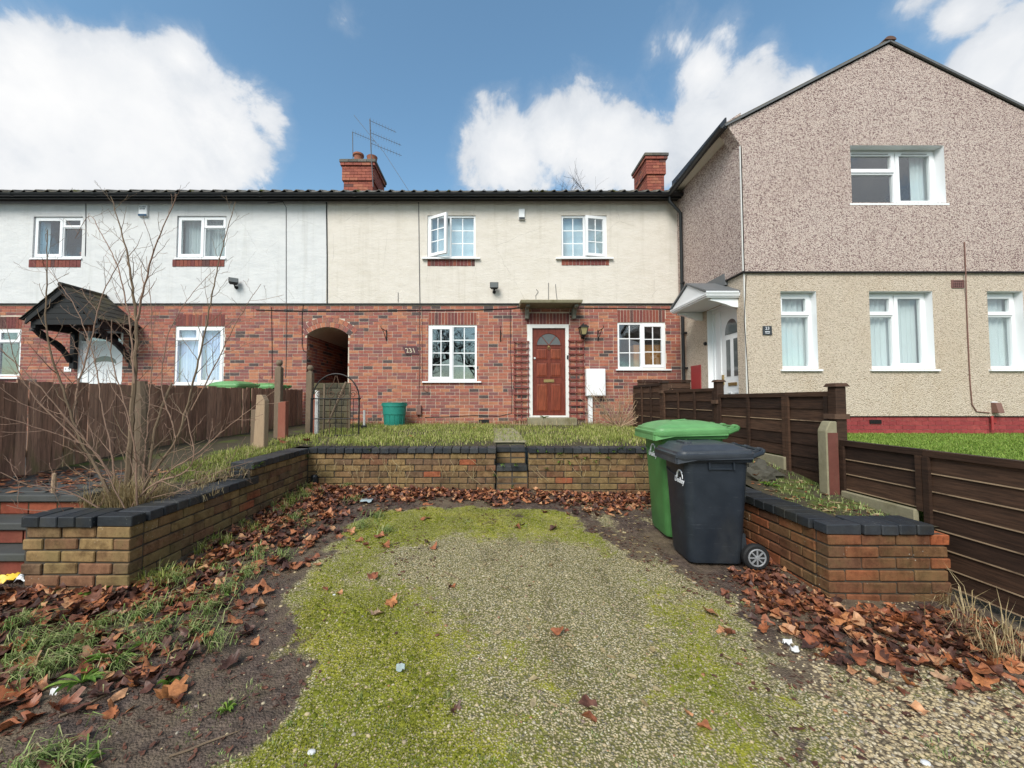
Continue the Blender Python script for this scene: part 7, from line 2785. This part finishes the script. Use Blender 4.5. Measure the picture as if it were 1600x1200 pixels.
flakes('leaf_fragments', 34000, lambda x, y: np.clip(covers(x, y)[2] * (.25 + 1.5 * (fbm(x, y, 1.8, 131) - .35)) + .5 * leaf_density(x, y), 0, 1), .005, .020, MAT['dark dead leaf'])
flakes('straw_fragments', 5000, lambda x, y: np.clip(.25 + .5 * covers(x, y)[2], 0, 1) * sstep(fbm(x, y, 1.5, 141), .4, .6), .006, .03, MAT['dead straw'])
flakes('path_litter', 5200, lambda x, y: np.clip(.15 + 1.6 * (fbm(x, y, 1.6, 151) - .38) + .5 * sstep(-x, 3.6, 4.2), 0, 1), .010, .05, MAT['rotten leaf'], (-4.3, -3.08, 3.0, 8.6), lambda x, y: np.full(np.shape(x), zPATH + .004), lambda x, y: x < 0)
flakes('bed_litter', 4200, lambda x, y: np.clip(.3 + 1.3 * (fbm(x, y, 2.0, 161) - .4), 0, 1), .008, .035, MAT['rotten leaf'], (-3.1, 3.06, 2.8, 5.2), terr_b, lambda x, y: (x < -2.52) | (x > 2.44))
flakes('bed_straw', 3800, lambda x, y: np.clip(.3 + 1.3 * (fbm(x, y, 2.0, 171) - .4), 0, 1), .008, .05, MAT['dead straw'], (-3.1, 3.06, 2.8, 5.4), terr_b, lambda x, y: (x < -2.52) | (x > 2.44))
# a few leaves caught on the lawn and the bed
for (x_, y_, lab) in ((-2.55, 5.6, 'brown leaf caught in the lawn beside the iron gate'), (-1.2, 6.1, 'brown leaf in the middle of the front lawn'), (2.55, 3.9, 'orange brown leaf beside the bed weed'), (-2.8, 5.4, 'brown leaf by the painted post foot'), (-.3, 7.8, 'brown leaf on the lawn near the tall window')):
    o = bpy.data.objects.new('fallen_leaf', R.choice(protos))
    o.location = (x_, y_, float(terr_b(np.array(x_), np.array(y_))) + .03)
    o.rotation_euler = (R.uniform(-.4, .4), R.uniform(-.4, .4), R.uniform(0, 6))
    o.scale = (.14, .14, .14)
    COL.objects.link(o)
    tag(o, lab, 'leaf', 'dead leaves on the grass')

# moss growing in the gutters and on the eaves tiles
cl = [(U(px, 300, 8.92).x, 8.92, R.uniform(.6, 1.2)) for px in (832, 838, 846, 852, 560, 700, 120, 300, 410, 960)]
tufts('roof_moss', cl, 60, .05, .012, .035, MAT['moss tuft'], w=(.006, .012), lean=(.2, 1.4), zf=lambda x, y: np.full(np.shape(x), zEAV + .125))

# litter
p = UZ(35, 925, EYE - 1.24)
p.z = float(dz_full(np.array(p.x), np.array(p.y))) + .035
lt = thing('food_wrapper', 'crumpled yellow and white food wrapper on the leaves by the steps', 'wrapper', p)


def crumple(c, lx, ly, amp, n, seed, yaw=0):
    rr = random.Random(seed)
    vs, fs = [], []
    for j in range(n + 1):
        for i in range(n + 1):
            x_, y_ = lx * (i / n - .5), ly * (j / n - .5)
            v = Vector((x_, y_, amp * rr.uniform(-.5, .5) + amp * .9 * math.cos(math.pi * y_ / ly)))
            v.rotate(Matrix.Rotation(yaw, 3, 'Z'))
            vs.append(Vector(c) + v)
    for j in range(n):
        for i in range(n):
            a = j * (n + 1) + i
            fs.append((a, a + 1, a + n + 2, a + n + 1))
    return MB().add(vs, fs)


crumple(p + Vector((.04, .01, 0)), .13, .075, .03, 7, 1, .18).build('printed_film', MAT['litter white'], lt, smooth=True)
crumple(p + Vector((-.075, -.012, .002)), .10, .078, .028, 6, 2, .22).build('yellow_film', MAT['litter yellow'], lt, smooth=True)
text('SPEC', .034, p + Vector((.045, -.012, .034)), 'blue plastic', lt, rot=(rad(35), 0, .18), ext=.0006)
for (px, py, lab, m_, sx_, sy_, nm) in ((573, 790, 'crumpled clear plastic wrapper among the leaves by the back wall', 'litter clear', .12, .10, 'plastic_wrapper'), (1230, 1000, 'small scrap of white tissue on the gravel near the right wall', 'litter white', .045, .016, 'tissue'), (1241, 1010, 'second scrap of white tissue just in front of the first', 'litter white', .042, .018, 'tissue'),
                                        (678, 764, 'scrap of white paper among the leaves at the back wall', 'litter white', .05, .05, 'paper_scrap'), (626, 1050, 'flattened grey foil scrap pressed into the mossy drive', 'litter clear', .04, .02, 'foil_scrap'), (85, 1100, 'torn bit of pale paper in the dead leaves', 'litter white', .03, .014, 'paper_scrap')):
    p = UZ(px, py, EYE - (1.16 if py < 800 else 1.29))
    p.z = float(dz_full(np.array(p.x), np.array(p.y))) + .022
    tag(crumple(p, sx_, sy_, .02, 5, px).build(nm, MAT[m_], smooth=True), lab, 'litter')
for (px, py, s_, lab) in ((522, 940, .008, 'small white stone on the moss'), (487, 1167, .012, 'smooth grey white stone near the muddy edge'), (480, 1112, .009, 'pale stone half sunk in the mud'), (1085, 912, .013, 'rounded pale stone near the navy bin'), (1445, 1165, .013, 'white stone on the gravel patch')):
    p = UZ(px, py, EYE - 1.29)
    z_ = float(dz_full(np.array(p.x), np.array(p.y)))
    o = MB().lathe([(s_ * .5, 0), (s_, s_ * .3), (s_ * .9, s_ * .7), (s_ * .4, s_ * .95)], (p.x, p.y, z_ - .002), 9).xf(lambda v, p=p: Vector((p.x + (v.x - p.x) * 1.3, v.y, v.z))).build('stone', MAT['litter white' if 'white' in lab else 'pebble'], smooth=True)
    tag(o, lab, 'stone')
for (a, b, r_, lab) in (((695, 903), (720, 914), .003, 'short dark twig lying on the mossy drive'), ((782, 922), (795, 926), .003, 'tiny dark twig near the middle of the drive'), ((265, 1178), (375, 1135), .004, 'long thin dark twig on the bare mud'), ((95, 1125), (180, 1085), .006, 'pale stick across the muddy bank')):
    p, q = UZ(*a, EYE - 1.28), UZ(*b, EYE - 1.28)
    pts = []
    for k in range(5):
        v = p.lerp(q, k / 4)
        v.z = float(dz_full(np.array(v.x), np.array(v.y))) + .006
        pts.append(v + Vector((R.uniform(-.004, .004), R.uniform(-.004, .004), 0)))
    tag(MB().tube(pts, [r_, r_, r_ * .9, r_ * .8, r_ * .5], 5).build('twig', MAT['bark']), lab, 'twig')
# rocks in the right-hand bed
for (x_, y_, s_, lab) in ((2.52, 4.35, .17, 'dark mossy rock in the bed behind the navy bin'), (2.68, 3.98, .15, 'flat mossy rock nearest the fence spur'), (2.50, 4.75, .14, 'mossy rock furthest back in the narrow bed')):
    b = bmesh.new()
    bmesh.ops.create_icosphere(b, subdivisions=3, radius=1)
    for v in b.verts:
        k = 1 + .30 * math.sin(3 * v.co.x + 5 * y_) * math.cos(4 * v.co.y + 2 * x_) + .16 * math.sin(7 * v.co.z + 9 * v.co.x) + .10 * math.sin(13 * v.co.y + 11 * v.co.x)
        v.co = Vector((v.co.x * 1.25, v.co.y * .8, v.co.z * .75)) * k * s_
    me = bpy.data.meshes.new('rock')
    b.to_mesh(me)
    b.free()
    me.materials.append(MAT['rock'])
    o = bpy.data.objects.new('rock', me)
    o.location = (x_, y_, float(terr_z(x_, y_)) + .02)
    COL.objects.link(o)
    tag(o, lab, 'rock', 'rocks in the narrow bed')


# ------------------------------------------------------------------ shrubs and trees
def twiggy(mb, pts, r0, r1, rng, density=1.0, depth=2, tw=.22, n=6, up=.45):
    """a stem tube through pts with alternating side twigs"""
    k = len(pts)
    # densify and wobble
    q = []
    for i in range(k - 1):
        m_ = max(2, int((pts[i + 1] - pts[i]).length / .05))
        for j in range(m_):
            q.append(pts[i].lerp(pts[i + 1], j / m_))
    q.append(pts[-1])
    sm = [q[0]] + [(q[i - 1] + q[i] * 2 + q[i + 1]) / 4 for i in range(1, len(q) - 1)] + [q[-1]]
    for _ in range(2):
        sm = [sm[0]] + [(sm[i - 1] + sm[i] * 2 + sm[i + 1]) / 4 for i in range(1, len(sm) - 1)] + [sm[-1]]
    sm = [p + Vector((rng.uniform(-1, 1), rng.uniform(-1, 1), rng.uniform(-1, 1))) * .004 for p in sm]
    rs = [r0 + (r1 - r0) * (i / (len(sm) - 1)) ** .8 for i in range(len(sm))]
    mb.tube(sm, rs, n)
    if depth <= 0:
        return
    L_ = 0
    side = 1
    nxt = tw * .6
    for i in range(1, len(sm) - 1):
        L_ += (sm[i] - sm[i - 1]).length
        if L_ > nxt:
            nxt = L_ + .11 / density * rng.uniform(.6, 1.5)
            side = -side
            d = (sm[i + 1] - sm[i - 1]).normalized()
            s_ = d.cross(Vector((rng.uniform(-.4, .4), 1, rng.uniform(-.3, .3)))).normalized() * side
            if rng.random() < .35:
                s_ = d.cross(s_)
            v = (d * rng.uniform(.35, .8) + s_ * rng.uniform(.6, 1.0) + Vector((0, 0, up * rng.uniform(0, 1)))).normalized()
            l_ = tw * rng.uniform(.5, 1.6) * (1 - .45 * i / len(sm))
            e = [sm[i]]
            for j in range(3):
                v = (v + Vector((rng.uniform(-.25, .25), rng.uniform(-.25, .25), rng.uniform(-.05, .30)))).normalized()
                e.append(e[-1] + v * l_ / 3)
            rr0 = min(rs[i] * .55, .004)
            twiggy(mb, e, rr0, .0012, rng, density * 1.2, depth - 1, tw * .45, 4, up)


STEMS = [  # picture points, depth at the foot and at the tip, radii
    ([(198, 780), (203, 690), (210, 600), (214, 500), (200, 400), (186, 350), (173, 306)], 3.02, 3.05, .040, .003),
    ([(214, 500), (230, 425), (250, 365), (277, 304)], 3.03, 2.9, .014, .003),
    ([(210, 600), (203, 500), (183, 410), (140, 330), (118, 372)], 3.0, 3.3, .012, .002),
    ([(232, 740), (242, 670), (256, 625), (268, 598)], 3.1, 3.2, .016, .010),
    ([(208, 775), (240, 735), (277, 690), (299, 609), (318, 530), (329, 475), (347, 388), (368, 315)], 3.0, 3.1, .020, .003),
    ([(299, 640), (330, 583), (368, 505), (407, 443)], 3.05, 2.8, .011, .002),
    ([(190, 770), (150, 730), (126, 692), (113, 653), (100, 609), (80, 560), (72, 500), (74, 358)], 2.95, 2.8, .020, .003),
    ([(113, 653), (121, 605), (143, 531), (156, 466), (196, 390)], 2.95, 3.1, .012, .003),
    ([(175, 745), (135, 690), (100, 648), (56, 596), (0, 545)], 2.9, 2.6, .011, .003),
    ([(212, 770), (260, 738), (303, 713), (350, 672), (390, 640), (430, 610)], 2.95, 2.8, .012, .002),
    ([(180, 785), (130, 776), (87, 761), (43, 760), (0, 738)], 2.85, 2.55, .010, .003),
    ([(195, 790), (220, 770), (243, 752), (285, 742), (299, 731), (306, 712), (300, 690), (290, 640)], 2.9, 2.85, .012, .004),
    ([(185, 765), (172, 690), (160, 640), (148, 560), (120, 480), (75, 420)], 3.1, 3.3, .013, .002),
    ([(220, 765), (232, 650), (238, 560), (236, 470), (228, 400)], 3.15, 3.3, .010, .002),
    ([(205, 760), (150, 700), (70, 672), (0, 650)], 2.8, 2.5, .008, .002),
    ([(225, 775), (290, 760), (345, 735), (395, 720)], 3.0, 3.3, .008, .002),
    ([(126, 692), (70, 640), (30, 590), (8, 500)], 2.9, 2.7, .010, .002),
    ([(277, 690), (250, 600), (262, 520), (290, 470), (335, 420)], 3.1, 3.35, .010, .002),
    ([(215, 780), (212, 700), (198, 640), (172, 560), (176, 500)], 2.88, 2.75, .012, .003),
    ([(190, 790), (120, 800), (60, 800), (10, 790)], 2.8, 2.6, .007, .002),
]
rng = random.Random(5)
sh = thing('bare_shrub', 'large bare many stemmed shrub growing from the brick edged bed', 'shrub', (BX, BY, float(terr_z(BX, BY)) - .05))
for pp, ya_, yb_, ra, rb in STEMS:
    n = len(pp)
    pts = [U(px, py, ya_ + (yb_ - ya_) * i / (n - 1)) for i, (px, py) in enumerate(pp)]
    if pp[0][1] > 755:
        pts[0].z = float(terr_z(pts[0].x, pts[0].y)) - .05
    mb = MB()
    twiggy(mb, pts, ra * .62, rb * .8, rng, 1.8, 2, .26)
    mb.build('stem', MAT['bark' if ra > .015 else 'twig bark'], sh, smooth=True)
# cut stump post behind it
b = U(222, 660, 3.5)
o = MB().tube([Vector((b.x, 3.5, zPATH - .1)), U(222, 640, 3.5), U(220, 596, 3.5)], [.055, .05, .048], 10).build('old_trunk', MAT['weathered timber'])
tag(o, 'sawn off grey brown trunk standing behind the bare shrub', 'stump')
b = U(84, 757, 2.95)
o = MB().tube([b - Vector((0, 0, .06)), b, b + Vector((.002, 0, .075)), b + Vector((0, 0, .085))], [.014, .016, .013, .006], 8).build('bottle', MAT['pale timber'])
tag(o, 'small straw coloured stub standing on the slab by the shrub', 'stub')

rng = random.Random(9)
b = U(968, 668, 8.45)
s2 = thing('twiggy_shrub', 'small leafless twiggy shrub below the kitchen window beside the fence', 'shrub', (b.x, 8.45, float(terr_z(b.x, 8.45))))
for i in range(28):
    a = -1.3 + 2.6 * i / 27 + rng.uniform(-.1, .1)
    l_ = rng.uniform(.65, 1.25)
    p0 = Vector((b.x + rng.uniform(-.04, .04), 8.45 + rng.uniform(-.04, .04), float(terr_z(b.x, 8.45)) - .02))
    d = Vector((math.sin(a), rng.uniform(-.25, .15), math.cos(a) * .9))
    mb = MB()
    twiggy(mb, [p0, p0 + d * l_ * .35, p0 + d * l_ * .7 + Vector((0, 0, .06)), p0 + d * l_ + Vector((rng.uniform(-.1, .1), 0, .1))], .012, .0035, rng, 2.0, 2, .24, 4)
    mb.build('stem', MAT['pale twig'], s2)


def bare_tree(label, loc, h, seed, levels=5, spread=.55, group=None, r=None, thin=1.0):
    rg = random.Random(seed)
    o = thing('bare_tree', label, 'tree', loc, group)
    tr, cr = MB(), MB()
    base = Vector(loc)
    r = r or h * .022

    def grow(p, d, l_, rr, lev):
        pts, rs = [p], [rr]
        for i in range(4):
            d = (d + Vector((rg.uniform(-.16, .16), rg.uniform(-.16, .16), rg.uniform(-.02, .14)))).normalized()
            pts.append(pts[-1] + d * l_ / 4)
            rs.append(rr * (1 - .42 * (i + 1) / 4))
        (tr if lev == levels else cr).tube(pts, rs, 7 if lev == levels else 5 if lev > 2 else 3)
        if lev == 0:
            return
        nb = rg.randint(3, 4) if lev > 1 else rg.randint(3, 5)
        for i in range(nb):
            t = 1.0 if i == 0 else rg.uniform(.4, 1.0)
            q = pts[min(4, int(t * 4))]
            ax = d.orthogonal()
            ax.rotate(Matrix.Rotation(rg.uniform(0, 6.28), 3, d))
            nd = (d + ax * rg.uniform(.4, 1.0) * spread * 1.5 + Vector((0, 0, .12))).normalized()
            grow(q, nd, l_ * rg.uniform(.58, .80), rr * .56 * thin, lev - 1)
    grow(base - Vector((0, 0, .2)), Vector((rg.uniform(-.05, .05), rg.uniform(-.05, .05), 1)), h * .30, r, levels)
    tr.build('trunk', MAT['far bark'], o, smooth=True)
    cr.build('crown', MAT['far bark'], o)
    return o


p = U(872, 216, 26)
bare_tree('bare winter tree with its twig tops just showing above the roof', (p.x, 26, EYE - .5), p.z - (EYE - .5), 4, 6, 1.0, thin=.9)
# the leafless street trees opposite, seen only as reflections in the panes
for (x_, y_, h_, sd_, lab) in ((-5.5, -13, 12, 21, 'leafless street tree opposite the cream house'), (.8, -15, 13, 22, 'leafless street tree opposite the red door'), (-12, -16, 12, 23, 'leafless street tree opposite the white house'), (7.5, -18, 11, 24, 'leafless street tree opposite the gable')):
    bare_tree(lab, (x_, y_, -.3), h_, sd_, 5, .62, 'leafless trees across the road')
